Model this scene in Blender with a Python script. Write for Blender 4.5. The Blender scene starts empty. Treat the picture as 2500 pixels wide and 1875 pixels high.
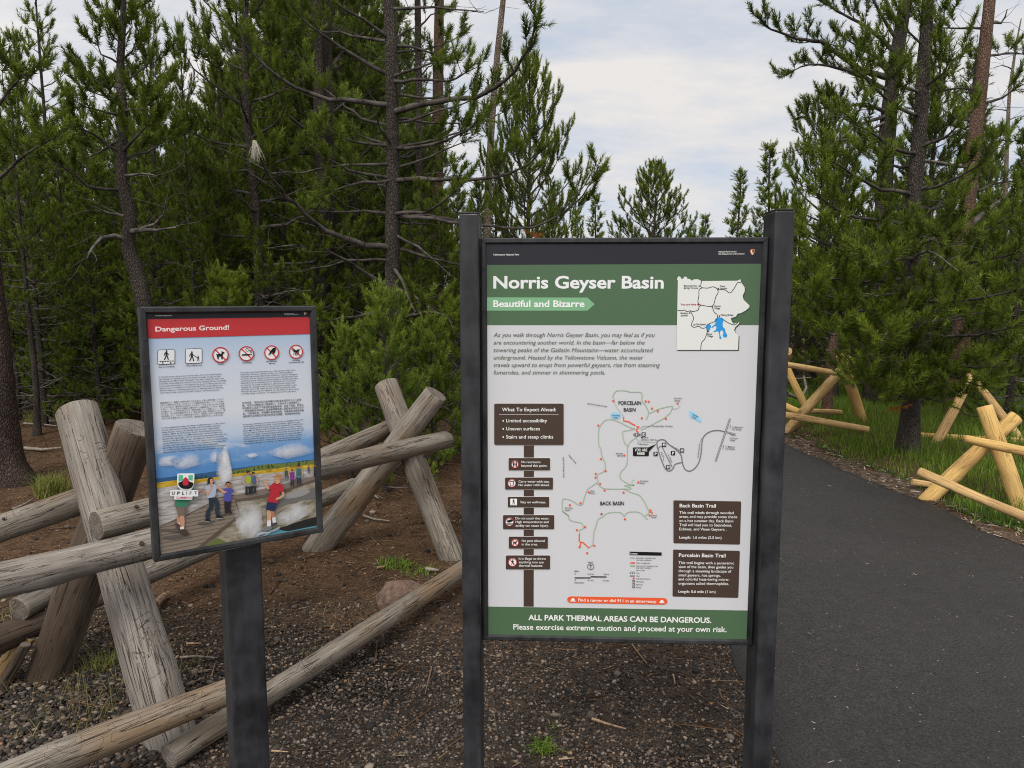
import bpy, bmesh, math, random
import numpy as np
from mathutils import Vector, Matrix

SC = bpy.context.scene
COL = SC.collection
PI = math.pi
random.seed(7)

# ------------------------------------------------------------------ camera
FPX, CU, CV = 1800.0, 1250.0, 937.5          # focal length in px of the 2500 x 1875 photograph
PITCH = math.radians(6.7)
CAMZ = 1.6
cam_d = bpy.data.cameras.new('camera')
cam_d.sensor_width = 36.0
cam_d.lens = 36.0 * FPX / 2500.0
cam_d.clip_start = 0.05
cam_d.clip_end = 2000.0
cam = bpy.data.objects.new('camera', cam_d)
COL.objects.link(cam)
cam.location = (0, 0, CAMZ)
cam.rotation_euler = (math.radians(90) - PITCH, 0, 0)
SC.camera = cam

# ------------------------------------------------------------------ world and sun
SUN_EL, SUN_AZ = math.radians(48), math.radians(200)     # behind the camera, a little to the right (azimuth from +Y, clockwise)
W = bpy.data.worlds.new('World')
SC.world = W
W.use_nodes = True
nt = W.node_tree
nt.nodes.clear()
N = nt.nodes.new
L = nt.links.new
out = N('ShaderNodeOutputWorld')
bg = N('ShaderNodeBackground')
sky = N('ShaderNodeTexSky')
sky.sky_type = 'NISHITA'
sky.sun_disc = False
sky.sun_elevation = SUN_EL
sky.sun_rotation = SUN_AZ
sky.altitude = 2300
sky.air_density = 1.0
sky.dust_density = 2.0
tc = N('ShaderNodeTexCoord')
sep = N('ShaderNodeSeparateXYZ')
L(tc.outputs['Generated'], sep.inputs[0])


def wm(op, a, b=None, clamp=False):
    n = N('ShaderNodeMath')
    n.operation = op
    n.use_clamp = clamp
    for i, x in enumerate((a, b)):
        if x is None:
            continue
        if isinstance(x, (int, float)):
            n.inputs[i].default_value = x
        else:
            L(x, n.inputs[i])
    return n.outputs[0]


zc = wm('ADD', wm('MAXIMUM', sep.outputs[2], 0.0), 0.22)
px = wm('DIVIDE', sep.outputs[0], zc)
py = wm('DIVIDE', sep.outputs[1], zc)
comb = N('ShaderNodeCombineXYZ')
L(px, comb.inputs[0]); L(py, comb.inputs[1])
rot = N('ShaderNodeMapping')
rot.inputs['Rotation'].default_value = (0, 0, math.radians(-24))
rot.inputs['Scale'].default_value = (0.9, 1.45, 1)
rot.inputs['Location'].default_value = (3.1, 1.7, 0)
L(comb.outputs[0], rot.inputs[0])
n1 = N('ShaderNodeTexNoise'); n1.inputs['Scale'].default_value = 1.55; n1.inputs['Detail'].default_value = 7; n1.inputs['Roughness'].default_value = 0.52; n1.inputs['Distortion'].default_value = 0.5
n2 = N('ShaderNodeTexNoise'); n2.inputs['Scale'].default_value = 4.6; n2.inputs['Detail'].default_value = 6; n2.inputs['Roughness'].default_value = 0.6
L(rot.outputs[0], n1.inputs['Vector']); L(rot.outputs[0], n2.inputs['Vector'])
cl = wm('ADD', wm('MULTIPLY', n1.outputs[0], 0.6), wm('MULTIPLY', n2.outputs[0], 0.4))
cl = wm('ADD', cl, wm('MULTIPLY', sep.outputs[2], 0.16))       # thicker overhead, thinner toward the horizon
ramp = N('ShaderNodeValToRGB')
ramp.color_ramp.elements[0].position = 0.37; ramp.color_ramp.elements[0].color = (0, 0, 0, 1)
ramp.color_ramp.elements[1].position = 0.64; ramp.color_ramp.elements[1].color = (1, 1, 1, 1)
L(cl, ramp.inputs[0])
# clouds are brightest round the sun, which stands behind the camera
sd = Vector((math.sin(SUN_AZ) * math.cos(SUN_EL), math.cos(SUN_AZ) * math.cos(SUN_EL), math.sin(SUN_EL)))
vd = N('ShaderNodeVectorMath'); vd.operation = 'DOT_PRODUCT'
L(tc.outputs['Generated'], vd.inputs[0]); vd.inputs[1].default_value = sd
glow = wm('POWER', wm('MAXIMUM', wm('ADD', wm('MULTIPLY', vd.outputs['Value'], 0.5), 0.5), 0.0), 2.5)
cbr = wm('ADD', 0.80, wm('MULTIPLY', glow, 0.75))
thin = N('ShaderNodeMix'); thin.data_type = 'RGBA'; thin.inputs['Factor'].default_value = 0.80
skm = N('ShaderNodeVectorMath'); skm.operation = 'SCALE'; skm.inputs['Scale'].default_value = 0.10
L(sky.outputs[0], skm.inputs[0])
L(skm.outputs[0], thin.inputs['A']); thin.inputs['B'].default_value = (0.60, 0.68, 0.80, 1)   # thin grey-blue veil
cm = N('ShaderNodeMix'); cm.data_type = 'RGBA'
cc = N('ShaderNodeVectorMath'); cc.operation = 'SCALE'; cc.inputs[0].default_value = (1.0, 0.965, 0.945)
L(cbr, cc.inputs['Scale'])
L(ramp.outputs[0], cm.inputs['Factor']); L(thin.outputs['Result'], cm.inputs['A']); L(cc.outputs[0], cm.inputs['B'])
mul = N('ShaderNodeVectorMath'); mul.operation = 'SCALE'; mul.inputs['Scale'].default_value = 10.0
L(cm.outputs['Result'], mul.inputs[0])
L(mul.outputs[0], bg.inputs['Color'])
bg.inputs['Strength'].default_value = 0.10
L(bg.outputs[0], out.inputs[0])

sun_d = bpy.data.lights.new('sun', 'SUN')
sun_d.energy = 2.2
sun_d.angle = math.radians(25)
sun_d.color = (1.0, 0.95, 0.88)
sun = bpy.data.objects.new('sun', sun_d)
COL.objects.link(sun)
sun.rotation_euler = (-sd).to_track_quat('-Z', 'Y').to_euler()
sun.location = (4, -6, 12)

SC.view_settings.view_transform = 'Standard'
SC.view_settings.look = 'None'
SC.view_settings.exposure = 0.0
SC.view_settings.gamma = 1.0
SC.view_settings.use_curve_mapping = False
SC.render.engine = 'CYCLES'
SC.cycles.max_bounces = 6
SC.cycles.diffuse_bounces = 3
SC.cycles.glossy_bounces = 2
SC.cycles.transparent_max_bounces = 6
SC.cycles.use_denoising = True
SC.cycles.denoising_prefilter = 'NONE'
SC.cycles.denoising_input_passes = 'RGB_ALBEDO_NORMAL'
SC.cycles.filter_width = 1.05

# ------------------------------------------------------------------ pixel -> world
CP, SP = math.cos(PITCH), math.sin(PITCH)


def ray(u, v):
    x, z = (u - CU) / FPX, -(v - CV) / FPX
    return Vector((x, CP + z * SP, -SP + z * CP))


def at(u, v, d):
    r = ray(u, v)
    return Vector((0, 0, CAMZ)) + r * (d / r.y)


def gnd(u, v, z=0.0):
    r = ray(u, v)
    return Vector((0, 0, CAMZ)) + r * ((z - CAMZ) / r.z)


def top_z(u, v, d):
    return at(u, v, d).z


# ------------------------------------------------------------------ objects and tags
def tag(o, label=None, cat=None, group=None, kind=None):
    if label: o['label'] = label
    if cat: o['category'] = cat
    if group: o['group'] = group
    if kind: o['kind'] = kind
    return o


def empty(name, loc, label=None, cat=None, group=None, rz=0.0):
    o = bpy.data.objects.new(name, None)
    o.empty_display_size = 0.2
    o.location = loc
    o.rotation_euler = (0, 0, rz)
    COL.objects.link(o)
    return tag(o, label, cat, group)


def link_mesh(name, me, mats, parent=None, loc=None):
    o = bpy.data.objects.new(name, me)
    for m in (mats if isinstance(mats, (list, tuple)) else [mats]):
        me.materials.append(m)
    if parent: o.parent = parent
    if loc is not None: o.location = loc
    COL.objects.link(o)
    return o


def np_mesh(name, V, F, smooth=True, tint=None, mi=None):
    """V (n,3), F (m,k) all faces the same size."""
    V = np.asarray(V, dtype=np.float32); F = np.asarray(F, dtype=np.int32)
    me = bpy.data.meshes.new(name)
    me.vertices.add(len(V)); me.vertices.foreach_set('co', V.ravel())
    m, k = F.shape
    me.loops.add(m * k); me.loops.foreach_set('vertex_index', F.ravel())
    me.polygons.add(m)
    me.polygons.foreach_set('loop_start', np.arange(0, m * k, k, dtype=np.int32))
    if smooth: me.polygons.foreach_set('use_smooth', np.ones(m, dtype=bool))
    if mi is not None: me.polygons.foreach_set('material_index', np.asarray(mi, dtype=np.int32))
    me.update(calc_edges=True)
    if tint is not None:
        a = me.attributes.new('tint', 'FLOAT', 'POINT')
        a.data.foreach_set('value', np.asarray(tint, dtype=np.float32))
    return me


def cat_np(parts):
    """join [(V,F),...] with equal face size"""
    Vs, Fs, o = [], [], 0
    for V, F in parts:
        Vs.append(V); Fs.append(np.asarray(F) + o); o += len(V)
    return np.concatenate(Vs), np.concatenate(Fs)


# ------------------------------------------------------------------ materials
def lin(c):
    c = c / 255.0
    return c / 12.92 if c <= 0.04045 else ((c + 0.055) / 1.055) ** 2.4


def rgb(r, g, b, k=1.0):
    return (min(lin(r) * k, .9), min(lin(g) * k, .9), min(lin(b) * k, .9), 1)


class M:
    """tiny node helper"""
    def __init__(self, name, rough=0.7, spec=0.3):
        self.m = bpy.data.materials.new(name); self.m.use_nodes = True
        self.t = self.m.node_tree
        self.b = self.t.nodes['Principled BSDF']
        self.b.inputs['Roughness'].default_value = rough
        self.b.inputs['Specular IOR Level'].default_value = spec
        self._tc = None

    def n(self, kind, **kw):
        x = self.t.nodes.new(kind)
        for k, v in kw.items():
            if hasattr(x, k) and k not in ('Scale',): setattr(x, k, v)
        return x

    def l(self, a, b): self.t.links.new(a, b)

    def co(self, which='Object', scale=(1, 1, 1), rot=(0, 0, 0)):
        if self._tc is None: self._tc = self.t.nodes.new('ShaderNodeTexCoord')
        mp = self.t.nodes.new('ShaderNodeMapping')
        mp.inputs['Scale'].default_value = scale
        mp.inputs['Rotation'].default_value = rot
        self.l(self._tc.outputs[which], mp.inputs[0])
        return mp.outputs[0]

    def noise(self, co, scale, detail=5, rough=.55, dist=0.0):
        x = self.t.nodes.new('ShaderNodeTexNoise')
        x.inputs['Scale'].default_value = scale; x.inputs['Detail'].default_value = detail
        x.inputs['Roughness'].default_value = rough; x.inputs['Distortion'].default_value = dist
        self.l(co, x.inputs['Vector'])
        return x.outputs[0]

    def vor(self, co, scale, feature='F1', out='Distance', rnd=1.0):
        x = self.t.nodes.new('ShaderNodeTexVoronoi'); x.feature = feature
        x.inputs['Scale'].default_value = scale; x.inputs['Randomness'].default_value = rnd
        self.l(co, x.inputs['Vector'])
        return x.outputs[out]

    def ramp(self, fac, stops):
        x = self.t.nodes.new('ShaderNodeValToRGB')
        e = x.color_ramp.elements
        while len(e) < len(stops): e.new(0.5)
        for i, (p, c) in enumerate(stops):
            e[i].position = p
            e[i].color = c if len(c) == 4 else (*c, 1)
        self.l(fac, x.inputs[0])
        return x.outputs[0]

    def math(self, op, a, b=0.0, clamp=False):
        x = self.t.nodes.new('ShaderNodeMath'); x.operation = op; x.use_clamp = clamp
        for i, v in enumerate((a, b)):
            if isinstance(v, (int, float)): x.inputs[i].default_value = v
            else: self.l(v, x.inputs[i])
        return x.outputs[0]

    def mix(self, fac, a, b, blend='MIX'):
        x = self.t.nodes.new('ShaderNodeMix'); x.data_type = 'RGBA'; x.blend_type = blend
        for k, v in (('Factor', fac), ('A', a), ('B', b)):
            if isinstance(v, (int, float)): x.inputs[k].default_value = v
            elif isinstance(v, tuple): x.inputs[k].default_value = v if len(v) == 4 else (*v, 1)
            else: self.l(v, x.inputs[k])
        return x.outputs['Result']

    def color(self, c):
        if isinstance(c, tuple): self.b.inputs['Base Color'].default_value = c if len(c) == 4 else (*c, 1)
        else: self.l(c, self.b.inputs['Base Color'])

    def bump(self, h, strength=.5, dist=.01):
        x = self.t.nodes.new('ShaderNodeBump')
        x.inputs['Strength'].default_value = strength; x.inputs['Distance'].default_value = dist
        self.l(h, x.inputs['Height']); self.l(x.outputs[0], self.b.inputs['Normal'])

    def attr(self, name):
        x = self.t.nodes.new('ShaderNodeAttribute'); x.attribute_name = name
        return x.outputs['Fac']


def band(m, fac, c, w):
    """1 where |fac - c| < w (thin contour lines)"""
    d = m.math('ABSOLUTE', m.math('SUBTRACT', fac, c))
    return m.math('SUBTRACT', 1.0, m.math('DIVIDE', d, w), clamp=True)


def wood(name, light, mid, dark, crack=(.012, .009, .007), stain=None, squig=0.0, seed=0.0, rough=.75, crk=1.0):
    m = M(name, rough, .25)
    co = m.co('Object', (1, 1, .07))
    ad = m.n('ShaderNodeVectorMath'); ad.operation = 'ADD'
    oi = m.n('ShaderNodeObjectInfo')
    rs = m.n('ShaderNodeVectorMath'); rs.operation = 'SCALE'; rs.inputs[0].default_value = (37, 21, 11)
    m.l(oi.outputs['Random'], rs.inputs['Scale'])
    m.l(co, ad.inputs[0]); m.l(rs.outputs[0], ad.inputs[1])
    co = ad.outputs[0]
    fine = m.noise(co, 120, 6, .7)
    wide = m.noise(co, 16, 4, .55)
    co2 = m.co('Object', (1, 1, .5))
    ad2 = m.n('ShaderNodeVectorMath'); ad2.operation = 'ADD'
    m.l(co2, ad2.inputs[0]); m.l(rs.outputs[0], ad2.inputs[1])
    blot = m.noise(ad2.outputs[0], 7, 5, .6)
    c = m.ramp(m.math('ADD', m.math('MULTIPLY', fine, .55), m.math('MULTIPLY', wide, .45)),
               [(.34, dark), (.48, mid), (.63, light)])
    c = m.mix(m.math('MULTIPLY', m.ramp(blot, [(.42, (0, 0, 0)), (.62, (1, 1, 1))]), .55), c, mid)
    if stain:
        c = m.mix(m.math('MULTIPLY', m.ramp(m.noise(ad2.outputs[0], 3.5, 3, .5), [(.52, (0, 0, 0)), (.66, (1, 1, 1))]), .75), c, stain)
    co4 = m.co('Object', (1, 1, .03))
    ad4 = m.n('ShaderNodeVectorMath'); ad4.operation = 'ADD'
    m.l(co4, ad4.inputs[0]); m.l(rs.outputs[0], ad4.inputs[1])
    ck = m.noise(ad4.outputs[0], 26, 3, .55, .15)
    ckl = m.math('MULTIPLY', band(m, ck, .5, .010), m.ramp(blot, [(.40, (0, 0, 0)), (.50, (1, 1, 1))]), clamp=True)
    ck2 = m.noise(ad4.outputs[0], 60, 2, .5, .1)
    ckl = m.math('ADD', ckl, m.math('MULTIPLY', band(m, ck2, .47, .010), .7), clamp=True)
    ckl = m.math('MULTIPLY', ckl, crk, clamp=True)
    c = m.mix(ckl, c, crack)
    h = m.math('SUBTRACT', m.math('MULTIPLY', fine, .35), m.math('MULTIPLY', ckl, .8))
    if squig:
        co3 = m.co('Object', (1, 1, .8))
        ad3 = m.n('ShaderNodeVectorMath'); ad3.operation = 'ADD'
        m.l(co3, ad3.inputs[0]); m.l(rs.outputs[0], ad3.inputs[1])
        sq = m.noise(ad3.outputs[0], 13, 2, .5, 1.2)
        mask = m.ramp(m.noise(ad3.outputs[0], 5, 2, .5), [(.50, (0, 0, 0)), (.56, (1, 1, 1))])
        ln = m.math('MULTIPLY', m.math('MULTIPLY', band(m, sq, .47, .008), mask), squig, clamp=True)
        c = m.mix(ln, c, crack)
        h = m.math('SUBTRACT', h, m.math('MULTIPLY', ln, .5))
    m.color(c)
    m.bump(h, .8, .008)
    return m.m


def endgrain(name, light, dark):
    m = M(name, .85, .2)
    co = m.co('Object', (1, 1, .001))
    w = m.n('ShaderNodeTexWave'); w.wave_type = 'RINGS'; w.rings_direction = 'Z'
    w.inputs['Scale'].default_value = 55; w.inputs['Distortion'].default_value = 2.5; w.inputs['Detail'].default_value = 3
    m.l(co, w.inputs[0])
    nz = m.noise(m.co('Object', (1, 1, 1)), 30, 5, .6)
    c = m.ramp(m.math('ADD', m.math('MULTIPLY', w.outputs['Fac'], .35), m.math('MULTIPLY', nz, .65)), [(.3, dark), (.7, light)])
    # radial splits
    ang = m.vor(m.co('Object', (1, 1, .001)), 18, 'DISTANCE_TO_EDGE')
    c = m.mix(m.ramp(ang, [(.0, (1, 1, 1)), (.02, (0, 0, 0))]), c, (.02, .015, .012))
    m.color(c); m.bump(nz, .4, .004)
    return m.m


WOOD_GREY = wood('weathered_grey_wood', (.33, .302, .27), (.215, .191, .166), (.10, .084, .068), stain=(.17, .12, .08), squig=.9)
WOOD_GREY2 = wood('weathered_grey_wood_rail', (.305, .272, .232), (.185, .159, .129), (.078, .062, .047), stain=(.20, .13, .07), squig=.4)
WOOD_DARK = wood('dark_brown_wood', (.17, .13, .10), (.105, .078, .057), (.045, .032, .024), stain=(.06, .04, .028))
WOOD_NEW = wood('peeled_yellow_wood', (.74, .50, .195), (.65, .42, .145), (.43, .25, .08), crack=(.10, .05, .02), stain=(.50, .30, .11), crk=.8)
WOOD_NEW2 = wood('peeled_tan_wood', (.66, .46, .21), (.52, .34, .145), (.28, .16, .065), crack=(.05, .028, .014), stain=(.32, .19, .09), crk=1)
END_GREY = endgrain('grey_end_grain', (.26, .235, .21), (.10, .085, .07))
END_DARK = endgrain('brown_end_grain', (.20, .17, .145), (.075, .06, .05))
END_NEW = endgrain('yellow_end_grain', (.62, .43, .20), (.42, .26, .10))


def bark(name, a, b, c, scale=1.0, bs=.9):
    m = M(name, .9, .15)
    co = m.co('Object', (1, 1, .35))
    v = m.vor(co, 70 * scale, 'DISTANCE_TO_EDGE')
    nz = m.noise(co, 90 * scale, 6, .7)
    big = m.noise(co, 6, 3, .5)
    col = m.ramp(m.math('ADD', m.math('MULTIPLY', nz, .6), m.math('MULTIPLY', big, .4)), [(.34, a), (.52, b), (.68, c)])
    col = m.mix(m.math('MULTIPLY', m.ramp(v, [(0, (1, 1, 1)), (.09, (0, 0, 0))]), .7), col, tuple(x * .7 for x in a))
    m.color(col)
    m.bump(m.math('ADD', m.ramp(v, [(0, (0, 0, 0)), (.2, (1, 1, 1))]), m.math('MULTIPLY', nz, .6)), bs, .015)
    return m.m


BARK = bark('grey_brown_bark', (.034, .028, .024), (.085, .070, .060), (.165, .138, .118))
BARK_RED = bark('reddish_bark', (.085, .05, .036), (.20, .125, .09), (.33, .23, .175))
BARK_PALE = bark('bleached_dead_wood', (.10, .075, .055), (.27, .21, .165), (.42, .35, .29), .7)
TWIG = M('twig_bark', .9, .15); TWIG.color(TWIG.ramp(TWIG.noise(TWIG.co('Object'), 9, 4), [(.35, (.036, .031, .028)), (.65, (.115, .10, .09))])); TWIG = TWIG.m
TWIG_DEAD = M('dead_twig', .9, .15); TWIG_DEAD.color(TWIG_DEAD.ramp(TWIG_DEAD.noise(TWIG_DEAD.co('Object'), 9, 4), [(.35, (.06, .054, .048)), (.65, (.19, .17, .152))])); TWIG_DEAD = TWIG_DEAD.m


def needles_mat(name, dark, mid, tip):
    m = M(name, .55, .25)
    t = m.attr('tint')
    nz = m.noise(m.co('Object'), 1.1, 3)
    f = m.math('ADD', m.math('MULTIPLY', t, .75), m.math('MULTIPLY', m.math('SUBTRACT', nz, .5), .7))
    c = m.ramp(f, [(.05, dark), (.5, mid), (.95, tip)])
    m.color(c)
    tr = m.n('ShaderNodeBsdfTranslucent'); m.l(c, tr.inputs['Color'])
    mx = m.n('ShaderNodeMixShader'); mx.inputs[0].default_value = .33
    m.l(m.b.outputs[0], mx.inputs[1]); m.l(tr.outputs[0], mx.inputs[2])
    o = [x for x in m.t.nodes if x.type == 'OUTPUT_MATERIAL'][0]
    m.l(mx.outputs[0], o.inputs[0])
    return m.m


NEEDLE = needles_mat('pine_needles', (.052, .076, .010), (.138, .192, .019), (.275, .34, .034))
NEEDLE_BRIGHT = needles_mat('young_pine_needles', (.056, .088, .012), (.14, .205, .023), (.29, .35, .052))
NEEDLE_DARK = needles_mat('shade_coloured_pine_needles', (.048, .070, .012), (.115, .162, .023), (.215, .27, .040))  # darker copy of the pine needles, shade put into the colour
NEEDLE_RED = M('dead_orange_needles', .8, .1); NEEDLE_RED.color((.30, .12, .035, 1)); NEEDLE_RED = NEEDLE_RED.m


def metal_mat(name, dark, light, seed=0):
    m = M(name, .5, .4)
    co = m.co('Object', (1, 1, .22)); co1 = m.co('Object')
    streak = m.noise(co, 26 + seed, 5, .6)
    fine = m.noise(co1, 420, 2, .6)
    blot = m.noise(co1, 9 + seed, 4, .55)
    f = m.math('ADD', m.math('MULTIPLY', streak, .45), m.math('ADD', m.math('MULTIPLY', fine, .2), m.math('MULTIPLY', blot, .4)))
    m.color(m.ramp(f, [(.40, dark), (.54, tuple((a + b) / 2 for a, b in zip(dark, light))), (.68, light)]))
    m.l(m.ramp(blot, [(.40, (.36, .36, .36)), (.62, (.62, .62, .62))]), m.b.inputs['Roughness'])
    m.bump(fine, .12, .002)
    return m.m


METAL = metal_mat('charcoal_painted_steel', (.0075, .0078, .0088), (.046, .048, .052))
METAL_POST = metal_mat('black_painted_steel_post', (.012, .0125, .0145), (.040, .042, .047), 3)
NAIL = M('rusty_nail_head', .7, .4); NAIL.color(NAIL.ramp(NAIL.noise(NAIL.co('Object'), 120, 3), [(.35, (.025, .016, .014)), (.7, (.085, .05, .04))])); NAIL = NAIL.m

# ------------------------------------------------------------------ value noise for terrain
_rs = np.random.RandomState(3)
_perm = _rs.rand(64, 64)


def vnoise(x, y):
    xi, yi = np.floor(x).astype(int), np.floor(y).astype(int)
    fx, fy = x - xi, y - yi
    fx, fy = fx * fx * (3 - 2 * fx), fy * fy * (3 - 2 * fy)
    g = lambda i, j: _perm[i % 64, j % 64]
    return (g(xi, yi) * (1 - fx) + g(xi + 1, yi) * fx) * (1 - fy) + (g(xi, yi + 1) * (1 - fx) + g(xi + 1, yi + 1) * fx) * fy


def z2(x, y):                       # pixel readings taken from enlargements of the photograph
    return (1850 + x / 2.7646, 800 + y / 2.7646)


# path edges on the ground (metres): distance along Y -> x
PR_PX = [(2560, 1375), (2500, 1336), (2392, 1296), (2302, 1241), (2212, 1212), (2139, 1183), (2005, 1125), (1911, 1082)]
PR = [(4.9, -8)] + [(4.6, 2.0)] + [(gnd(*p).x, gnd(*p).y) for p in PR_PX] + [(3.0, 10.3), (2.2, 12.5), (.6, 15.5), (-2.2, 19), (-7, 23), (-14, 27)]
PL = [(.75, -8), (.86, 1.5), (.93, 2.5), (1.02, 3.4), (1.08, 4.6), (1.05, 6.2), (.75, 8.2), (.0, 10.5), (-1.6, 13.5), (-4.5, 16.6), (-9, 20), (-15, 23.5)]
VG_PX = [(2560, 1330), (2500, 1306), (2356, 1267), (2284, 1223), (2226, 1180), (2139, 1147), (2031, 1115), (1977, 1075), (1915, 1060)]
VG = [(5.6, -8), (5.3, 2.0)] + [(gnd(*p).x, gnd(*p).y) for p in VG_PX] + [(3.4, 10.6), (2.6, 12.9), (1.0, 16), (-2, 19.6), (-7, 23.8), (-14, 28)]


def xof(curve, y):
    ys = np.array([p[1] for p in curve]); xs = np.array([p[0] for p in curve])
    o = np.argsort(ys)
    return np.interp(y, ys[o], xs[o])


def ground_h(x, y):
    x = np.asarray(x, float); y = np.asarray(y, float)
    l, r = xof(PL, y), xof(VG, y)
    d = np.maximum(np.maximum(l - x, x - r), 0)
    k = np.clip(d / .5, 0, 1)
    h = (vnoise(x * 1.3, y * 1.3) - .5) * .07 + (vnoise(x * 4.1 + 9, y * 4.1) - .5) * .02 + (vnoise(x * .25 + 5, y * .25 + 2) - .45) * .25 * np.clip((np.hypot(x, y) - 5) / 6, 0, 1)
    return h * k - .004 * (1 - k)


def gz(x, y):
    return float(ground_h(np.array([x]), np.array([y]))[0])


def tube_np(pts, rad, sides=6, cap=True):
    P = np.array([tuple(p) for p in pts], float); n = len(P)
    T = np.gradient(P, axis=0); T /= np.linalg.norm(T, axis=1)[:, None] + 1e-9
    up = np.where(np.abs(T[:, 2:3]) > .9, np.array([[1., 0, 0]]), np.array([[0, 0, 1.]]))
    up = np.repeat(up[:1], n, 0) if np.all(np.abs(T @ up[0]) < .97) else up
    A = np.cross(T, up); A /= np.linalg.norm(A, axis=1)[:, None] + 1e-9
    B = np.cross(A, T)
    a = np.arange(sides) * 2 * PI / sides
    R = np.asarray(rad, float)[:, None, None]
    V = P[:, None] + R * (np.cos(a)[None, :, None] * A[:, None] + np.sin(a)[None, :, None] * B[:, None])
    idx = np.arange(n * sides).reshape(n, sides)
    j = np.roll(idx, -1, 1)
    F = np.stack([idx[:-1], j[:-1], j[1:], idx[1:]], -1).reshape(-1, 4)
    return V.reshape(-1, 3), F


# ------------------------------------------------------------------ ground, path, verge
def forest_floor_mat():
    m = M('forest_floor', .95, .1)
    co = m.co('Object')
    a = m.noise(co, 1.1, 5, .6); b = m.noise(co, 9, 6, .65); c = m.noise(co, 60, 5, .7); d = m.noise(co, 210, 2, .6)
    f = m.math('ADD', m.math('ADD', m.math('MULTIPLY', a, .25), m.math('MULTIPLY', b, .25)), m.math('ADD', m.math('MULTIPLY', c, .3), m.math('MULTIPLY', d, .2)))
    col = m.ramp(f, [(.36, (.020, .0112, .0066)), (.47, (.064, .037, .0205)), (.57, (.122, .073, .042)), (.70, (.21, .135, .083))])
    # small stones and wood crumbs, each with a colour of its own
    vc = m.n('ShaderNodeTexVoronoi'); vc.inputs['Scale'].default_value = 85; m.l(co, vc.inputs['Vector'])
    sx = m.n('ShaderNodeSeparateColor'); m.l(vc.outputs['Color'], sx.inputs[0])
    keep = m.math('MULTIPLY', m.ramp(vc.outputs['Distance'], [(.30, (1, 1, 1)), (.42, (0, 0, 0))]), m.ramp(sx.outputs[0], [(.60, (0, 0, 0)), (.66, (1, 1, 1))]), clamp=True)
    pc = m.ramp(sx.outputs[1], [(0, (.05, .035, .025)), (.35, (.13, .085, .05)), (.7, (.24, .18, .12)), (1, (.36, .30, .24))])
    col = m.mix(m.math('MULTIPLY', keep, .9), col, pc)
    sp = m.n('ShaderNodeSeparateXYZ'); m.l(co, sp.inputs[0])          # dark gravel dust near the path, brown litter under the trees
    yy = m.math('ADD', sp.outputs[1], m.math('MULTIPLY', m.math('SUBTRACT', m.noise(co, 1.6, 4, .6), .5), 2.2))
    gm = m.ramp(m.math('DIVIDE', yy, 10), [(.30, (1, 1, 1)), (.40, (0, 0, 0))])
    col = m.mix(m.math('MULTIPLY', gm, .75), col, m.ramp(f, [(.36, (.010, .0085, .0075)), (.5, (.034, .029, .025)), (.68, (.10, .085, .07))]))
    m.color(col)
    m.bump(m.math('ADD', m.math('MULTIPLY', c, .8), m.math('ADD', m.math('MULTIPLY', d, .4), keep)), .8, .012)
    return m.m


def grid_axis(lo, hi, fine_lo, fine_hi, fine, ratio=1.22):
    a = list(np.arange(fine_lo, fine_hi + 1e-6, fine))
    s = fine
    x = fine_hi
    while x < hi:
        s *= ratio; x += s; a.append(x)
    s = fine; x = fine_lo; pre = []
    while x > lo:
        s *= ratio; x -= s; pre.append(x)
    return np.array(pre[::-1] + a)


gx = grid_axis(-400, 400, -7, 7, .07); gy = grid_axis(-60, 700, 1.8, 11, .07)
X, Y = np.meshgrid(gx, gy)
Z = ground_h(X, Y)
nx_, ny_ = len(gx), len(gy)
idx = np.arange(nx_ * ny_).reshape(ny_, nx_)
F = np.stack([idx[:-1, :-1], idx[:-1, 1:], idx[1:, 1:], idx[1:, :-1]], -1).reshape(-1, 4)
me = np_mesh('ground', np.stack([X, Y, Z], -1).reshape(-1, 3), F)
tag(link_mesh('ground', me, forest_floor_mat()), kind='structure')


def asphalt_mat():
    m = M('asphalt', .78, .35)
    co = m.co('Object')
    a = m.noise(co, .7, 4, .55); b = m.noise(co, 95, 4, .75); c = m.noise(co, 14, 4, .6)
    f = m.math('ADD', m.math('MULTIPLY', b, .70), m.math('ADD', m.math('MULTIPLY', a, .18), m.math('MULTIPLY', c, .12)))
    col = m.ramp(f, [(.36, (.009, .0083, .0081)), (.50, (.0268, .0247, .0240)), (.63, (.056, .052, .0505))])
    vc = m.n('ShaderNodeTexVoronoi'); vc.inputs['Scale'].default_value = 75; m.l(co, vc.inputs['Vector'])
    sx = m.n('ShaderNodeSeparateColor'); m.l(vc.outputs['Color'], sx.inputs[0])
    chip = m.math('MULTIPLY', m.ramp(vc.outputs['Distance'], [(.22, (1, 1, 1)), (.32, (0, 0, 0))]), m.ramp(sx.outputs[0], [(.984, (0, 0, 0)), (.992, (1, 1, 1))]), clamp=True)
    col = m.mix(chip, col, (.28, .25, .22))
    pit = m.math('MULTIPLY', m.ramp(vc.outputs['Distance'], [(.25, (1, 1, 1)), (.4, (0, 0, 0))]), m.ramp(sx.outputs[1], [(.90, (0, 0, 0)), (.95, (1, 1, 1))]), clamp=True)
    col = m.mix(m.math('MULTIPLY', pit, .8), col, (.008, .008, .008))
    m.color(col)
    m.l(m.ramp(a, [(.35, (.62, .62, .62)), (.65, (.86, .86, .86))]), m.b.inputs['Roughness'])
    m.bump(m.math('SUBTRACT', m.math('ADD', b, m.math('MULTIPLY', m.noise(co, 420, 2), .4)), m.math('MULTIPLY', pit, .7)), .75, .006)
    return m.m


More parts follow.
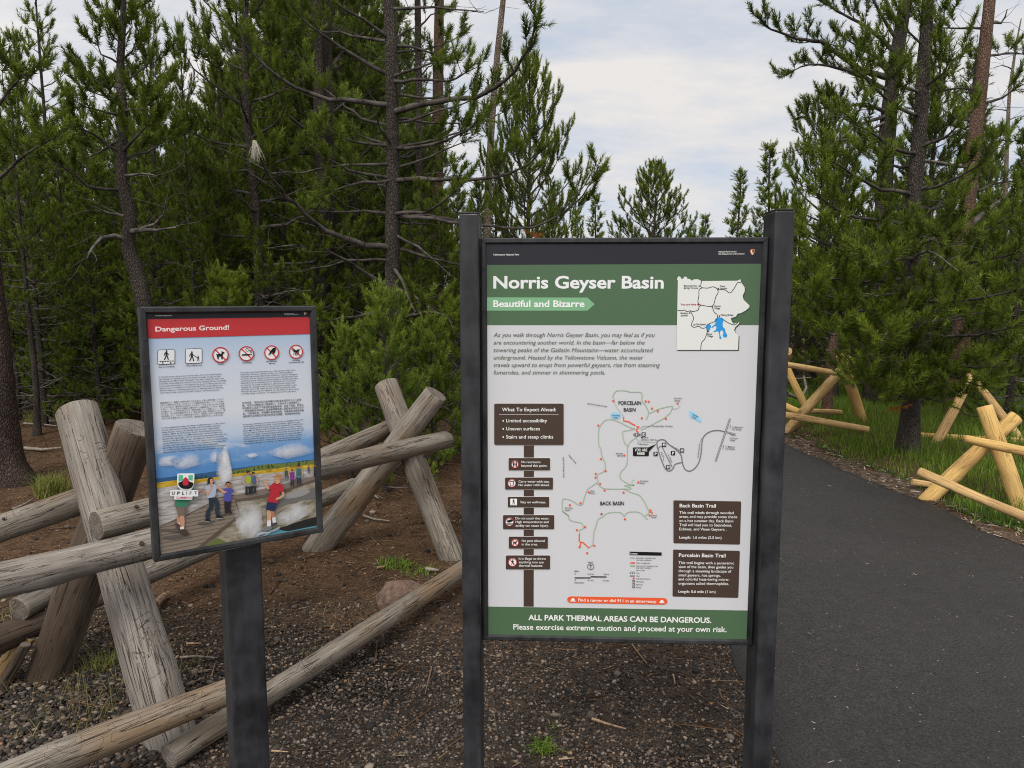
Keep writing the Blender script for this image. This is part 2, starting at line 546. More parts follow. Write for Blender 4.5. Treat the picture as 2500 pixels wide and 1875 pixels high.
def ribbon(name, left, right, y0, y1, ny, nx, z, jl, jr, mat, crown=0.0, thick=True):
    ys = np.linspace(y0, y1, ny)
    l = xof(left, ys) + (vnoise(ys * 3.1, ys * 0 + 3) - .5) * jl + (vnoise(ys * 13, ys * 0 + 8) - .5) * jl * .6
    r = xof(right, ys) + (vnoise(ys * 3.1, ys * 0 + 13) - .5) * jr + (vnoise(ys * 13, ys * 0 + 18) - .5) * jr * .6
    t = np.linspace(0, 1, nx)
    X = l[:, None] + (r - l)[:, None] * t[None]
    Y = np.repeat(ys[:, None], nx, 1)
    Zs = z + crown * (1 - (2 * t - 1) ** 2)[None] + 0 * X
    V = np.stack([X, Y, Zs], -1)
    idx = np.arange(ny * nx).reshape(ny, nx)
    F = [np.stack([idx[:-1, :-1], idx[:-1, 1:], idx[1:, 1:], idx[1:, :-1]], -1).reshape(-1, 4)]
    Vs = [V.reshape(-1, 3)]
    if thick:                                  # edges of the sheet go down into the ground
        for c, s in ((0, 1), (nx - 1, -1)):
            e = V[:, c].copy(); e[:, 2] -= .05; e[:, 0] -= s * .012
            k = sum(len(v) for v in Vs); Vs.append(e)
            b = k + np.arange(ny); a = idx[:, c]
            q = np.stack([a[:-1], a[1:], b[1:], b[:-1]], -1)
            F.append(q if s > 0 else q[:, ::-1])
    me = np_mesh(name, np.concatenate(Vs), np.concatenate(F))
    return link_mesh(name, me, mat)


tag(ribbon('path', PL, PR, -7, 22, 900, 26, .010, .06, .05, asphalt_mat(), crown=.012), kind='structure')


def verge_mat():
    m = M('verge_litter', .95, .1)
    co = m.co('Object')
    b = m.noise(co, 13, 6, .65); c = m.noise(co, 75, 5, .7)
    f = m.math('ADD', m.math('MULTIPLY', b, .5), m.math('MULTIPLY', c, .5))
    m.color(m.ramp(f, [(.34, (.024, .017, .012)), (.48, (.085, .06, .042)), (.58, (.16, .12, .088)), (.70, (.27, .215, .165))]))
    m.bump(c, .9, .012)
    return m.m


tag(ribbon('verge', PR, VG, -7, 22, 500, 8, .004, .05, .22, verge_mat(), thick=False), kind='structure')


def soil_mat():
    m = M('grassy_soil', .95, .1)
    co = m.co('Object')
    b = m.noise(co, 3, 6, .65); c = m.noise(co, 45, 5, .7)
    m.color(m.ramp(m.math('ADD', m.math('MULTIPLY', b, .5), m.math('MULTIPLY', c, .5)), [(.36, (.012, .022, .006)), (.5, (.03, .055, .012)), (.64, (.07, .075, .03))]))
    return m.m


# ---- loose stuff on the ground: stones, litter, grass blades (nobody could count them)
ICO_V, ICO_F = None, None
_p = (1 + 5 ** .5) / 2
ICO_V = np.array([(-1, _p, 0), (1, _p, 0), (-1, -_p, 0), (1, -_p, 0), (0, -1, _p), (0, 1, _p), (0, -1, -_p), (0, 1, -_p), (_p, 0, -1), (_p, 0, 1), (-_p, 0, -1), (-_p, 0, 1)]) / math.hypot(1, _p)
ICO_F = np.array([(0, 11, 5), (0, 5, 1), (0, 1, 7), (0, 7, 10), (0, 10, 11), (1, 5, 9), (5, 11, 4), (11, 10, 2), (10, 7, 6), (7, 1, 8), (3, 9, 4), (3, 4, 2), (3, 2, 6), (3, 6, 8), (3, 8, 9), (4, 9, 5), (2, 4, 11), (6, 2, 10), (8, 6, 7), (9, 8, 1)])
OCT_V = np.array([(1, 0, 0), (-1, 0, 0), (0, 1, 0), (0, -1, 0), (0, 0, 1), (0, 0, -1)], float)
OCT_F = np.array([(0, 2, 4), (2, 1, 4), (1, 3, 4), (3, 0, 4), (2, 0, 5), (1, 2, 5), (3, 1, 5), (0, 3, 5)])


def stones(name, x, y, size, rs, mat, ico=True, squash=.62, zoff=0.0, label=None):
    n = len(x)
    BV, BF = (ICO_V, ICO_F) if ico else (OCT_V, OCT_F)
    k = len(BV)
    j = 1 + rs.uniform(-.28, .28, (n, k, 1))
    V = BV[None] * j
    sc = np.stack([size * rs.uniform(.8, 1.35, n), size * rs.uniform(.7, 1.1, n), size * squash * rs.uniform(.7, 1.2, n)], -1)
    V = V * sc[:, None]
    a = rs.uniform(0, 2 * PI, n); ca, sa = np.cos(a), np.sin(a)
    tl = rs.uniform(-.5, .5, n); ct, st = np.cos(tl), np.sin(tl)
    Vy = V[..., 1] * ct[:, None] - V[..., 2] * st[:, None]; Vz = V[..., 1] * st[:, None] + V[..., 2] * ct[:, None]
    Vx = V[..., 0]
    X = Vx * ca[:, None] - Vy * sa[:, None] + x[:, None]
    Y = Vx * sa[:, None] + Vy * ca[:, None] + y[:, None]
    Zb = np.maximum(ground_h(x, y), -.004) + size * .25 + zoff
    Z = Vz + Zb[:, None]
    F = (BF[None] + (np.arange(n) * k)[:, None, None]).reshape(-1, 3)
    me = np_mesh(name, np.stack([X, Y, Z], -1).reshape(-1, 3), F, smooth=False, tint=np.repeat(rs.rand(n), k))
    o = link_mesh(name, me, mat)
    return tag(o, label, None, None, 'stuff')


def stone_mat():
    m = M('gravel_stone', .8, .3)
    t = m.attr('tint')
    c = m.ramp(t, [(0, (.015, .0135, .0125)), (.30, (.033, .029, .0265)), (.52, (.064, .054, .046)), (.66, (.12, .098, .078)), (.76, (.095, .056, .034)), (.84, (.17, .14, .115)), (.93, (.27, .205, .15)), (.98, (.36, .31, .265)), (1, (.40, .21, .09))])
    nz = m.noise(m.co('Object'), 300, 3)
    m.color(m.mix(.35, c, m.ramp(nz, [(.3, (.02, .02, .02)), (.7, (.25, .23, .21))]), 'OVERLAY'))
    return m.m


STONE = stone_mat()
rs = np.random.RandomState(11)


def scatter(n, x0, x1, y0, y1, keep):
    x = rs.uniform(x0, x1, n); y = rs.uniform(y0, y1, n)
    p = keep(x, y)
    k = rs.rand(n) < p
    return x[k], y[k]


def near_gravel(x, y):          # thick beside the path and in front of the log fence, thinning back into the trees
    off = xof(PL, y) - x
    d = np.clip(1.25 - (y - 2.2) / 1.9, 0.08, 1) * np.clip(.55 + (vnoise(x * 1.4 + 7, y * 1.4) - .32) * 1.6, .12, 1)
    d = np.where((x > -3) & (y < 3.1) & (x < -.6), np.maximum(d, .85), d)
    d = np.maximum(d, np.clip(1 - off / .35, 0, 1) * .9)
    return np.where(off > -.03, d, np.where(off > -.30, .16 * np.clip(1 + off / .30, 0, 1), 0))


x, y = scatter(115000, -3.2, 1.4, 1.45, 3.7, near_gravel)
coarse = np.clip((-.95 - x) / .25, 0, 1) * np.clip((3.05 - y) / .2, 0, 1)
stones('gravel', x, y, (.0035 + .0056 * rs.rand(len(x)) ** 2.3) * (1 + .5 * coarse), rs, STONE, ico=True)
x, y = scatter(14000, -4.5, 1.5, 3.6, 7.2, near_gravel)
stones('gravel', x, y, .004 + .008 * rs.rand(len(x)) ** 2.5, rs, STONE, ico=False)
x, y = scatter(1500, -3.2, 1.1, 2.2, 5.5, lambda x, y: np.where(x < xof(PL, y) + .05, np.where((x < -1) & (y < 3.1), 1, .35), 0))
stones('pebbles', x, y, .009 + .012 * rs.rand(len(x)) ** 2, rs, STONE, ico=True)


def slivers(name, x, y, ln, wd, rs, mat, zlift=.004, up=.25):
    """thin flat-lying needles, wood crumbs and bark chips"""
    n = len(x)
    a = rs.uniform(0, 2 * PI, n); d = np.stack([np.cos(a), np.sin(a), rs.uniform(-up, up, n)], -1)
    s = np.stack([-np.sin(a), np.cos(a), rs.uniform(-.5, .5, n)], -1) * wd[:, None] * .5
    c = np.stack([x, y, np.maximum(ground_h(x, y), -.004) + zlift + rs.rand(n) * .006], -1)
    h = d * ln[:, None] * .5
    V = np.stack([c - h - s, c - h + s, c + h + s * .6, c + h - s * .6], 1).reshape(-1, 3)
    F = np.arange(n * 4).reshape(n, 4)
    me = np_mesh(name, V, F, smooth=False, tint=np.repeat(rs.rand(n), 4))
    return tag(link_mesh(name, me, mat), kind='stuff')


lm = M('needle_litter', .9, .15)
lm.color(lm.ramp(lm.attr('tint'), [(0, (.022, .013, .008)), (.4, (.075, .042, .022)), (.75, (.14, .082, .043)), (.95, (.21, .14, .085)), (1, (.32, .25, .18))]))
LITTER = lm.m
x, y = scatter(90000, -7, 1.2, 2.2, 13, lambda x, y: np.where(x < xof(PL, y) - .02, np.clip((y - 2.0) / 2.5, .2, 1), 0) * np.clip(14 / (6 + y), .3, 1))
slivers('needle_litter', x, y, .014 + .034 * rs.rand(len(x)) ** 1.5, .0025 + .005 * rs.rand(len(x)) ** 2, rs, LITTER)
vm = M('verge_chips', .9, .15)
vm.color(vm.ramp(vm.attr('tint'), [(0, (.035, .026, .02)), (.4, (.12, .085, .06)), (.75, (.22, .165, .12)), (1, (.42, .35, .28))]))
x, y = scatter(26000, 2.4, 6, 2.6, 13, lambda x, y: np.where((x > xof(PR, y) - .05) & (x < xof(VG, y) + .12), 1, np.where((x > xof(PR, y) - .25) & (x < xof(VG, y) + .3), .08, 0)))
slivers('bark_chips', x, y, .015 + .05 * rs.rand(len(x)), .004 + .012 * rs.rand(len(x)), rs, vm.m, .008, .3)
# crumbs strewn on the asphalt
x, y = scatter(420, .9, 4.4, 2.3, 8.5, lambda x, y: np.where((x > xof(PL, y) + .03) & (x < xof(PR, y)), .8, 0))
slivers('path_crumbs', x, y, .008 + .022 * rs.rand(len(x)) ** 2, .003 + .003 * rs.rand(len(x)), rs, vm.m, .024, .1)

# fallen twigs
tw_ = []
x, y = scatter(700, -6, 1.0, 2.3, 10, lambda x, y: np.where(x < xof(PL, y) - .05, .7, 0))
for xx, yy in zip(x, y):
    a = rs.uniform(0, 6.28); ln = rs.uniform(.04, .22) * (1 + yy / 12); z = max(gz(xx, yy), -.004) + .006
    c = np.array([xx, yy, z]); d = np.array([math.cos(a), math.sin(a), rs.uniform(-.03, .12)]) * ln / 2
    tw_.append(tube_np([c - d, c + rs.normal(0, .006, 3) * [1, 1, .3], c + d], np.array([1, .9, .5]) * rs.uniform(.0015, .004), 5))
V, F = cat_np(tw_)
tag(link_mesh('twig_litter', np_mesh('twig_litter', V, F, tint=np.repeat(rs.rand(len(tw_)), 15)), LITTER), kind='stuff')

# lush grass to the right of the path
def blades(name, x, y, h, w, rs, mat, lean=.45, z=None):
    n = len(x)
    a = rs.uniform(0, 2 * PI, n); l = rs.uniform(.1, lean, n)
    dx, dy = np.cos(a), np.sin(a)
    b = np.stack([x, y, (np.maximum(ground_h(x, y), -.004) if z is None else z) - .01], -1)
    sa = rs.uniform(0, 2 * PI, n)
    s = np.stack([np.cos(sa), np.sin(sa), 0 * sa], -1) * w[:, None] * .5
    mid = b + np.stack([dx * l * h * .35, dy * l * h * .35, h * .58], -1)
    tip = b + np.stack([dx * l * h * 1.1, dy * l * h * 1.1, h * (1 - .35 * l)], -1)
    V = np.stack([b - s, b + s, mid + s * .8, mid - s * .8, tip], 1).reshape(-1, 3)
    k = np.arange(n) * 5
    F = np.stack([np.stack([k, k + 1, k + 2], -1), np.stack([k, k + 2, k + 3], -1), np.stack([k + 3, k + 2, k + 4], -1)], 1).reshape(-1, 3)
    return np_mesh(name, V, F, smooth=False, tint=np.repeat(rs.rand(n), 5))


def grass_mat(name, stops):
    m = M(name, .6, .25)
    c = m.ramp(m.math('ADD', m.math('MULTIPLY', m.attr('tint'), .6), m.math('MULTIPLY', m.noise(m.co('Object'), 1.6, 4), .4)), stops)
    m.color(c)
    tr = m.n('ShaderNodeBsdfTranslucent'); m.l(c, tr.inputs['Color'])
    mx = m.n('ShaderNodeMixShader'); mx.inputs[0].default_value = .3
    m.l(m.b.outputs[0], mx.inputs[1]); m.l(tr.outputs[0], mx.inputs[2])
    m.l(mx.outputs[0], [q for q in m.t.nodes if q.type == 'OUTPUT_MATERIAL'][0].inputs[0])
    return m.m


GRASS = grass_mat('lush_grass', [(.15, (.06, .108, .011)), (.5, (.13, .22, .022)), (.72, (.20, .29, .042)), (.95, (.32, .30, .12))])
GRASS_DRY = grass_mat('dry_grass', [(.15, (.10, .10, .03)), (.5, (.20, .18, .06)), (.9, (.34, .28, .14))])
GRASS_TUFT = grass_mat('yellow_green_grass', [(.15, (.10, .13, .02)), (.5, (.19, .22, .045)), (.9, (.33, .31, .10))])
SOIL = soil_mat()
x, y = scatter(150000, 3.3, 9.5, 2.6, 13.5, lambda x, y: np.where(x > xof(VG, y) - .03, np.clip((x - xof(VG, y) + .1) / .3, .15, 1), 0) * np.clip(9 / (3 + y), .35, 1))
hh = .055 + .135 * rs.rand(len(x)) ** 1.6
hh *= np.clip(.35 + (x - xof(VG, y)) * 1.2, .4, 1) * (.7 + .8 * vnoise(x * 1.5, y * 1.5))
tag(link_mesh('grass', blades('grass', x, y, hh, .004 + .003 * rs.rand(len(x)), rs, None), GRASS), kind='stuff')
RSOIL = [(xx + .03, yy) for xx, yy in VG]
FAR = [(60, -8), (60, 40)]
tag(ribbon('turf', RSOIL, FAR, -7, 16, 300, 12, .002, .15, .1, SOIL, thick=False), kind='structure')
# thin dry grass below the crossed logs, front left
x, y = scatter(3800, -3.0, -.9, 2.5, 4.2, lambda x, y: np.where(np.abs(y - (3.05 + (x + 2) * -.05)) < .55, np.clip(.25 + 1.6 * (vnoise(x * 3 + 3, y * 3) - .4), 0, 1), 0))
tag(link_mesh('dry_grass', blades('dry_grass', x, y, .05 + .13 * rs.rand(len(x)) ** 2, .002 + .0015 * rs.rand(len(x)), rs, None, lean=1.3), GRASS_DRY), kind='stuff')


def tuft(name, u, v, n, h, spread, mat, label, cat='grass tuft', lean=.8, w=.003):
    p = gnd(u, v); rr = np.random.RandomState(int(u + v))
    a = rr.uniform(0, 2 * PI, n); r = spread * rr.rand(n) ** .7
    me = blades(name, r * np.cos(a), r * np.sin(a), h * (.45 + .55 * rr.rand(n)), w * (.7 + .6 * rr.rand(n)), rr, None, lean, z=np.zeros(n))
    o = link_mesh(name, me, mat, loc=(p.x, p.y, gz(p.x, p.y)))
    return tag(o, label, cat)


tuft('grass_tuft', 126, 1212, 420, .26, .12, GRASS_TUFT, 'yellow green grass tuft growing beside the thick trunk at the left edge', w=.005)
tuft('grass_tuft', 88, 1040, 160, .22, .14, GRASS_TUFT, 'small pale grass tuft further back on the brown forest floor')
tuft('grass_tuft', 250, 1625, 130, .12, .07, GRASS_TUFT, 'low green grass tuft at the foot of the dark brown crossed log')
tuft('green_sprig', 1020, 1400, 170, .055, .13, GRASS, 'patch of low green sprigs by the foot of the further crossed logs', 'weed', 1.5, .006)
tuft('green_sprig', 965, 1385, 120, .08, .10, GRASS, 'small sprig of green leaves on bare soil left of the pink rock', 'weed', 1.5, .006)
tuft('green_weed', 1327, 1826, 170, .055, .040, GRASS, 'little green weed in the gravel below the big map sign', 'weed', 1.6, .0045)
tuft('green_weed', 1350, 1778, 40, .03, .03, GRASS, 'tiny yellowing weed just behind the green weed under the map sign', 'weed', 1.6, .003)


def seed_stalk(u, v, h, label):
    p = gnd(u, v); bm = bmesh.new(); rr = random.Random(int(u))
    pts = [Vector((0, 0, -.01)), Vector((.004, 0, h * .4)), Vector((-.006, .004, h * .75)), Vector((-.012, .006, h))]
    V, F = tube_np(pts, [.0016, .0014, .0011, .0006], 4)
    parts = [(V, F)]
    for k in range(9):
        t = .8 + .2 * k / 8
        b = pts[2].lerp(pts[3], (t - .75) / .25)
        a = rr.uniform(0, 2 * PI)
        e = b + Vector((math.cos(a) * .022, math.sin(a) * .022, .016))
        parts.append(tube_np([b, b.lerp(e, .5) + Vector((0, 0, .003)), e, e + Vector((0, 0, .006))], [.0007, .0009, .0025, .0005], 4))
    V, F = cat_np(parts)
    return tag(link_mesh('grass_stalk', np_mesh('grass_stalk', V, F), GRASS_DRY_FLAT, loc=(p.x, p.y, gz(p.x, p.y))), label, 'grass stalk')


GRASS_DRY_FLAT = M('dry_straw', .8, .2); GRASS_DRY_FLAT.color((.30, .24, .14, 1)); GRASS_DRY_FLAT = GRASS_DRY_FLAT.m
# ------------------------------------------------------------------ tubes and logs
def log(name, a, b, r0, r1, mat, endmat, parent, seed=0, bend=.012, knots=3, sides=26, segs=22, cut=.12, label=None, flat=0.0):
    """a peeled log lying from world point a to b; its own local Z is its length"""
    rr = np.random.RandomState(seed)
    a, b = Vector(a), Vector(b)
    Ln = (b - a).length
    t = np.linspace(0, 1, segs)
    th = np.arange(sides) * 2 * PI / sides
    ph = rr.uniform(0, 6.28, 6)
    R = (r0 + (r1 - r0) * t)[:, None] * (1 + .035 * np.sin(2 * th[None] + ph[0] + t[:, None] * 2) + .025 * np.sin(3 * th[None] + ph[1] - t[:, None] * 5) + .03 * np.sin(t[:, None] * 9 + ph[2]))
    for _ in range(knots):
        kt, ka = rr.uniform(.1, .9), rr.uniform(0, 6.28)
        dt = (t[:, None] - kt) * Ln / r0; da = (th[None] - ka + PI) % (2 * PI) - PI
        R *= 1 + .11 * np.exp(-(dt / .55) ** 2 - (da / .45) ** 2)
    if flat: R *= 1 - flat * np.clip(np.cos(th[None] + ph[3]), 0, 1) ** 2
    bx = bend * Ln * .4 * np.sin(PI * t + ph[4] * .2) * math.cos(ph[5]); by = bend * Ln * .4 * np.sin(PI * t) * math.sin(ph[5])
    z = t * Ln
    tilt = cut * rr.uniform(-1, 1, 2)
    Zs = np.repeat(z[:, None], sides, 1)
    Zs[0] += R[0] * np.cos(th + ph[0]) * tilt[0]; Zs[-1] += R[-1] * np.cos(th + ph[1]) * tilt[1]
    V = np.stack([R * np.cos(th) + bx[:, None], R * np.sin(th) + by[:, None], Zs], -1).reshape(-1, 3)
    bm = bmesh.new()
    vs = [bm.verts.new(v) for v in V]
    for i in range(segs - 1):
        for j in range(sides):
            k = (j + 1) % sides
            f = bm.faces.new((vs[i * sides + j], vs[i * sides + k], vs[(i + 1) * sides + k], vs[(i + 1) * sides + j])); f.smooth = True
    for e, row in ((0, vs[:sides]), (1, vs[-sides:])):      # rounded rim, then a cut face
        c = sum((v.co for v in row), Vector()) / sides
        s = -1 if e == 0 else 1
        ring = [bm.verts.new(c + (v.co - c) * .955 + Vector((0, 0, s * r0 * .05))) for v in row]
        ring2 = [bm.verts.new(c + (v.co - c) * .5 + Vector((0, 0, s * (r0 * .055 + rr.uniform(-.02, .02) * r0)))) for v in row]
        mid = bm.verts.new(c + Vector((0, 0, s * r0 * .05)))
        for j in range(sides):
            k = (j + 1) % sides
            q = [(row[j], row[k], ring[k], ring[j]), (ring[j], ring[k], ring2[k], ring2[j]), (ring2[j], ring2[k], mid)]
            for m_i, f in enumerate(q):
                f = bm.faces.new(f[::-1] if e == 0 else f); f.material_index = 0 if m_i == 0 else 1
    bmesh.ops.recalc_face_normals(bm, faces=bm.faces)
    me = bpy.data.meshes.new(name); bm.to_mesh(me); bm.free()
    o = bpy.data.objects.new(name, me)
    me.materials.append(mat); me.materials.append(endmat)
    o.location = a - (parent.location if parent else Vector())
    o.rotation_mode = 'QUATERNION'
    o.rotation_quaternion = (b - a).to_track_quat('Z', 'Y')
    if parent: o.parent = parent
    if label: o['label'] = label
    COL.objects.link(o)
    return o


def nail_on(logo, u, v, d, r=.008):
    """a rusty nail head on the side of a log that faces the viewer"""
    p = at(u, v, d)
    q, l0 = logo.rotation_quaternion, logo.location + (logo.parent.location if logo.parent else Vector())
    ax = q @ Vector((0, 0, 1))
    w = p - l0
    foot = l0 + ax * w.dot(ax)
    t = w.dot(ax)
    n = (Vector((0, 0, CAMZ)) - foot); n -= ax * n.dot(ax)
    # side of the log on which the pixel falls
    off = p - foot
    sidev = ax.cross(n).normalized()
    rad = max(v_.co.xy.length for v_ in logo.data.vertices) * .93
    s = max(-.85, min(.85, off.dot(sidev) / rad))
    nn = (n.normalized() * math.sqrt(1 - s * s) + sidev * s)
    bm = bmesh.new()
    bmesh.ops.create_cone(bm, segments=12, radius1=r, radius2=r * .75, depth=.006, cap_ends=True)
    me = bpy.data.meshes.new('nail'); bm.to_mesh(me); bm.free()
    o = bpy.data.objects.new('nail', me); me.materials.append(NAIL)
    pos = foot + nn * (rad + .001)
    mw = Matrix.Translation(pos) @ nn.to_track_quat('Z', 'Y').to_matrix().to_4x4()
    lm_ = Matrix.Translation(l0) @ q.to_matrix().to_4x4()
    o.parent = logo
    o.matrix_local = lm_.inverted() @ mw
    COL.objects.link(o)
    return o


# ------------------------------------------------------------------ grey log fence on the left
def g3(u, v, dz=-.03):
    p = gnd(u, v); p.z = gz(p.x, p.y) + dz
    return p


fr = empty('log_fence', g3(300, 1700, 0), 'old weathered grey log fence with round rails behind the red warning sign', 'fence')
pF = log('post', at(438, 1868, 2.48), at(186, 1003, 2.98), .086, .080, WOOD_GREY, END_GREY, fr, 1, label='pale silver grey leaning log with beetle tracks')
pB = log('post', g3(108, 1640), at(334, 1046, 2.93), .084, .080, WOOD_DARK, END_DARK, fr, 2, label='dark brown leaning log behind the silver one')
r1 = log('rail', at(-110, 1330, 2.75), at(300, 1184, 3.16), .056, .054, WOOD_GREY2, END_GREY, fr, 3)
r2 = log('rail', at(236, 1284, 2.66), at(1086, 1074, 4.66), .054, .058, WOOD_GREY2, END_DARK, fr, 4, bend=.01)
r3 = log('rail', at(640, 1178, 4.0), at(985, 1030, 5.02), .058, .058, WOOD_GREY2, END_GREY, fr, 5)
r4 = log('rail', at(-120, 1442, 2.22), at(392, 1322, 2.62), .056, .055, WOOD_GREY, END_GREY, fr, 6, bend=.02)
r5a = log('rail', at(45, 1488, 2.95), at(235, 1385, 3.34), .050, .056, WOOD_GREY2, END_DARK, fr, 7)
r5b = log('rail', at(150, 1492, 3.16), at(864, 1185, 5.15), .054, .056, WOOD_GREY2, END_GREY, fr, 8)
r6 = log('rail', at(-130, 1612, 2.75), at(120, 1512, 3.04), .060, .056, WOOD_DARK, END_DARK, fr, 9)
r7 = log('rail', at(-60, 1937, 2.05), at(612, 1666, 2.47), .056, .043, WOOD_GREY2, END_GREY, fr, 10, bend=.014)
r8 = log('rail', at(410, 1846, 2.33), at(1190, 1352, 4.08), .042, .050, WOOD_GREY2, END_GREY, fr, 11, bend=.012)
p3 = log('post', g3(1110, 1362), at(941, 938, 4.86), .076, .078, WOOD_GREY2, END_GREY, fr, 12)
p4 = log('post', g3(768, 1330), at(1064, 962, 4.50), .088, .072, WOOD_GREY2, END_DARK, fr, 13)
spl = log('split_log', g3(-30, 1660), at(72, 1552, 2.95), .045, .028, WOOD_NEW2, END_DARK, fr, 14, flat=.55, label='splintered brown end of a broken rail')
spl2 = log('split_log', g3(-10, 1675), at(62, 1575, 2.88), .030, .020, WOOD_DARK, END_DARK, fr, 15, flat=.5)
for lg, u, v, d, r in ((r2, 343, 1234, 2.75, .0085), (r4, 352, 1325, 2.5, .0085), (r7, 492, 1732, 2.35, .008), (r8, 512, 1808, 2.38, .008), (r1, 11, 1265, 2.8, .006), (p3, 1043, 1128, 4.8, .010)):
    nail_on(lg, u, v, d, r)

# ------------------------------------------------------------------ yellow peeled-log fences on the right
zz = lambda x, y, d: at(*z2(x, y), d)
zg = lambda x, y, dz=-.03: g3(*z2(x, y), dz)
fn = empty('log_fence', zg(1250, 1150, 0), 'fresh yellow log fence nearest the path edge, with one crossed-log support', 'fence', 'new yellow log fences')
log('post', zg(1120, 1158), zz(1742, 603, 5.72), .060, .056, WOOD_NEW, END_NEW, fn, 21)
log('post', zg(1792, 1240), zz(1530, 532, 5.66), .064, .056, WOOD_NEW, END_NEW, fn, 22)
log('rail', zz(1410, 752, 5.52), zz(1960, 868, 5.05), .032, .036, WOOD_NEW, END_NEW, fn, 23)
n2 = log('rail', zz(1090, 972, 5.52), zz(1930, 1330, 4.9), .034, .036, WOOD_NEW2, END_NEW, fn, 24)
log('rail', zz(1042, 1043, 6.05), zz(1900, 1190, 5.95), .027, .030, WOOD_NEW2, END_NEW, fn, 25, flat=.3)
ff = empty('log_fence', zg(190, 700, 0), 'yellow log fence half hidden by pine boughs, seen just right of the map sign', 'fence', 'new yellow log fences')
log('post', zg(178, 705), zz(640, 205, 8.5), .062, .056, WOOD_NEW2, END_NEW, ff, 31)
log('post', zg(718, 672), zz(562, 188, 8.75), .062, .056, WOOD_NEW, END_NEW, ff, 32)
log('rail', zz(60, 228, 8.6), zz(525, 306, 8.35), .036, .034, WOOD_NEW2, END_NEW, ff, 33)
log('rail', zz(150, 512, 8.5), zz(282, 570, 8.25), .038, .036, WOOD_NEW, END_NEW, ff, 34)
log('rail', zz(330, 562, 8.9), zz(560, 572, 9.3), .032, .032, WOOD_NEW2, END_NEW, ff, 35)
log('rail', zz(170, 588, 8.3), zz(750, 690, 8.05), .040, .036, WOOD_NEW2, END_NEW, ff, 36, flat=.3)
log('post', zz(170, 215, 9.0), zz(325, 540, 8.9), .044, .044, WOOD_NEW, END_NEW, ff, 37)
log('post', zg(120, 520), zz(200, 158, 9.1), .05, .05, WOOD_NEW, END_NEW, ff, 38)
fb = empty('log_fence', zg(1195, 805, 0), 'slender tan log fence in the grass under the big pine, behind the nearest yellow one', 'fence', 'new yellow log fences')
log('post', zg(1192, 806), zz(1440, 330, 8.2), .052, .046, WOOD_NEW2, END_NEW, fb, 41)
log('post', zg(1800, 800), zz(1420, 300, 8.35), .044, .040, WOOD_NEW2, END_NEW, fb, 42)
log('rail', zz(1100, 728, 8.1), zz(1990, 772, 7.7), .034, .036, WOOD_NEW, END_NEW, fb, 43)

# ------------------------------------------------------------------ rock, sticks
def rock(name, u, v, size, label, mat, seed):
    p = g3(u, v, -size * .12); rr = np.random.RandomState(seed)
    bm = bmesh.new(); bmesh.ops.create_icosphere(bm, subdivisions=4, radius=1)
    for q in bm.verts:
        c = q.co
        n = sum(a * math.sin(f * c.x + g) * math.sin(f * c.y * 1.1 + h) * math.cos(f * c.z + g) for a, f, g, h in ((.22, 2.1, seed, 1), (.10, 4.7, 2, seed), (.05, 9.3, 1, 4), (.02, 21, 3, 1)))
        c *= 1 + n
        c.z = max(c.z, -.5)
        c.x *= size * .62; c.y *= size * .5; c.z *= size * .46
        c.z += size * .22
    for f in bm.faces: f.smooth = True
    me = bpy.data.meshes.new(name); bm.to_mesh(me); bm.free()
    return tag(link_mesh(name, me, mat, loc=p), label, 'rock')


rk = M('pink_rock', .9, .2)
rkc = rk.noise(rk.co('Object'), 28, 6, .65); rkd = rk.noise(rk.co('Object'), 140, 3, .6)
rk.color(rk.mix(.4, rk.ramp(rkc, [(.32, (.13, .085, .066)), (.5, (.24, .165, .13)), (.68, (.34, .26, .21))]), rk.ramp(rkd, [(.3, (.05, .04, .035)), (.7, (.45, .36, .30))]), 'OVERLAY'))
rk.bump(rk.math('ADD', rkc, rkd), .8, .02)
rock('rock', 976, 1478, .20, 'pinkish brown rock lying behind the low grey rail', rk.m, 3)
gm = M('grey_rock', .9, .2); gm.color(gm.ramp(gm.noise(gm.co('Object'), 60, 5), [(.35, (.09, .08, .07)), (.65, (.30, .27, .24))])); gm.bump(gm.noise(gm.co('Object'), 60, 5), .6, .01)
rock('rock', 56, 1738, .05, 'flat pale stone in the gravel at the bottom left', gm.m, 5)
rock('rock', 655, 1172, .0, 'x', gm.m, 6) if False else None


def stick(name, pts, r, mat, label, cat='stick'):
    P = [Vector(p) for p in pts]; base = P[0].copy()
    n = len(P); rr = [r * (1 - .55 * i / (n - 1)) for i in range(n)]
    V, F = tube_np([p - base for p in P], rr, 7)
    return tag(link_mesh(name, np_mesh(name, V, F), mat, loc=base), label, cat)


STK = M('broken_stick_wood', .85, .2); STK.color(STK.ramp(STK.noise(STK.co('Object', (1, 1, 1)), 60, 5), [(.35, (.16, .10, .06)), (.65, (.42, .30, .19))])); STK = STK.m
STG = M('grey_stick_wood', .85, .2); STG.color(STG.ramp(STG.noise(STG.co('Object', (1, 1, 1)), 60, 5), [(.35, (.11, .09, .075)), (.65, (.30, .26, .22))])); STG = STG.m


def gstick(uv, r, mat, label, lift=.008):
    pts = []
    for u, v in uv:
        p = gnd(u, v); p.z = max(gz(p.x, p.y), -.004) + lift + r
        pts.append(p)
    return stick('stick', pts, r, mat, label)


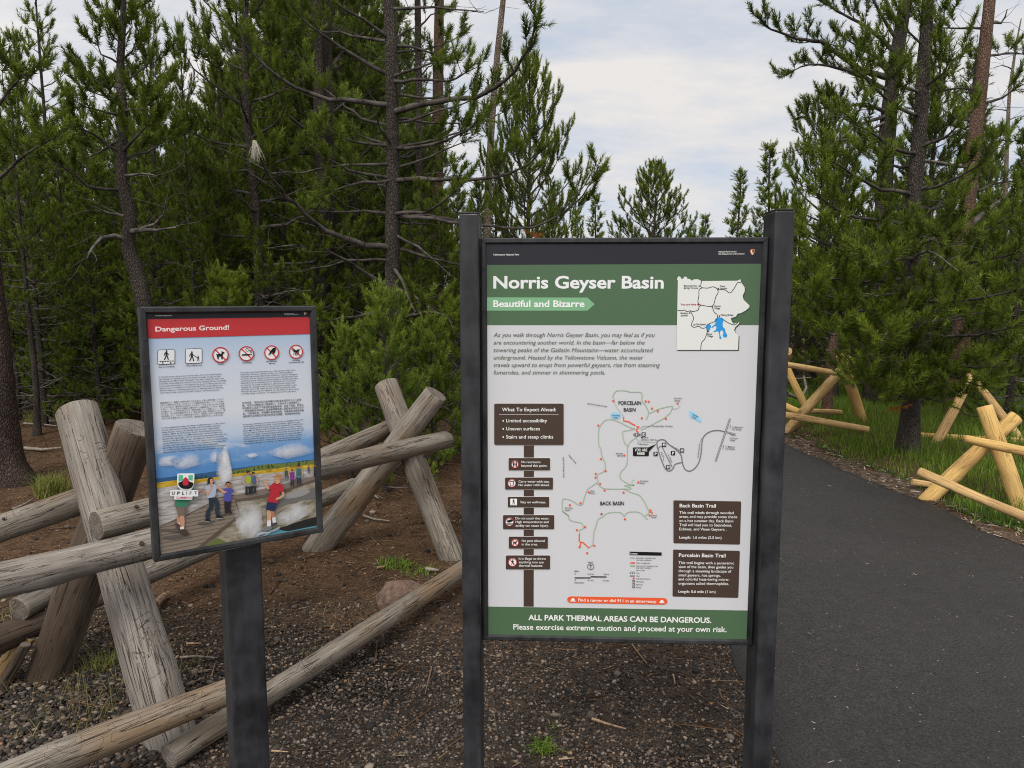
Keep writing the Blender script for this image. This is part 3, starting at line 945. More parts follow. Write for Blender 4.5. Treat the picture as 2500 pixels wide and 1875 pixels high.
gstick([(1445, 1768), (1485, 1780), (1528, 1790)], .0058, STK, 'pale tan stick lying in the gravel between the legs of the map sign')
gstick([(1412, 1587), (1430, 1578)], .007, STK, 'short orange brown bark chip just below the map sign')
gstick([(1643, 1662), (1648, 1684)], .004, STK, 'thin upright looking tan sliver near the right leg of the map sign')
gstick([(1364, 1858), (1402, 1856)], .004, STK, 'short tan twig beside the green weed under the map sign')
gstick([(664, 1854), (705, 1858)], .004, STK, 'orange twig at the bottom edge right of the small sign post')
gstick([(440, 1610), (480, 1607), (530, 1611)], .006, STG, 'long grey stick on the soil left of the small sign post')
gstick([(456, 1575), (492, 1575)], .005, STK, 'short tan stick behind the long grey stick near the small sign post')
gstick([(516, 1656), (525, 1625)], .003, STK, 'straw coloured sliver leaning by the small sign post')
gstick([(888, 1264), (915, 1275), (952, 1278)], .010, STG, 'curved grey stick on the soil inside the further crossed logs')
gstick([(905, 1208), (925, 1222)], .012, STG, 'pale broken branch piece under the further crossed logs')
gstick([(1040, 1398), (1072, 1402)], .014, STG, 'short grey log piece lying behind the low rail by the further support')
gstick([(920, 1398), (945, 1392)], .008, STK, 'reddish stick lying left of the pink rock')
gstick([(62, 1105), (105, 1112), (150, 1108)], .02, STG, 'bleached fallen branch on the forest floor behind the grey rail')
gstick([(28, 1250), (60, 1238), (82, 1226)], .012, STG, 'thin dead branch lying by the foot of the left edge trunk')
gstick([(60, 1048), (110, 1052), (140, 1056)], .014, STG, 'slim dead branch far back on the brown forest floor')
gstick([(110, 830 + 215), (200, 1040)], .018, STG, 'straight dead pole lying under the trees at the far left')
gstick([(378, 1490), (400, 1468), (412, 1462)], .022, STK, 'brown bark slab lying behind the silver leaning log')
for u, v, h, lb in ((134, 1635, .30, 'tall dry grass stalk with a seed head in front of the dark crossed log'), (44, 1660, .36, 'tall bent grass stalk at the far left beside the splintered rail')):
    seed_stalk(u, v, h, lb)
# ------------------------------------------------------------------ pines
def unit(v): return v / (np.linalg.norm(v) + 1e-9)


class Pine:
    """collects wood tubes and needle shoots for one tree, in the tree's own frame (base at the origin)"""
    def __init__(self, seed):
        self.rs = np.random.RandomState(seed)
        self.wood, self.dead, self.sh = [], [], []

    def tube(self, pts, rad, sides=5, dead=False):
        (self.dead if dead else self.wood).append(tube_np(pts, rad, sides))

    def shoot(self, p, d, ln, tint):
        self.sh.append((*p, *d, ln, tint))

    def twig(self, p, d, ln, r, bare=.25, tint=.4, dens=1.0):
        """a side twig that bends upward, with needle shoots on its outer part"""
        rs = self.rs
        P = [np.array(p)]; v = np.array(d, float)
        for i in range(3):
            v = unit(v + np.array([0, 0, .24]) + rs.normal(0, .12, 3)); P.append(P[-1] + v * ln / 3)
        self.tube(P, [r, r * .8, r * .55, r * .3], 3)
        self.shoot(P[-2], unit(P[-1] - P[-2] + np.array([0, 0, .05])), ln * .25 + .11, tint + .18)
        k = max(2, int(round(ln / .080 * dens)))
        for i in range(k):
            t = bare + (1 - bare) * (i + rs.rand()) / k
            a = min(2, int(t * 3)); q = P[a] + (P[a + 1] - P[a]) * (t * 3 - a)
            s = unit(P[a + 1] - P[a])
            side = unit(np.cross(s, [0, 0, 1]) * rs.choice([-1, 1]) + np.array([0, 0, rs.uniform(-.1, .8)]))
            dd = unit(s * .65 + side * rs.uniform(.25, .8) + np.array([0, 0, .50]))
            self.shoot(q, dd, rs.uniform(.075, .165), tint + rs.normal(0, .16))

    def limb(self, P, r0, bare=.3, twl=.32, gap=.15, tint=.4, dens=1.0, dead=False, sides=5, upturn=.25):
        """a limb along the given points with twigs on both sides"""
        rs = self.rs
        P = np.array([tuple(p) for p in P], float)
        seg = np.linalg.norm(np.diff(P, axis=0), axis=1); cum = np.concatenate([[0], np.cumsum(seg)]); Ln = cum[-1]
        n = max(5, int(Ln / .14)); t = np.linspace(0, 1, n)
        Q = np.stack([np.interp(t * Ln, cum, P[:, i]) for i in range(3)], -1)
        if n > 6:
            for _ in range(2): Q[1:-1] = (Q[:-2] + 2 * Q[1:-1] + Q[2:]) / 4
        Q[1:] += rs.normal(0, .008, (n - 1, 3))
        self.tube(Q, r0 * (1 - .82 * t), sides, dead)
        side = rs.choice([-1, 1])
        x = .08 * Ln
        while x < Ln:
            tt = x / Ln; i = min(n - 2, int(tt * (n - 1))); p = Q[i] + (Q[i + 1] - Q[i]) * (tt * (n - 1) - i)
            s = unit(Q[i + 1] - Q[i]); side = -side
            lat = unit(np.cross(s, [0, 0, 1]) + 1e-6) * side
            d = unit(s * rs.uniform(.5, .9) + lat * rs.uniform(.5, 1.0) + np.array([0, 0, rs.uniform(-.15, .45)]))
            l = twl * (1.15 - .55 * tt) * rs.uniform(.55, 1.25)
            if dead or tt < bare:
                if rs.rand() < .75:                     # bare wiry twigs
                    W = [p]; v = d
                    for _k in range(3):
                        v = unit(v + rs.normal(0, .30, 3) + np.array([0, 0, -.02])); W.append(W[-1] + v * l * .50)
                    self.tube(W, [r0 * .16 + .0012, .003, .0022, .0012], 3, True)
                x += gap * .9
            else:
                self.twig(p, d, l, max(.0035, r0 * .22), .25, tint + rs.normal(0, .08), dens)
                x += gap * rs.uniform(.7, 1.3)
        if not dead:
            s = unit(Q[-1] - Q[-3])
            self.shoot(Q[-2], unit(s + np.array([0, 0, upturn])), .24, tint + .25)
            for k in range(3):
                self.shoot(Q[-2], unit(s + rs.normal(0, .5, 3) + np.array([0, 0, .2])), .17, tint + .1)

    def needles(self, per, ln, w, flat=1.0):
        S = np.array(self.sh)
        if not len(S): return None
        rs = self.rs; n = len(S)
        p, d, L_, tn = S[:, 0:3], S[:, 3:6], S[:, 6], S[:, 7]
        t = (np.arange(per)[None] + rs.rand(n, per)) / per
        r = rs.normal(0, 1, (n, per, 3))
        r -= (r * d[:, None]).sum(-1, keepdims=True) * d[:, None]; r /= np.linalg.norm(r, axis=-1, keepdims=True) + 1e-9
        al = rs.uniform(.55, 1.25, (n, per, 1)) * (1.12 - .66 * t[..., None] ** 2)
        nd = d[:, None] * np.cos(al) + r * np.sin(al)
        base = p[:, None] + d[:, None] * (t * L_[:, None])[..., None]
        sd = np.cross(nd, rs.normal(0, 1, (n, per, 3))); sd /= np.linalg.norm(sd, axis=-1, keepdims=True) + 1e-9
        l = ln * rs.uniform(.7, 1.2, (n, per, 1))
        V = np.stack([base - sd * w * .5, base + sd * w * .5, base + nd * l], 2).reshape(-1, 3)
        F = np.arange(n * per * 3).reshape(-1, 3)
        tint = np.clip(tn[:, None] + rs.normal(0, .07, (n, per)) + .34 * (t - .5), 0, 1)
        return V, F, np.repeat(tint.ravel(), 3)

    def wood_mesh(self, name):
        V, F = cat_np(self.wood); return np_mesh(name, V, F)

    def dead_mesh(self, name):
        if not self.dead: return None
        V, F = cat_np(self.dead); return np_mesh(name, V, F)


def trunk_np(pts, r0, r1, rs, sides=14, flare=True, n=26):
    P = np.array(pts, float); t0 = np.linspace(0, 1, len(P)); t = np.linspace(0, 1, n) ** 1.15
    Q = np.stack([np.interp(t, t0, P[:, i]) for i in range(3)], -1)
    for _ in range(2): Q[1:-1] = (Q[:-2] + 2 * Q[1:-1] + Q[2:]) / 4
    r = r0 + (r1 - r0) * t
    if flare: r = r * (1 + .55 * np.exp(-Q[:, 2] / .16).clip(0, 1))
    V, F = tube_np(Q, r, sides)
    V = V + rs.normal(0, .035, V.shape) * np.repeat(r, sides)[:, None]
    return Q, r, V, F


def gen_pine(seed, H=6.0, r0=.085, crown=.08, n=46, Lmax=1.35, power=.8, twl=.34, gap=.14, tint=.40, dens=1.0, per=48, nl=.060, nw=.0092,
             path=None, dead_below=0.0, dead_n=8, e_low=-.12, e_top=.85, shape='cone', dead_L=.9, side=0.0):
    """returns dict of meshes of one pine"""
    T = Pine(seed); rs = T.rs
    pts = path or [(0, 0, -.12)] + [(rs.normal(0, .03) * H / 6, rs.normal(0, .03) * H / 6, H * k / 6) for k in range(1, 6)] + [(0, 0, H)]
    Q, R, V, F = trunk_np(pts, r0, .010, rs)
    cz = Q[:, 2]
    at_h = lambda h: np.array([np.interp(h, cz, Q[:, 0]), np.interp(h, cz, Q[:, 1]), h])
    ga = rs.uniform(0, 6.28)
    for i in range(n):
        f = crown + (1 - crown) * ((i + rs.rand() * .8) / n) ** .92
        h = H * min(f, .985); g = (f - crown) / (1 - crown)
        if shape == 'cone': pr = (1 - g) ** power
        elif shape == 'oval': pr = math.sin(PI * min(1, .18 + .82 * g)) ** .8
        else: pr = max(.25, math.sin(PI * min(1, .25 + .72 * g)))
        Lb = max(.16, Lmax * pr * rs.uniform(.65, 1.15))
        ga += 2.4 + rs.normal(0, .35)
        Lb *= 1 + side * math.cos(ga)
        e = e_low + (e_top - e_low) * g + rs.normal(0, .10)
        P = [at_h(h)]; v = np.array([math.cos(ga) * math.cos(e), math.sin(ga) * math.cos(e), math.sin(e)])
        k = 6
        for j in range(k):
            v = unit(v + np.array([0, 0, (-.05 if j < 2 else .15)]) + rs.normal(0, .05, 3)); P.append(P[-1] + v * Lb / k)
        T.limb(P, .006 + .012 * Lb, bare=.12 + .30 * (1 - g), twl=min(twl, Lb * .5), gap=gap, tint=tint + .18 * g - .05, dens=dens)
    for k in range(7):                                  # leader
        p = at_h(H * (.97 + .03 * k / 7)); T.shoot(p, unit(np.array([rs.normal(0, .25), rs.normal(0, .25), 1])), .17, tint + .3)
    T.shoot(at_h(H) - np.array([0, 0, .03]), np.array([0, 0, 1.]), .26, tint + .35)
    for i in range(dead_n):                             # bare snags on the lower trunk
        h = H * rs.uniform(.06, max(.12, dead_below or crown + .15)); a = rs.uniform(0, 6.28); e = rs.uniform(-.3, .25); Lb = dead_L * rs.uniform(.4, 1.1)
        P = [at_h(h)]; v = np.array([math.cos(a) * math.cos(e), math.sin(a) * math.cos(e), math.sin(e)])
        for j in range(5):
            v = unit(v + rs.normal(0, .16, 3) + np.array([0, 0, .03])); P.append(P[-1] + v * Lb / 5)
        T.limb(P, .007 + .006 * Lb, twl=.4, gap=.2, dead=True, sides=4)
    out = {'trunk': np_mesh('trunk', V, F), 'H': H}
    nw_ = sum(len(f) for _, f in T.wood); V, F = cat_np(T.wood + T.dead)
    out['limbs'] = np_mesh('branch_wood', V, F, mi=(np.arange(len(F)) >= nw_).astype(int))
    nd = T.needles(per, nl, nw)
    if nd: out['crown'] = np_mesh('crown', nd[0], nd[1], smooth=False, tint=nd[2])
    return out


MESH_MATS = set()


def put(proto, name, u, v, d, label, group=None, top=None, H=None, rz=None, bark=BARK, need=NEEDLE, cat='pine tree', wx=1.0, x=None, y=None):
    """stand a tree (with its trunk, branches and crown) on the ground at depth d under column u; height from the row of its top"""
    if x is None:
        x, y = at(u, 900, d).x, d
    z = gz(x, y)
    if H is None: H = top_z(u, top, y) - z
    k = H / proto['H']
    r = empty(name, (x, y, z), label, cat, group, rz if rz is not None else random.uniform(0, 6.28))
    for key, nm, mt in (('trunk', 'trunk', bark), ('limbs', 'branch_wood', TWIG), ('crown', 'crown', need)):
        if key not in proto: continue
        me = proto[key]
        o = bpy.data.objects.new(nm, me)
        if not me.materials:
            me.materials.append(mt)
            if key == 'limbs': me.materials.append(TWIG_DEAD)
        o.material_slots[0].link = 'OBJECT'; o.material_slots[0].material = mt
        o.parent = r
        o.scale = (k * wx, k * wx, k)
        COL.objects.link(o)
    return r


PROTO = {
    'dense1': gen_pine(101, 6, .08, .02, 84, 1.40, .75, gap=.12, dead_n=6),
    'dense2': gen_pine(102, 6, .075, .03, 80, 1.20, .7, gap=.12, tint=.45, dead_n=6),
    'dense3': gen_pine(103, 6.5, .08, .06, 80, 1.45, .65, gap=.12, tint=.38, dead_n=8),
    'mid1': gen_pine(111, 7, .075, .30, 56, 1.20, .6, gap=.13, dead_below=.42, dead_n=16),
    'mid2': gen_pine(112, 7, .07, .36, 48, 1.10, .55, gap=.13, dead_below=.45, dead_n=18, tint=.36),
    'spire1': gen_pine(121, 6, .06, .04, 90, .80, .8, gap=.10, twl=.24, tint=.42, dead_n=0, e_low=.1, e_top=.9, per=40),
    'spire2': gen_pine(122, 6, .06, .06, 76, .98, .8, gap=.11, twl=.26, tint=.40, dead_n=2, e_low=.05, per=40),
    'bushy': gen_pine(131, 5, .08, .03, 92, 1.5, .5, shape='oval', gap=.12, tint=.46, dead_n=4, e_low=.1, e_top=.8),
    'sparse': gen_pine(141, 7, .06, .30, 40, 1.0, .6, gap=.15, tint=.5, dead_n=12, dens=1),
    'sap1': gen_pine(151, 2.2, .028, .02, 44, .85, .55, twl=.26, gap=.10, tint=.5, per=70, nl=.055, nw=.0062, dead_n=3, e_low=.1, e_top=.9, dead_L=.5),
    'sap2': gen_pine(152, 1.8, .025, .02, 40, .80, .5, twl=.24, gap=.10, tint=.55, per=70, nl=.055, nw=.0062, dead_n=2, e_low=.15, e_top=.9, dead_L=.5),
}

# ---- the tree with the long sweeping limbs, just behind the grey fence (each limb a part)
def zt(x, y): return (500 + x / 2.0733, y / 2.0733)


D1 = 7.6
b0 = gnd(968, 1106); b0 = Vector((at(958, 900, D1).x, D1, 0)); b0.z = gz(b0.x, b0.y)
T1 = empty('pine_tree', b0, 'tall dark pine with long bare sweeping limbs standing behind the further crossed logs', 'pine tree')
rs1 = np.random.RandomState(5)
tp = [(b0.x, b0.y, b0.z - .15)] + [tuple(at(*zt(x, y), D1)) for x, y in ((950, 1640), (948, 1350), (952, 1000), (948, 600), (940, 200), (930, -100), (925, -420))]
Q1, R1, V1, F1 = trunk_np([np.array(p) - np.array(b0) for p in tp], .088, .045, rs1, n=40)
link_mesh('trunk', np_mesh('trunk', V1, F1), BARK, T1)


def t1_at(z): return np.array([np.interp(z, Q1[:, 2], Q1[:, i]) for i in range(3)])


LIMBS1 = [  # points read in the enlargement, depth offset at the tip, radius, bare share, foliage density
    ([(905, 385), (750, 270), (600, 190), (480, 90), (400, -20)], -.5, .024, .55, .8),
    ([(905, 210), (780, 185), (640, 160), (540, 160)], .6, .018, .5, .7),
    ([(890, 200), (820, 110), (700, 40), (590, -10)], -.7, .022, .5, .8),
    ([(910, 535), (780, 515), (640, 510), (440, 440), (330, 370), (200, 240), (110, 110)], -.9, .030, .55, .5),
    ([(940, 1255), (780, 1245), (600, 1150), (470, 1060), (380, 970), (310, 860), (255, 750)], -1.7, .034, 2.0, 0),
    ([(940, 1465), (820, 1390), (700, 1320), (580, 1230)], -1.1, .028, 2.0, 0),
    ([(905, 905), (780, 885), (650, 830), (560, 740)], -.8, .020, .45, 1),
    ([(905, 910), (760, 930), (570, 995)], -.6, .020, .5, .9),
    ([(905, 1080), (760, 1065), (580, 1080), (470, 1060)], .5, .018, .5, .9),
    ([(915, 740), (820, 725), (700, 700), (600, 640)], -.4, .020, .4, 1.1),
    ([(940, 740), (885, 650), (868, 540)], -.5, .018, 2.0, 0),
    ([(975, 45), (1100, 30), (1260, 50), (1425, 62)], -.5, .018, 2.0, 0),
    ([(965, 200), (1030, 150), (1090, 135)], .2, .016, 2.0, 0),
    ([(975, 230), (1080, 240), (1180, 290), (1300, 305)], .4, .018, .5, .6),
    ([(975, 390), (1060, 345), (1160, 325), (1290, 310)], -.6, .018, .6, .7),
    ([(975, 410), (1100, 405), (1250, 410), (1370, 350)], -.9, .020, .6, .7),
    ([(980, 570), (1060, 535), (1200, 515), (1370, 495), (1470, 455), (1560, 370), (1640, 250), (1705, 40)], -1.6, .034, .72, 1.6),
    ([(985, 750), (1100, 750), (1200, 720), (1290, 680), (1370, 650), (1440, 560)], -.9, .022, .55, .8),
    ([(980, 915), (1100, 905), (1250, 910), (1400, 905), (1560, 890), (1650, 840), (1745, 720)], -1.2, .026, .50, 1.2),
    ([(980, 1085), (1090, 1080), (1190, 1040), (1310, 930)], -.9, .022, .35, 1.3),
    ([(980, 1085), (1180, 1090), (1310, 1125), (1420, 1100)], .4, .018, .5, 1),
    ([(985, 1090), (1290, 1125), (1500, 1160), (1720, 1150), (1900, 1020), (1994, 850)], -1.0, .022, .78, 1.8),
    ([(1000, 1250), (1150, 1300), (1300, 1355), (1400, 1370)], .4, .020, .55, .9),
    ([(980, 1450), (1080, 1500), (1180, 1590), (1260, 1640)], -.6, .020, 2.0, 0),
    ([(960, 1350), (1010, 1450), (1065, 1570)], -.7, .022, 2.0, 0),
    ([(1000, 1180), (1100, 1260), (1250, 1400)], -.5, .016, 2.0, 0),
    ([(905, 830), (800, 830), (620, 850), (500, 870), (330, 880)], -.9, .018, 2.0, 0),
    ([(910, 1320), (760, 1310), (640, 1340), (480, 1370)], -.7, .016, 2.0, 0),
    ([(900, 1560), (800, 1600), (700, 1625), (570, 1620)], -.9, .024, .6, 1),
    ([(910, 640), (800, 600), (690, 520), (560, 420)], .8, .018, .4, 1),
    ([(950, 1620), (1040, 1600), (1130, 1570), (1240, 1610)], -.9, .022, .3, 1.3),
]
for i, (pp, dz, r, bare, den) in enumerate(LIMBS1):
    T = Pine(900 + i)
    k = len(pp) - 1
    P = []
    for j, (x, y) in enumerate(pp):
        q = np.array(at(*zt(x, y), D1 + dz * (j / k) ** 1.1)) - np.array(b0)
        if j == 0: q = t1_at(q[2])
        P.append(q)
    deadl = den == 0
    T.limb(P, r, bare=bare, twl=.42 if deadl else .34, gap=.15, tint=.42, dens=max(.5, den), dead=deadl, sides=7)
    V, F = cat_np(T.wood + T.dead)
    bo = link_mesh('branch', np_mesh('branch', V, F), TWIG, T1)
    nd = T.needles(80, .058, .0060)
    if nd: link_mesh('needles', np_mesh('needles', nd[0], nd[1], smooth=False, tint=nd[2]), NEEDLE, bo)
# crown above the frame and a few leafy limbs further round the trunk, away from the viewer
Tc = Pine(77)
for i in range(26):
    z = Tc.rs.uniform(2.2, 6.6); a = Tc.rs.uniform(.15, PI - .15); e = .1 + .1 * z / 6; Lb = Tc.rs.uniform(.7, 1.5)
    P = [t1_at(z)]; v = np.array([math.cos(a) * math.cos(e), math.sin(a) * math.cos(e), math.sin(e)])
    for j in range(6): v = unit(v + np.array([0, 0, .07]) + Tc.rs.normal(0, .07, 3)); P.append(P[-1] + v * Lb / 6)
    Tc.limb(P, .016, bare=.3, twl=.34, gap=.16, tint=.36)
link_mesh('branch_wood', Tc.wood_mesh('branch_wood'), TWIG, T1)
nd = Tc.needles(44, .060, .0095); link_mesh('crown', np_mesh('crown', nd[0], nd[1], smooth=False, tint=nd[2]), NEEDLE_DARK, T1)

# pale wispy tuft on the tip of the bare limb
tipp = at(*zt(252, 712), D1 - 1.72)
rr = np.random.RandomState(4); hp = []
for k in range(70):
    a = rr.uniform(0, 6.28); p = np.array([rr.normal(0, .006), rr.normal(0, .006), 0]); P = [p]
    v = np.array([rr.normal(0, .16), rr.normal(0, .16), -1])
    ln = rr.uniform(.06, .17)
    for j in range(4): v = unit(v + rr.normal(0, .16, 3) + np.array([0, 0, -.25])); P.append(P[-1] + v * ln / 4)
    hp.append(tube_np(P, [.002, .0018, .0014, .0012, .0006], 3))
V, F = cat_np(hp)
lich = M('pale_lichen', .9, .1); lich.color((.62, .58, .50, 1))
tag(link_mesh('lichen_tuft', np_mesh('lichen_tuft', V, F), lich.m, loc=tipp), 'pale wispy tuft of hair-like lichen hanging on a bare branch tip', 'lichen')


# ---- single trunks drawn from the photograph
def trunk_tree(name, uvs, d, r0, r1, bk, label, limbs=(), cat='pine tree', need=NEEDLE, dens=1.0, seed=1, dtop=0.0, nper=56, nw=.0085, group=None):
    """uvs: trunk points from the ground upward (photo px); limbs: (list of px points, tip depth offset, radius, bare share; >1 = dead)"""
    p0 = at(uvs[0][0], 900, d); p0.z = gz(p0.x, p0.y)
    r = empty(name, p0, label, cat, group)
    rs_ = np.random.RandomState(seed)
    k = len(uvs)
    pts = [np.array((0, 0, -.15))] + [np.array(at(u, v, d + dtop * i / k)) - np.array(p0) for i, (u, v) in enumerate(uvs) if at(u, v, d).z > .1]
    leaves = False
    if uvs[-1][1] < -60:
        up = unit(pts[-1] - pts[-2]); up = unit(up + np.array([0, 0, .8])); zt0 = pts[-1][2]
        seg_ = np.linalg.norm(pts[-1] - pts[-2])
        k_ = max(2, int(3.2 / seg_ + .5))
        for j in range(k_): pts.append(pts[-1] + up * 3.2 / k_)
        r1 = .014; leaves = cat == 'pine tree'
    Q, R, V, F = trunk_np(pts, r0, r1, rs_, n=44)
    link_mesh('trunk', np_mesh('trunk', V, F), bk, r)
    S_ = []
    if leaves:
        rc = np.random.RandomState(seed + 7)
        for q_ in range(20):
            z = zt0 + .35 + 2.7 * (q_ + rc.rand()) / 20; a = q_ * 2.4 + rc.normal(0, .3); e = .15 + .5 * (z - zt0) / 3
            P = [np.array([np.interp(z, Q[:, 2], Q[:, i]) for i in range(3)])]; v = np.array([math.cos(a) * math.cos(e), math.sin(a) * math.cos(e), math.sin(e)])
            Lb = 1.25 * (1 - .75 * (z - zt0) / 3.1) * rc.uniform(.7, 1.1)
            for j in range(5): v = unit(v + np.array([0, 0, .12]) + rc.normal(0, .06, 3)); P.append(P[-1] + v * Lb / 5)
            T = Pine(seed * 1000 + q_); T.limb(P, .014, bare=.25, twl=.32, gap=.13, tint=.45)
            V, F = cat_np(T.wood + T.dead); link_mesh('branch', np_mesh('branch', V, F), TWIG, r); S_ += T.sh
    for q_, (pp, dz, rad, bare) in enumerate(limbs):
        T = Pine(seed * 100 + q_)
        P = []
        for j, (u, v) in enumerate(pp):
            q = np.array(at(u, v, d + dz * (j / (len(pp) - 1)))) - np.array(p0)
            if j == 0: q = np.array([np.interp(q[2], Q[:, 2], Q[:, i]) for i in range(3)])
            P.append(q)
        T.limb(P, rad, bare=bare * (.75 if bare < 1 else 1), twl=.40, gap=.112, tint=.42, dens=dens, dead=bare > 1, sides=6)
        V, F = cat_np(T.wood + T.dead)
        link_mesh('branch', np_mesh('branch', V, F), TWIG_DEAD if bare > 1 else TWIG, r)
        S_ += T.sh
    T = Pine(seed + 50); T.sh = S_
    nd = T.needles(nper, .060, nw)
    if nd: link_mesh('crown', np_mesh('crown', nd[0], nd[1], smooth=False, tint=nd[2]), need, r)
    return r


E_ = 1.13022            # overview pixels -> photo pixels
def o(x, y): return (x * E_, y * E_)


trunk_tree('pine_tree', [o(692, 1000), o(694, 600), o(690, 300), o(683, 0), o(680, -120)], 9.2, .075, .06, BARK, 'dark slim pine trunk left of the long limbed pine, left one of a close pair',
           [([o(690, 420), o(620, 380), o(560, 340)], -.6, .02, .3), ([o(690, 300), o(620, 250), o(560, 200)], -.4, .02, .25), ([o(690, 180), o(640, 120), o(570, 90)], -.5, .02, .2), ([o(688, 90), o(620, 40), o(560, 20)], .5, .02, .2),
            ([o(692, 540), o(640, 530), o(560, 540)], -.6, .018, 2), ([o(692, 480), o(640, 470), o(580, 500)], .5, .018, .4)], seed=11)
trunk_tree('pine_tree', [o(716, 1000), o(714, 600), o(710, 300), o(703, 0), o(700, -120)], 9.5, .085, .065, BARK, 'dark slim pine trunk left of the long limbed pine, right one of a close pair',
           [([o(710, 380), o(770, 350), o(810, 300)], .5, .02, .3), ([o(710, 250), o(770, 200), o(820, 180)], .6, .02, .25), ([o(708, 150), o(760, 90), o(800, 60)], .6, .02, .2), ([o(706, 60), o(660, -10), o(640, -40)], .6, .02, .2)], seed=12)
trunk_tree('pine_tree', [o(905, 980), o(905, 600), o(906, 300), o(902, 0), o(900, -140)], 10.5, .060, .05, BARK, 'thin dark trunk just right of the long limbed pine, between it and the red trunk',
           [([o(905, 60), o(935, 30), o(960, 28)], -.3, .015, .2), ([o(905, 170), o(930, 140), o(950, 150)], .3, .015, .2), ([o(905, 380), o(945, 370), o(990, 400)], .4, .016, .25), ([o(905, 470), o(870, 450), o(840, 460)], .4, .016, .3), ([o(905, 560), o(960, 550), o(1000, 580)], .4, .016, .3)], seed=13)
trunk_tree('pine_tree', [o(942, 950), o(944, 640), o(945, 300), o(949, 0), o(950, -140)], 12.5, .125, .10, BARK_RED, 'tall straight reddish tan trunk without low branches, right of the thin dark one',
           [([o(945, 350), o(965, 345), o(985, 372)], -.3, .015, .3), ([o(944, 640), o(985, 650), o(1010, 620)], -.3, .015, .3)], seed=14)
trunk_tree('dead_tree', [o(1046, 940), o(1052, 470), o(1062, 260), o(1076, 100), o(1087, 0), o(1096, -110)], 11.5, .062, .038, BARK_PALE, 'slim bleached barkless dead trunk leaning right above the left post of the map sign', [], cat='dead tree', seed=15)
# crooked dark tree on the left
trunk_tree('pine_tree', [o(318, 1000), o(318, 690), o(300, 600), o(278, 540), o(276, 510), o(284, 480), o(262, 400), o(262, 330), o(268, 250), o(258, 180), o(262, 90), o(268, 30), o(266, -40)], 7.3, .085, .022, BARK,
           'crooked dark pine with a kinked trunk above the red warning sign',
           [([o(284, 500), o(330, 495), o(380, 490)], -.5, .030, 2), ([o(280, 520), o(240, 505), o(200, 525), o(190, 560)], -.4, .028, 2), ([o(280, 470), o(225, 460), o(190, 440)], -.3, .018, 2), ([o(300, 505), o(350, 480), o(360, 430)], -.4, .022, 2),
            ([o(262, 410), o(200, 405), o(150, 370), o(90, 320)], -.7, .02, .35), ([o(262, 330), o(200, 290), o(140, 260)], -.4, .018, .35), ([o(262, 330), o(300, 290), o(330, 250)], -.4, .018, .3), ([o(266, 380), o(310, 375), o(340, 380)], -.3, .016, 2),
            ([o(268, 250), o(210, 240), o(160, 215)], -.5, .016, .2), ([o(266, 240), o(310, 235), o(345, 200)], -.4, .016, .2), ([o(260, 190), o(215, 180), o(180, 150)], .3, .014, .15), ([o(258, 180), o(300, 160), o(330, 130)], .3, .014, .15),
            ([o(260, 140), o(225, 120), o(205, 80)], -.2, .012, .1), ([o(260, 130), o(285, 110), o(300, 70)], -.2, .012, .1), ([o(262, 95), o(240, 70), o(230, 35)], .1, .010, .1), ([o(262, 90), o(285, 60), o(285, 20)], .1, .010, .1), ([o(264, 60), o(255, 30), o(250, 0)], .0, .010, .05), ([o(266, 45), o(280, 10), o(278, -20)], 0, .010, .05),
            ([o(262, 300), o(215, 330), o(170, 345)], .6, .016, .2), ([o(262, 350), o(320, 330), o(360, 300)], .6, .016, .2), ([o(264, 215), o(300, 215), o(325, 190)], .6, .014, .15), ([o(264, 220), o(220, 205), o(195, 200)], .6, .014, .15)], seed=16, dens=1.3)
# thick trunk cut by the left edge of the picture
trunk_tree('pine_tree', [o(14, 1060), o(12, 1000), o(4, 860), o(-8, 720), o(-30, 500), o(-60, 200), o(-90, -100)], 6.15, .132, .10, bark('dark_reddish_bark', (.030, .022, .019), (.075, .052, .043), (.15, .105, .085)),
           'thick dark reddish trunk cut off by the left edge of the picture', [([o(0, 420), o(60, 330), o(110, 300)], -.4, .02, .5), ([o(-20, 300), o(30, 180), o(60, 160)], -.3, .02, .35)], seed=17)

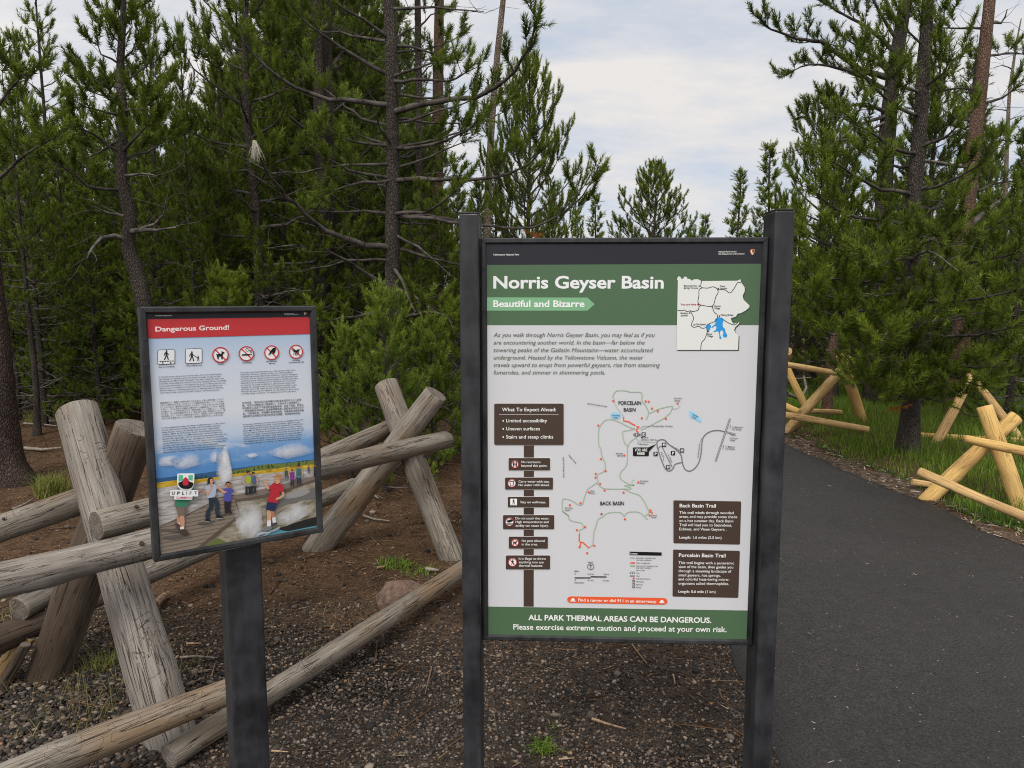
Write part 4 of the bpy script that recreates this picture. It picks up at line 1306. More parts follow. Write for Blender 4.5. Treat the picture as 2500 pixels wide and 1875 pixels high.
# ---- big pine beside the path on the right, and its neighbours
trunk_tree('pine_tree', [o(1967, 1010), o(1968, 900), o(1972, 780), o(1975, 640), o(1968, 540), o(1972, 420), o(1985, 330), o(1990, 230), o(1996, 120), o(2002, 40), o(2008, -60), o(2012, -180)], 7.3, .092, .030, BARK,
           'big dense green pine growing in the grass beside the path, trunk between the yellow fences',
           [([o(1998, 100), o(1960, 60), o(1945, 10)], -.2, .014, .1), ([o(1998, 90), o(2035, 50), o(2050, 0)], -.2, .014, .1), ([o(1992, 200), o(1945, 190), o(1905, 150), o(1890, 110)], -.4, .018, .15), ([o(1992, 190), o(2040, 160), o(2060, 110)], -.4, .016, .15),
            ([o(1988, 250), o(1940, 235), o(1880, 180), o(1850, 150)], -.6, .020, .3), ([o(1986, 330), o(1930, 330), o(1870, 280), o(1830, 250)], -.6, .022, .3), ([o(1986, 320), o(2040, 300), o(2085, 250)], -.5, .018, .3),
            ([o(1976, 420), o(1900, 410), o(1830, 370), o(1770, 330)], -.8, .022, .3), ([o(1976, 410), o(2040, 400), o(2100, 370), o(2150, 320)], -.6, .020, .35), ([o(1972, 480), o(1880, 480), o(1800, 450), o(1740, 400)], -.8, .022, .3),
            ([o(1970, 540), o(1880, 545), o(1800, 540), o(1730, 500)], -.9, .022, .3), ([o(1970, 530), o(2050, 510), o(2120, 500), o(2190, 460)], -.8, .022, .35), ([o(1974, 600), o(1880, 610), o(1790, 600), o(1720, 590)], -1.1, .024, .35),
            ([o(1974, 590), o(2060, 580), o(2140, 560), o(2220, 540)], -1.0, .022, .35), ([o(1974, 660), o(1880, 670), o(1790, 680), o(1730, 660)], -1.2, .022, .35), ([o(1974, 650), o(2060, 650), o(2150, 640), o(2220, 620)], -1.1, .022, .35),
            ([o(1972, 715), o(1890, 725), o(1820, 730), o(1770, 710)], -1.2, .022, .35), ([o(1972, 720), o(2060, 730), o(2140, 720), o(2210, 700)], -1.2, .022, .35), ([o(1971, 780), o(1915, 790), o(1870, 812), o(1845, 840)], -1.2, .020, .2),
            ([o(1971, 770), o(2050, 780), o(2110, 800), o(2160, 790)], -1.2, .020, .3), ([o(1970, 840), o(1940, 850), o(1910, 870)], -.9, .018, .2), ([o(1971, 750), o(1920, 755), o(1880, 765), o(1850, 775)], -1.3, .018, .15), ([o(1971, 800), o(1940, 815), o(1915, 840), o(1905, 865)], -1.1, .016, .15), ([o(1971, 740), o(1880, 730), o(1800, 720), o(1750, 690)], -.6, .018, .15), ([o(1971, 810), o(2030, 800), o(2090, 830), o(2150, 840)], -1.1, .018, .15), ([o(1971, 700), o(2040, 690), o(2120, 680), o(2190, 660)], -.5, .018, .15), ([o(1971, 850), o(2010, 860), o(2060, 880)], -.9, .014, .15), ([o(1971, 630), o(1900, 620), o(1830, 610), o(1760, 580)], -.5, .018, .15), ([o(1972, 680), o(1850, 640), o(1760, 640), o(1730, 620)], -1.3, .018, .3), ([o(1970, 830), o(2020, 830), o(2070, 850)], -.9, .018, .35),
            ([o(1974, 690), o(1930, 700), o(1900, 740)], -1.5, .018, .2), ([o(1974, 560), o(1940, 560), o(1890, 580)], -1.5, .018, .2), ([o(1974, 640), o(2020, 640), o(2060, 680)], -1.5, .018, .2), ([o(1974, 520), o(2000, 510), o(2040, 530)], -1.4, .018, .2),
            ([o(1976, 450), o(1940, 450), o(1900, 440)], 1.2, .02, .1), ([o(1976, 450), o(2020, 450), o(2060, 430)], 1.2, .02, .1), ([o(1974, 600), o(1900, 590), o(1840, 560)], 1.3, .02, .1), ([o(1974, 600), o(2050, 590), o(2120, 590)], 1.3, .02, .1),
            ([o(1974, 700), o(1900, 690), o(1830, 690)], 1.3, .02, .1), ([o(1974, 700), o(2050, 690), o(2120, 690)], 1.3, .02, .1), ([o(1980, 360), o(1920, 360), o(1860, 330)], 1.2, .02, .1),
            ([o(1974, 620), o(1920, 640), o(1860, 635)], -.9, .016, 2), ([o(1974, 560), o(2010, 540), o(2080, 590)], -.9, .016, 2), ([o(1974, 600), o(2010, 620), o(2060, 640)], -.9, .016, 2), ([o(1973, 745), o(1930, 770), o(1880, 770)], -1.0, .014, 2), ([o(1973, 660), o(1930, 700), o(1935, 740)], -.8, .012, 2)],
           seed=20, dens=1.35, nper=50, nw=.0075)
trunk_tree('pine_tree', [o(2068, 960), o(2080, 700), o(2082, 520), o(2098, 360), o(2120, 180), o(2138, 0), o(2150, -140)], 9.6, .115, .085, BARK_RED, 'leaning reddish tan pine trunk with a kink, behind the big pine on the right',
           [([o(2100, 360), o(2040, 355), o(1970, 340), o(1900, 330)], -.5, .028, 2), ([o(2116, 230), o(2160, 215), o(2215, 180)], -.3, .024, .6), ([o(2130, 60), o(2165, 50), o(2175, 20)], -.2, .026, 2), ([o(2088, 500), o(2140, 450), o(2190, 410)], -.2, .055, 2),
            ([o(2120, 200), o(2060, 190), o(2010, 200)], .4, .022, .5), ([o(2130, 70), o(2070, 60), o(2000, 60)], .4, .02, .6), ([o(2105, 330), o(2160, 300), o(2215, 310)], .5, .022, .4), ([o(2110, 270), o(2050, 250), o(2020, 220)], .6, .02, .35), ([o(2100, 420), o(2160, 390), o(2215, 400)], .5, .022, .35),
            ([o(2125, 130), o(2180, 110), o(2230, 120)], .4, .02, .4)], seed=21, dtop=-.2)
trunk_tree('pine_tree', [o(1890, 900), o(1905, 500), o(1920, 230), o(1940, 100), o(1957, 0), o(1970, -110)], 11.0, .13, .09, BARK, 'old dark pine with long horizontal limbs reaching left over the path against the sky',
           [([o(1925, 170), o(1850, 150), o(1780, 90), o(1720, 85), o(1660, 60), o(1640, 40)], -1.0, .045, .30), ([o(1922, 200), o(1860, 165), o(1790, 140), o(1730, 140), o(1700, 165)], -.6, .032, .30), ([o(1915, 240), o(1850, 225), o(1780, 230), o(1720, 260)], -.8, .030, .35),
            ([o(1910, 250), o(1850, 270), o(1790, 320), o(1750, 340)], -.8, .032, 2), ([o(1935, 120), o(1880, 60), o(1800, 20), o(1770, 0)], -.5, .035, .35), ([o(1940, 90), o(1890, 10), o(1850, -60)], -.4, .030, .35), ([o(1930, 150), o(1870, 110), o(1810, 70)], .4, .028, .3), ([o(1915, 260), o(1870, 290), o(1830, 350)], -.5, .024, 2),
            ([o(1950, 40), o(2000, 10), o(2030, -40)], .5, .03, .3), ([o(1945, 60), o(1900, -20), o(1880, -80)], .5, .03, .3), ([o(1910, 280), o(1840, 300), o(1760, 310), o(1700, 330)], .7, .024, 2)],
           seed=22, dens=1.15, need=NEEDLE_DARK)
trunk_tree('dead_tree', [o(1788, 860), o(1795, 770), o(1812, 690), o(1830, 600)], 9.4, .062, .045, BARK_RED, 'short leaning reddish trunk behind the half hidden yellow fence', [], cat='dead tree', seed=23)
trunk_tree('dead_tree', [o(2170, 900), o(2172, 400), o(2180, 200), o(2196, 90), o(2206, 40)], 14, .05, .008, BARK_PALE, 'thin bare dead spire against the sky at the top right',
           [([o(2178, 200), o(2200, 190), o(2225, 200)], 0, .012, 2), ([o(2182, 150), o(2160, 140), o(2140, 150)], 0, .012, 2), ([o(2190, 110), o(2210, 100), o(2230, 110)], 0, .010, 2), ([o(2176, 260), o(2200, 250), o(2230, 255)], 0, .012, 2), ([o(2176, 240), o(2150, 235), o(2125, 245)], 0, .012, 2)], cat='dead tree', seed=24)
# fallen dead branches behind the far yellow fence
for k, (pp, r_, lb) in enumerate(((([o(1712, 905), o(1740, 880), o(1780, 850), o(1800, 825)]), .05, 'dark fallen dead limb behind the half hidden yellow fence'), (([o(1700, 850), o(1730, 862), o(1742, 838), o(1736, 812)]), .028, 'grey twisted dead limb behind the half hidden yellow fence'), (([o(1705, 815), o(1725, 818), o(1752, 815)]), .014, 'thin bleached stick behind the half hidden yellow fence'))):
    P = [at(u, v, 9.7 + .1 * j) for j, (u, v) in enumerate(pp)]
    stick('fallen_branch', P, r_, STG if k else BARK, lb, 'fallen branch')

# ---- trees placed whole
G = put
G(PROTO['bushy'], 'pine_tree', 1290, 0, 9.5, 'dense sunlit green pine just right of the bleached dead trunk', top=150, rz=1.0, wx=.66)
G(PROTO['dense2'], 'pine_tree', 1335, 0, 11.5, 'broad green pine behind and right of the sunlit one above the map sign', top=420, rz=2.2)
G(PROTO['spire2'], 'pine_tree', 1210, 0, 13, 'green pine seen between the reddish trunk and the bleached dead trunk', top=430, wx=1.3)
G(PROTO['spire1'], 'pine_tree', 1450, 0, 24, 'small slim far pine left of the round topped one above the map sign', top=482, wx=1.5)
G(PROTO['bushy'], 'pine_tree', 1590, 0, 20, 'round topped far pine standing alone above the middle of the map sign', top=405, rz=.3, wx=.98)
G(PROTO['spire2'], 'pine_tree', 1508, 0, 24, 'low far pine tucked against the left side of the round topped one', top=540)
G(PROTO['dense2'], 'pine_tree', 1405, 0, 17, 'green pine low behind the sign top, left of the slim far pine', top=520, rz=1)
G(PROTO['dense3'], 'pine_tree', 2245, 0, 10.6, 'tall dark pine between the big path side pine and the leaning red trunk', top=90, need=NEEDLE_DARK, rz=2)
G(PROTO['spire1'], 'pine_tree', 1712, 0, 26, 'smallest far pine just showing over the top edge of the map sign', top=532, wx=1.6)
G(PROTO['spire1'], 'pine_tree', 1672, 0, 28, 'tiny far pine left of the smallest one over the map sign', top=562, wx=1.6)
G(PROTO['spire1'], 'pine_tree', 1793, 0, 23, 'pale slender spire shaped far pine left of the right sign post', top=425, wx=1.45)
G(PROTO['spire1'], 'pine_tree', 1860, 0, 18, 'dark tall spire shaped pine directly behind the right sign post', top=362, wx=1.5)
G(PROTO['spire2'], 'pine_tree', 1925, 0, 17, 'pine behind the right sign post, right of the dark spire', top=470, wx=1.2)
G(PROTO['bushy'], 'pine_tree', 1985, 0, 13, 'light green loose crowned pine below the long dark limbs on the right', top=235, need=NEEDLE, wx=.72, rz=2)
G(PROTO['dense3'], 'pine_tree', 2040, 0, 11.5, 'dense dark pine left of the big path side pine, behind the far fence', top=330, rz=3)
G(PROTO['dense1'], 'pine_tree', 1940, 0, 12.5, 'bushy dark pine filling the gap right of the map sign post', top=500, rz=1)
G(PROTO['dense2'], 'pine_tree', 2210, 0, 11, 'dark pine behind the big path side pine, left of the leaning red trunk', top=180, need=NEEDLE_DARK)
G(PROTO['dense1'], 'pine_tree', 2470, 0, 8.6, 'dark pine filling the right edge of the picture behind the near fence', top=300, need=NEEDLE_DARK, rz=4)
G(PROTO['dense3'], 'pine_tree', 2545, 0, 9.5, 'tall dark pine mostly outside the right edge of the picture', top=90, need=NEEDLE_DARK)
G(PROTO['dense2'], 'pine_tree', 2380, 0, 12, 'dark pine between the leaning red trunk and the right edge', top=330, need=NEEDLE_DARK)
G(PROTO['dense1'], 'pine_tree', 2120, 0, 13.5, 'dark bushy pine deep behind the half hidden yellow fence', top=450, need=NEEDLE_DARK)
G(PROTO['spire2'], 'pine_tree', 2330, 0, 13.5, 'narrow dark pine right behind the leaning red trunk', top=120, need=NEEDLE_DARK, wx=1.2)
# left grove
G(PROTO['sparse'], 'pine_tree', 152, 0, 10.5, 'thin crowned pine with its pale trunk showing against the sky at the top left', top=-60, rz=1.4, bark=BARK)
G(PROTO['dense2'], 'pine_tree', 95, 0, 8.8, 'yellowish green pine left of the thin crowned one at the top left', top=95, rz=.4, wx=.75)
G(PROTO['mid1'], 'pine_tree', 20, 0, 9.5, 'green pine at the left edge with a thin dark trunk', top=260, wx=.8)
G(PROTO['mid2'], 'pine_tree', 78, 0, 8.2, 'slim dark trunked pine near the left edge, crown below the thin crowned one', top=240)
G(PROTO['dense2'], 'pine_tree', 402, 0, 9.4, 'green pine with a bushy double top between the crooked pine and the tall dense one', top=-20, rz=2.4, wx=.62)
G(PROTO['mid1'], 'pine_tree', 480, 0, 8.6, 'green pine with a narrow top just left of the tall dense pine', top=75, rz=.8, wx=.62)
G(PROTO['dense3'], 'pine_tree', 640, 0, 8.9, 'tall dense green pine filling the picture left of the paired dark trunks', H=7.6, rz=1.9, wx=.80)
G(PROTO['dense1'], 'pine_tree', 560, 0, 9.6, 'dense pine behind the tall dense one, above the right end of the warning sign', top=150, rz=4, wx=.8)
G(PROTO['dense3'], 'pine_tree', 820, 0, 10.6, 'dark green pine behind the long limbed pine trunk', H=8.2, need=NEEDLE_DARK)
G(PROTO['mid1'], 'pine_tree', 210, 0, 11.5, 'pine behind the crooked pine on its left side', top=260)
G(PROTO['mid2'], 'pine_tree', 330, 0, 11, 'pine behind the crooked pine on its right side', top=240, need=NEEDLE_DARK)
# young bright pines below the long limbs
G(PROTO['sap1'], 'young_pine', 935, 0, 6.0, 'bright green young pine right behind the further crossed logs', top=735, need=NEEDLE_BRIGHT, rz=.5, wx=.92, cat='young pine')
G(PROTO['sap2'], 'young_pine', 850, 0, 6.3, 'bright green young pine between the warning sign and the crossed logs', top=830, need=NEEDLE_BRIGHT, rz=2.0, wx=1.0, cat='young pine')
G(PROTO['sap1'], 'young_pine', 1055, 0, 6.6, 'green young pine left of the left post of the map sign', top=800, need=NEEDLE_BRIGHT, rz=3.1, wx=1.0, cat='young pine')
G(PROTO['sap1'], 'young_pine', 560, 0, 7.6, 'green young pine whose top shows above the warning sign', top=690, need=NEEDLE, rz=1.1, wx=1.1, cat='young pine')
G(PROTO['sap2'], 'young_pine', 1120, 0, 7.4, 'young pine hidden mostly by the left post of the map sign', top=770, need=NEEDLE, rz=2.2, wx=1.2, cat='young pine')
G(PROTO['sap1'], 'young_pine', 230, 0, 9.5, 'low dark young pine at the back of the brown forest floor on the left', top=760, need=NEEDLE_DARK, wx=1.3, cat='young pine')
G(PROTO['sap2'], 'young_pine', 120, 0, 10.0, 'low dark young pine further left at the back of the forest floor', top=790, need=NEEDLE_DARK, wx=1.5, cat='young pine')
G(PROTO['sap1'], 'young_pine', 350, 0, 10.2, 'low dark young pine behind the top left corner of the warning sign', top=700, need=NEEDLE_DARK, wx=1.4, cat='young pine')

for i_n, (u, d, tv) in enumerate(((30, 9.4, 420), (170, 9.8, 380), (235, 8.9, 470), (385, 8.8, 430), (455, 9.9, 330), (545, 9.0, 420), (700, 9.4, 300), (770, 9.0, 430), (880, 9.6, 360), (1010, 9.3, 520), (1085, 9.9, 470))):
    G(PROTO[('dense1', 'dense2', 'dense3')[i_n % 3]], 'pine_tree', u, 0, d, 'lower green pine in the front ranks of the left wood', 'lower pines along the edge of the left wood', top=tv, rz=i_n * 1.7, wx=1.1)
# deep wood behind, left and right: many alike, told apart by nothing
rb = random.Random(21)
skyl = ([-400, 0, 300, 500, 570, 660, 980, 1040, 1120, 1240], [240, 240, 215, 225, 110, -150, -120, 260, 400, 420])
nb = 0
for row, (d0, d1, cnt) in enumerate(((10.3, 14, 24), (14, 19, 28), (19, 28, 32))):
    for i in range(cnt):
        u = -420 + 1600 * (i + rb.random()) / cnt; d = rb.uniform(d0, d1)
        tv = float(np.interp(u, *skyl)) + rb.uniform(10, 190)
        pk = rb.choice(['dense1', 'dense2', 'dense3', 'mid1', 'dense2', 'dense1'])
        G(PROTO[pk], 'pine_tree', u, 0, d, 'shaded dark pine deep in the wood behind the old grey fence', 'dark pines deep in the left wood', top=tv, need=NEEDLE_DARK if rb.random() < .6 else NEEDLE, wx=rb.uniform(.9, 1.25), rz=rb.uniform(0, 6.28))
skyr = ([1940, 2020, 2100, 2250, 2400, 2600, 2900], [520, 430, 420, 330, 380, 250, 200])
for row, (d0, d1, cnt) in enumerate(((12.5, 15, 10), (15, 20, 14), (20, 28, 14))):
    for i in range(cnt):
        u = 1950 + 900 * (i + rb.random()) / cnt; d = rb.uniform(d0, d1)
        tv = float(np.interp(u, *skyr)) + rb.uniform(20, 220)
        pk = rb.choice(['dense1', 'dense2', 'dense3', 'dense1'])
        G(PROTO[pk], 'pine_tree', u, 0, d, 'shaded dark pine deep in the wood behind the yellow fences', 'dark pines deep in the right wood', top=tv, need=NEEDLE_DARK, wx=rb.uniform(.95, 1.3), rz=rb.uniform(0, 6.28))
# orange dead needle sprays
for k, (u, v, d, lb) in enumerate(((z2(830, 360)[0], z2(830, 360)[1], 6.6, 'orange dead needle spray in the big pine, right of the half hidden fence top'), (z2(960, 420)[0], z2(960, 420)[1], 6.7, 'small orange dead needle spray low on the big pine'), (z2(970, 540)[0], z2(970, 540)[1], 6.6, 'brownish red dead needle spray beside the big pine trunk'), (z2(815, 15)[0], z2(815, 15)[1], 6.5, 'rusty dead needle spray high on the left side of the big pine'), (1300, 572, 8.0, 'rusty dead needle spray just above the top edge of the map sign'))):
    T = Pine(300 + k)
    c = np.array(at(u, v, d))
    for j in range(4 if k != 4 else 6): T.shoot(c * 0, unit(np.array([T.rs.normal(0, 1), T.rs.normal(0, .5), T.rs.normal(0, .25)])), .09, .5)
    T.tube([np.array((0, 0, 0)), np.array((.05, .08, .02)), np.array((.1, .35, .03))], [.003, .004, .006], 4)
    nd = T.needles(40, .05, .005)
    r = empty('dead_spray', Vector(c), lb, 'dead needle spray')
    link_mesh('needles', np_mesh('needles', nd[0], nd[1], smooth=False), NEEDLE_RED, r)
    link_mesh('twig', T.wood_mesh('twig'), TWIG, r)
# ------------------------------------------------------------------ the two signs
def solve_quad(c, height):
    """four image corners TL,TR,BR,BL of a rectangle -> its corner points in metres, left edge `height` high"""
    R = [np.array(ray(*p)) for p in c]
    s = np.linalg.solve(np.array([-R[1], R[2], -R[3]]).T, -R[0])
    P = [R[0], R[1] * s[0], R[2] * s[1], R[3] * s[2]]
    k = height / np.linalg.norm(P[3] - P[0])
    return [Vector(p * k) + Vector((0, 0, CAMZ)) for p in P]


class Sign:
    """upright panel; local x along the panel, y away from the viewer, z up; the sign's Empty stands on the ground"""
    def __init__(self, name, corners, height, label):
        P = solve_quad(corners, height)
        ex = (P[1] - P[0] + P[2] - P[3]); ex.z = 0; ex.normalize()
        self.ex, self.ez = ex, Vector((0, 0, 1)); self.ey = self.ez.cross(ex)
        self.o = sum(P, Vector()) / 4
        base = Vector((self.o.x, self.o.y, gz(self.o.x, self.o.y)))
        self.root = empty(name, base, label, 'sign', rz=math.atan2(ex.y, ex.x))
        self.base = base
        self.depth = self.o.y

    def loc(self, u, v, y=0.0):
        """pixel -> local (x, z) on the panel plane (offset y along its depth)"""
        r = ray(u, v); c = Vector((0, 0, CAMZ))
        q = self.base + self.ey * (self.ey.dot(self.o - self.base) + y)
        t = (q - c).dot(self.ey) / r.dot(self.ey)
        p = c + r * t - self.base
        return (p.dot(self.ex), p.dot(self.ez))


def box_mesh(name, boxes, bevel=.002, mat_i=0):
    bm = bmesh.new()
    for (x0, x1, y0, y1, z0, z1) in boxes:
        vs = [bm.verts.new(p) for p in ((x0, y0, z0), (x1, y0, z0), (x1, y1, z0), (x0, y1, z0), (x0, y0, z1), (x1, y0, z1), (x1, y1, z1), (x0, y1, z1))]
        for f in ((0, 3, 2, 1), (4, 5, 6, 7), (0, 1, 5, 4), (1, 2, 6, 5), (2, 3, 7, 6), (3, 0, 4, 7)): bm.faces.new([vs[i] for i in f])
    if bevel: bmesh.ops.bevel(bm, geom=list(bm.edges), offset=bevel, segments=2, affect='EDGES', profile=.5)
    me = bpy.data.meshes.new(name); bm.to_mesh(me); bm.free()
    return me


def frame_mesh(name, x0, x1, z0, z1, w, y0, y1, bev=.003):
    """mitred frame of four bars round the opening, each bar with a sloped inner lip"""
    bm = bmesh.new()
    out_ = [(x0, z0), (x1, z0), (x1, z1), (x0, z1)]
    prof = [(0, y1), (0, y0 + bev), (bev, y0), (w - bev * 1.5, y0), (w, y0 + bev * 2.2), (w, y1)]      # distance inward, depth
    for i in range(4):
        j = (i + 1) % 4
        rows = []
        for (q, y) in prof:
            def inn(k):
                cx, cz = out_[k]
                sx = 1 if cx == x0 else -1; sz = 1 if cz == z0 else -1
                return (cx + sx * q, y, cz + sz * q)
            a, b = inn(i), inn(j)
            g = .0006                                     # hairline mitre gap
            d = Vector(b) - Vector(a); d.normalize()
            rows.append((bm.verts.new(Vector(a) + d * g), bm.verts.new(Vector(b) - d * g)))
        for p, q in zip(rows, rows[1:] + rows[:1]):
            bm.faces.new((p[0], p[1], q[1], q[0]))
        bm.faces.new([r[0] for r in rows]); bm.faces.new([r[1] for r in rows][::-1])
    bmesh.ops.recalc_face_normals(bm, faces=bm.faces)
    me = bpy.data.meshes.new(name); bm.to_mesh(me); bm.free()
    return me


# ---- printing
PRINT = {}
PK = .95                   # printed colours: photo value -> reflectance


def ink(c):
    if c not in PRINT:
        m = M('printed_ink_%d_%d_%d' % c, .42, .35)
        col = rgb(*c, k=PK)
        nz = m.noise(m.co('Object'), 900, 2)
        m.color(m.mix(.06, col, m.ramp(nz, [(.3, (0, 0, 0)), (.7, (1, 1, 1))]), 'OVERLAY'))
        PRINT[c] = m.m
    return PRINT[c]


_fc = {}


def text_geo(s, bold, shear):
    k = (s, bold, shear)
    if k in _fc: return _fc[k]
    c = bpy.data.curves.new('lettering', 'FONT'); c.body = s; c.size = 1; c.offset = bold; c.shear = shear; c.resolution_u = 3
    ob = bpy.data.objects.new('lettering', c); COL.objects.link(ob)
    me = ob.to_mesh()
    V = np.array([v.co[:2] for v in me.vertices]).reshape(-1, 2); F = [tuple(p.vertices) for p in me.polygons]
    ob.to_mesh_clear(); bpy.data.objects.remove(ob); bpy.data.curves.remove(c)
    _fc[k] = (V, F)
    return _fc[k]


class Print:
    def __init__(self, sign, z=None, y=0.0):
        self.s = sign; self.z = z or (lambda x, y: (x, y)); self.y = y
        self.V, self.F, self.MI, self.mats = [], [], [], []

    def L(self, x, y): return self.s.loc(*self.z(x, y), self.y)

    def k(self, x=None, y=None):                       # zoom px -> metres here
        a, b = self.L(x or 500, y or 500), self.L(x or 500, (y or 500) + 10)
        return math.hypot(a[0] - b[0], a[1] - b[1]) / 10

    def add(self, V, F, col, layer):
        m = col if not isinstance(col, tuple) else ink(col)
        if m not in self.mats: self.mats.append(m)
        i = self.mats.index(m); o_ = len(self.V)
        self.V += [(x, self.y - .0006 - .0005 * layer, z) for x, z in V]
        for f in F:
            # faces look toward the viewer (-y)
            a = sum(V[f[q]][0] * V[f[(q + 1) % len(f)]][1] - V[f[(q + 1) % len(f)]][0] * V[f[q]][1] for q in range(len(f)))
            f = tuple(f) if a > 0 else tuple(f)[::-1]
            self.F.append(tuple(q + o_ for q in f)); self.MI.append(i)

    def poly(self, pts, col, layer=1):
        V = [self.L(*p) for p in pts]; self.add(V, [tuple(range(len(V)))], col, layer)

    def smooth(self, pts, col, layer=1, n=5):
        """closed Catmull-Rom outline"""
        P = np.array(pts, float); out_ = []
        for i in range(len(P)):
            a, b, c, d = P[i - 1], P[i], P[(i + 1) % len(P)], P[(i + 2) % len(P)]
            for t in np.linspace(0, 1, n, endpoint=False):
                out_.append(tuple(.5 * (2 * b + (c - a) * t + (2 * a - 5 * b + 4 * c - d) * t * t + (3 * b - a - 3 * c + d) * t ** 3)))
        self.poly(out_, col, layer)

    def rrect(self, x0, y0, x1, y1, r, col, layer=1, skew=0.0):
        pts = []
        for cx, cy, a0 in ((x1 - r, y1 - r, 0), (x0 + r, y1 - r, 90), (x0 + r, y0 + r, 180), (x1 - r, y0 + r, 270)):
            for k in range(6):
                a = math.radians(a0 + 18 * k); pts.append((cx + r * math.cos(a), cy + r * math.sin(a)))
        self.poly([(x, y + skew * (x - x0)) for x, y in pts], col, layer)

    def quad(self, p, col, layer=1): self.poly(p, col, layer)

    def disc(self, x, y, r, col, layer=1, n=28, sx=1.0):
        c = self.L(x, y); R = r * self.k(x, y)
        V = [(c[0] + R * sx * math.cos(a), c[1] + R * math.sin(a)) for a in np.linspace(0, 2 * PI, n, endpoint=False)]
        self.add(V, [tuple(range(n))], col, layer)

    def ring(self, x, y, r, w, col, layer=1, n=36):
        c = self.L(x, y); R = r * self.k(x, y); q = (r - w) * self.k(x, y)
        A = np.linspace(0, 2 * PI, n, endpoint=False)
        V = [(c[0] + R * math.cos(a), c[1] + R * math.sin(a)) for a in A] + [(c[0] + q * math.cos(a), c[1] + q * math.sin(a)) for a in A]
        self.add(V, [(i, (i + 1) % n, n + (i + 1) % n, n + i) for i in range(n)], col, layer)

    def line(self, pts, w, col, layer=1, curve=True):
        P = np.array(pts, float)
        if curve and len(P) > 2:
            out_ = []
            for i in range(len(P) - 1):
                a, b, c, d = P[max(i - 1, 0)], P[i], P[i + 1], P[min(i + 2, len(P) - 1)]
                for t in np.linspace(0, 1, 6, endpoint=False): out_.append(.5 * (2 * b + (c - a) * t + (2 * a - 5 * b + 4 * c - d) * t * t + (3 * b - a - 3 * c + d) * t ** 3))
            P = np.array(out_ + [P[-1]])
        V = np.array([self.L(*p) for p in P]); h = w * self.k(*P[0]) / 2
        T = np.gradient(V, axis=0); T /= np.linalg.norm(T, axis=1)[:, None] + 1e-9
        Nn = np.stack([-T[:, 1], T[:, 0]], -1) * h
        W_ = [tuple(v) for v in (V + Nn)] + [tuple(v) for v in (V - Nn)]; n = len(V)
        self.add(W_, [(i, i + 1, n + i + 1, n + i) for i in range(n - 1)], col, layer)

    def text(self, s, p0, p1=None, h=None, col=(255, 255, 255), bold=.0, layer=3, shear=0.0, align='l', grow=1.0):
        """baseline from p0; fitted to end at p1 when given; h = cap height in px"""
        V, F = text_geo(s, bold, shear)
        if not len(V): return
        x0, x1 = V[:, 0].min(), V[:, 0].max(); w = x1 - x0
        a = np.array(self.L(*p0)); k = self.k(*p0)
        sy = (h * k / .69) if h else None
        if p1 is not None:
            b = np.array(self.L(*p1)); d = b - a; ln = np.linalg.norm(d); sx = ln / w; d /= ln
            if sy is None: sy = sx
        else:
            sx = sy * grow; d = np.array(self.L(p0[0] + 10, p0[1])) - a; d = np.array((1.0, 0.0))
        nrm = np.array((-d[1], d[0]))
        off = {'l': 0, 'c': -.5 * w * sx, 'r': -w * sx}[align]
        P = a[None] + ((V[:, :1] - x0) * sx + off) * d[None] + V[:, 1:] * sy * nrm[None]
        self.add([tuple(q) for q in P], F, col, layer)

    def build(self, name, parent):
        me = bpy.data.meshes.new(name); me.from_pydata(self.V, [], self.F)
        for m in self.mats: me.materials.append(m)
        me.polygons.foreach_set('material_index', np.array(self.MI, dtype=np.int32)); me.update()
        ob = bpy.data.objects.new(name, me); ob.parent = parent; COL.objects.link(ob)
        return ob


# regions of the photograph that were enlarged to read the prints: (x, y) there -> photo pixel
def zA(x, y): return (330 + x / 4.366, 730 + y / 4.366)
def zB(x, y): return (330 + x / 4.6085, 1040 + y / 4.6085)
def zC(x, y): return (1120 + x / 2.6976, 500 + y / 2.6976)
def zD(x, y): return (1180 + x / 3.16, 940 + y / 3.16)
def zE(x, y): return (1180 + x / 3.16, 1200 + y / 3.16)


WHITE, PAPER, BLACK, NEARBLACK = (238, 238, 236), (206, 207, 210), (22, 22, 24), (36, 37, 44)
GREEN, LGREEN, BROWN, ORANGE, REDP = (78, 106, 77), (126, 178, 136), (72, 58, 50), (232, 92, 50), (193, 54, 58)
INK = (24, 26, 28)

# ================================================================== big map sign
big = Sign('map_sign', [(1189.3, 597.1), (1860.3, 591.6), (1822.4, 1560.8), (1192, 1551.3)], 1.14, 'large trail map sign headed Norris Geyser Basin between two black steel posts')
SB = big.root
xl, zt_ = big.loc(1175, 582.5); xr, zb_ = big.loc(1834.5, 1571.2)
xr2, zt2 = big.loc(1876.4, 578.5); xl2, zb2 = big.loc(1178.6, 1563)
xl = (xl + xl2) / 2; xr = (xr + xr2) / 2; zt_ = (zt_ + zt2) / 2; zb_ = (zb_ + zb2) / 2
ix0, iz1 = [sum(q) / 2 for q in zip(big.loc(1189.3, 597.1), (big.loc(1192, 1551.3)[0], big.loc(1860.3, 591.6)[1]))]
ix1 = (big.loc(1860.3, 591.6)[0] + big.loc(1822.4, 1560.8)[0]) / 2; iz0 = (big.loc(1192, 1551.3)[1] + big.loc(1822.4, 1560.8)[1]) / 2
fw = max(ix0 - xl, .012)
link_mesh('frame', frame_mesh('frame', xl, xr, zb_, zt_, fw, -.008, .03), METAL, SB)
bp = link_mesh('panel', box_mesh('panel', [(xl + .004, xr - .004, .0, .016, zb_ + .004, zt_ - .004)], 0), ink(PAPER), SB)
ptop = big.loc(1150, 521, -.045)[1]
pw = .0525
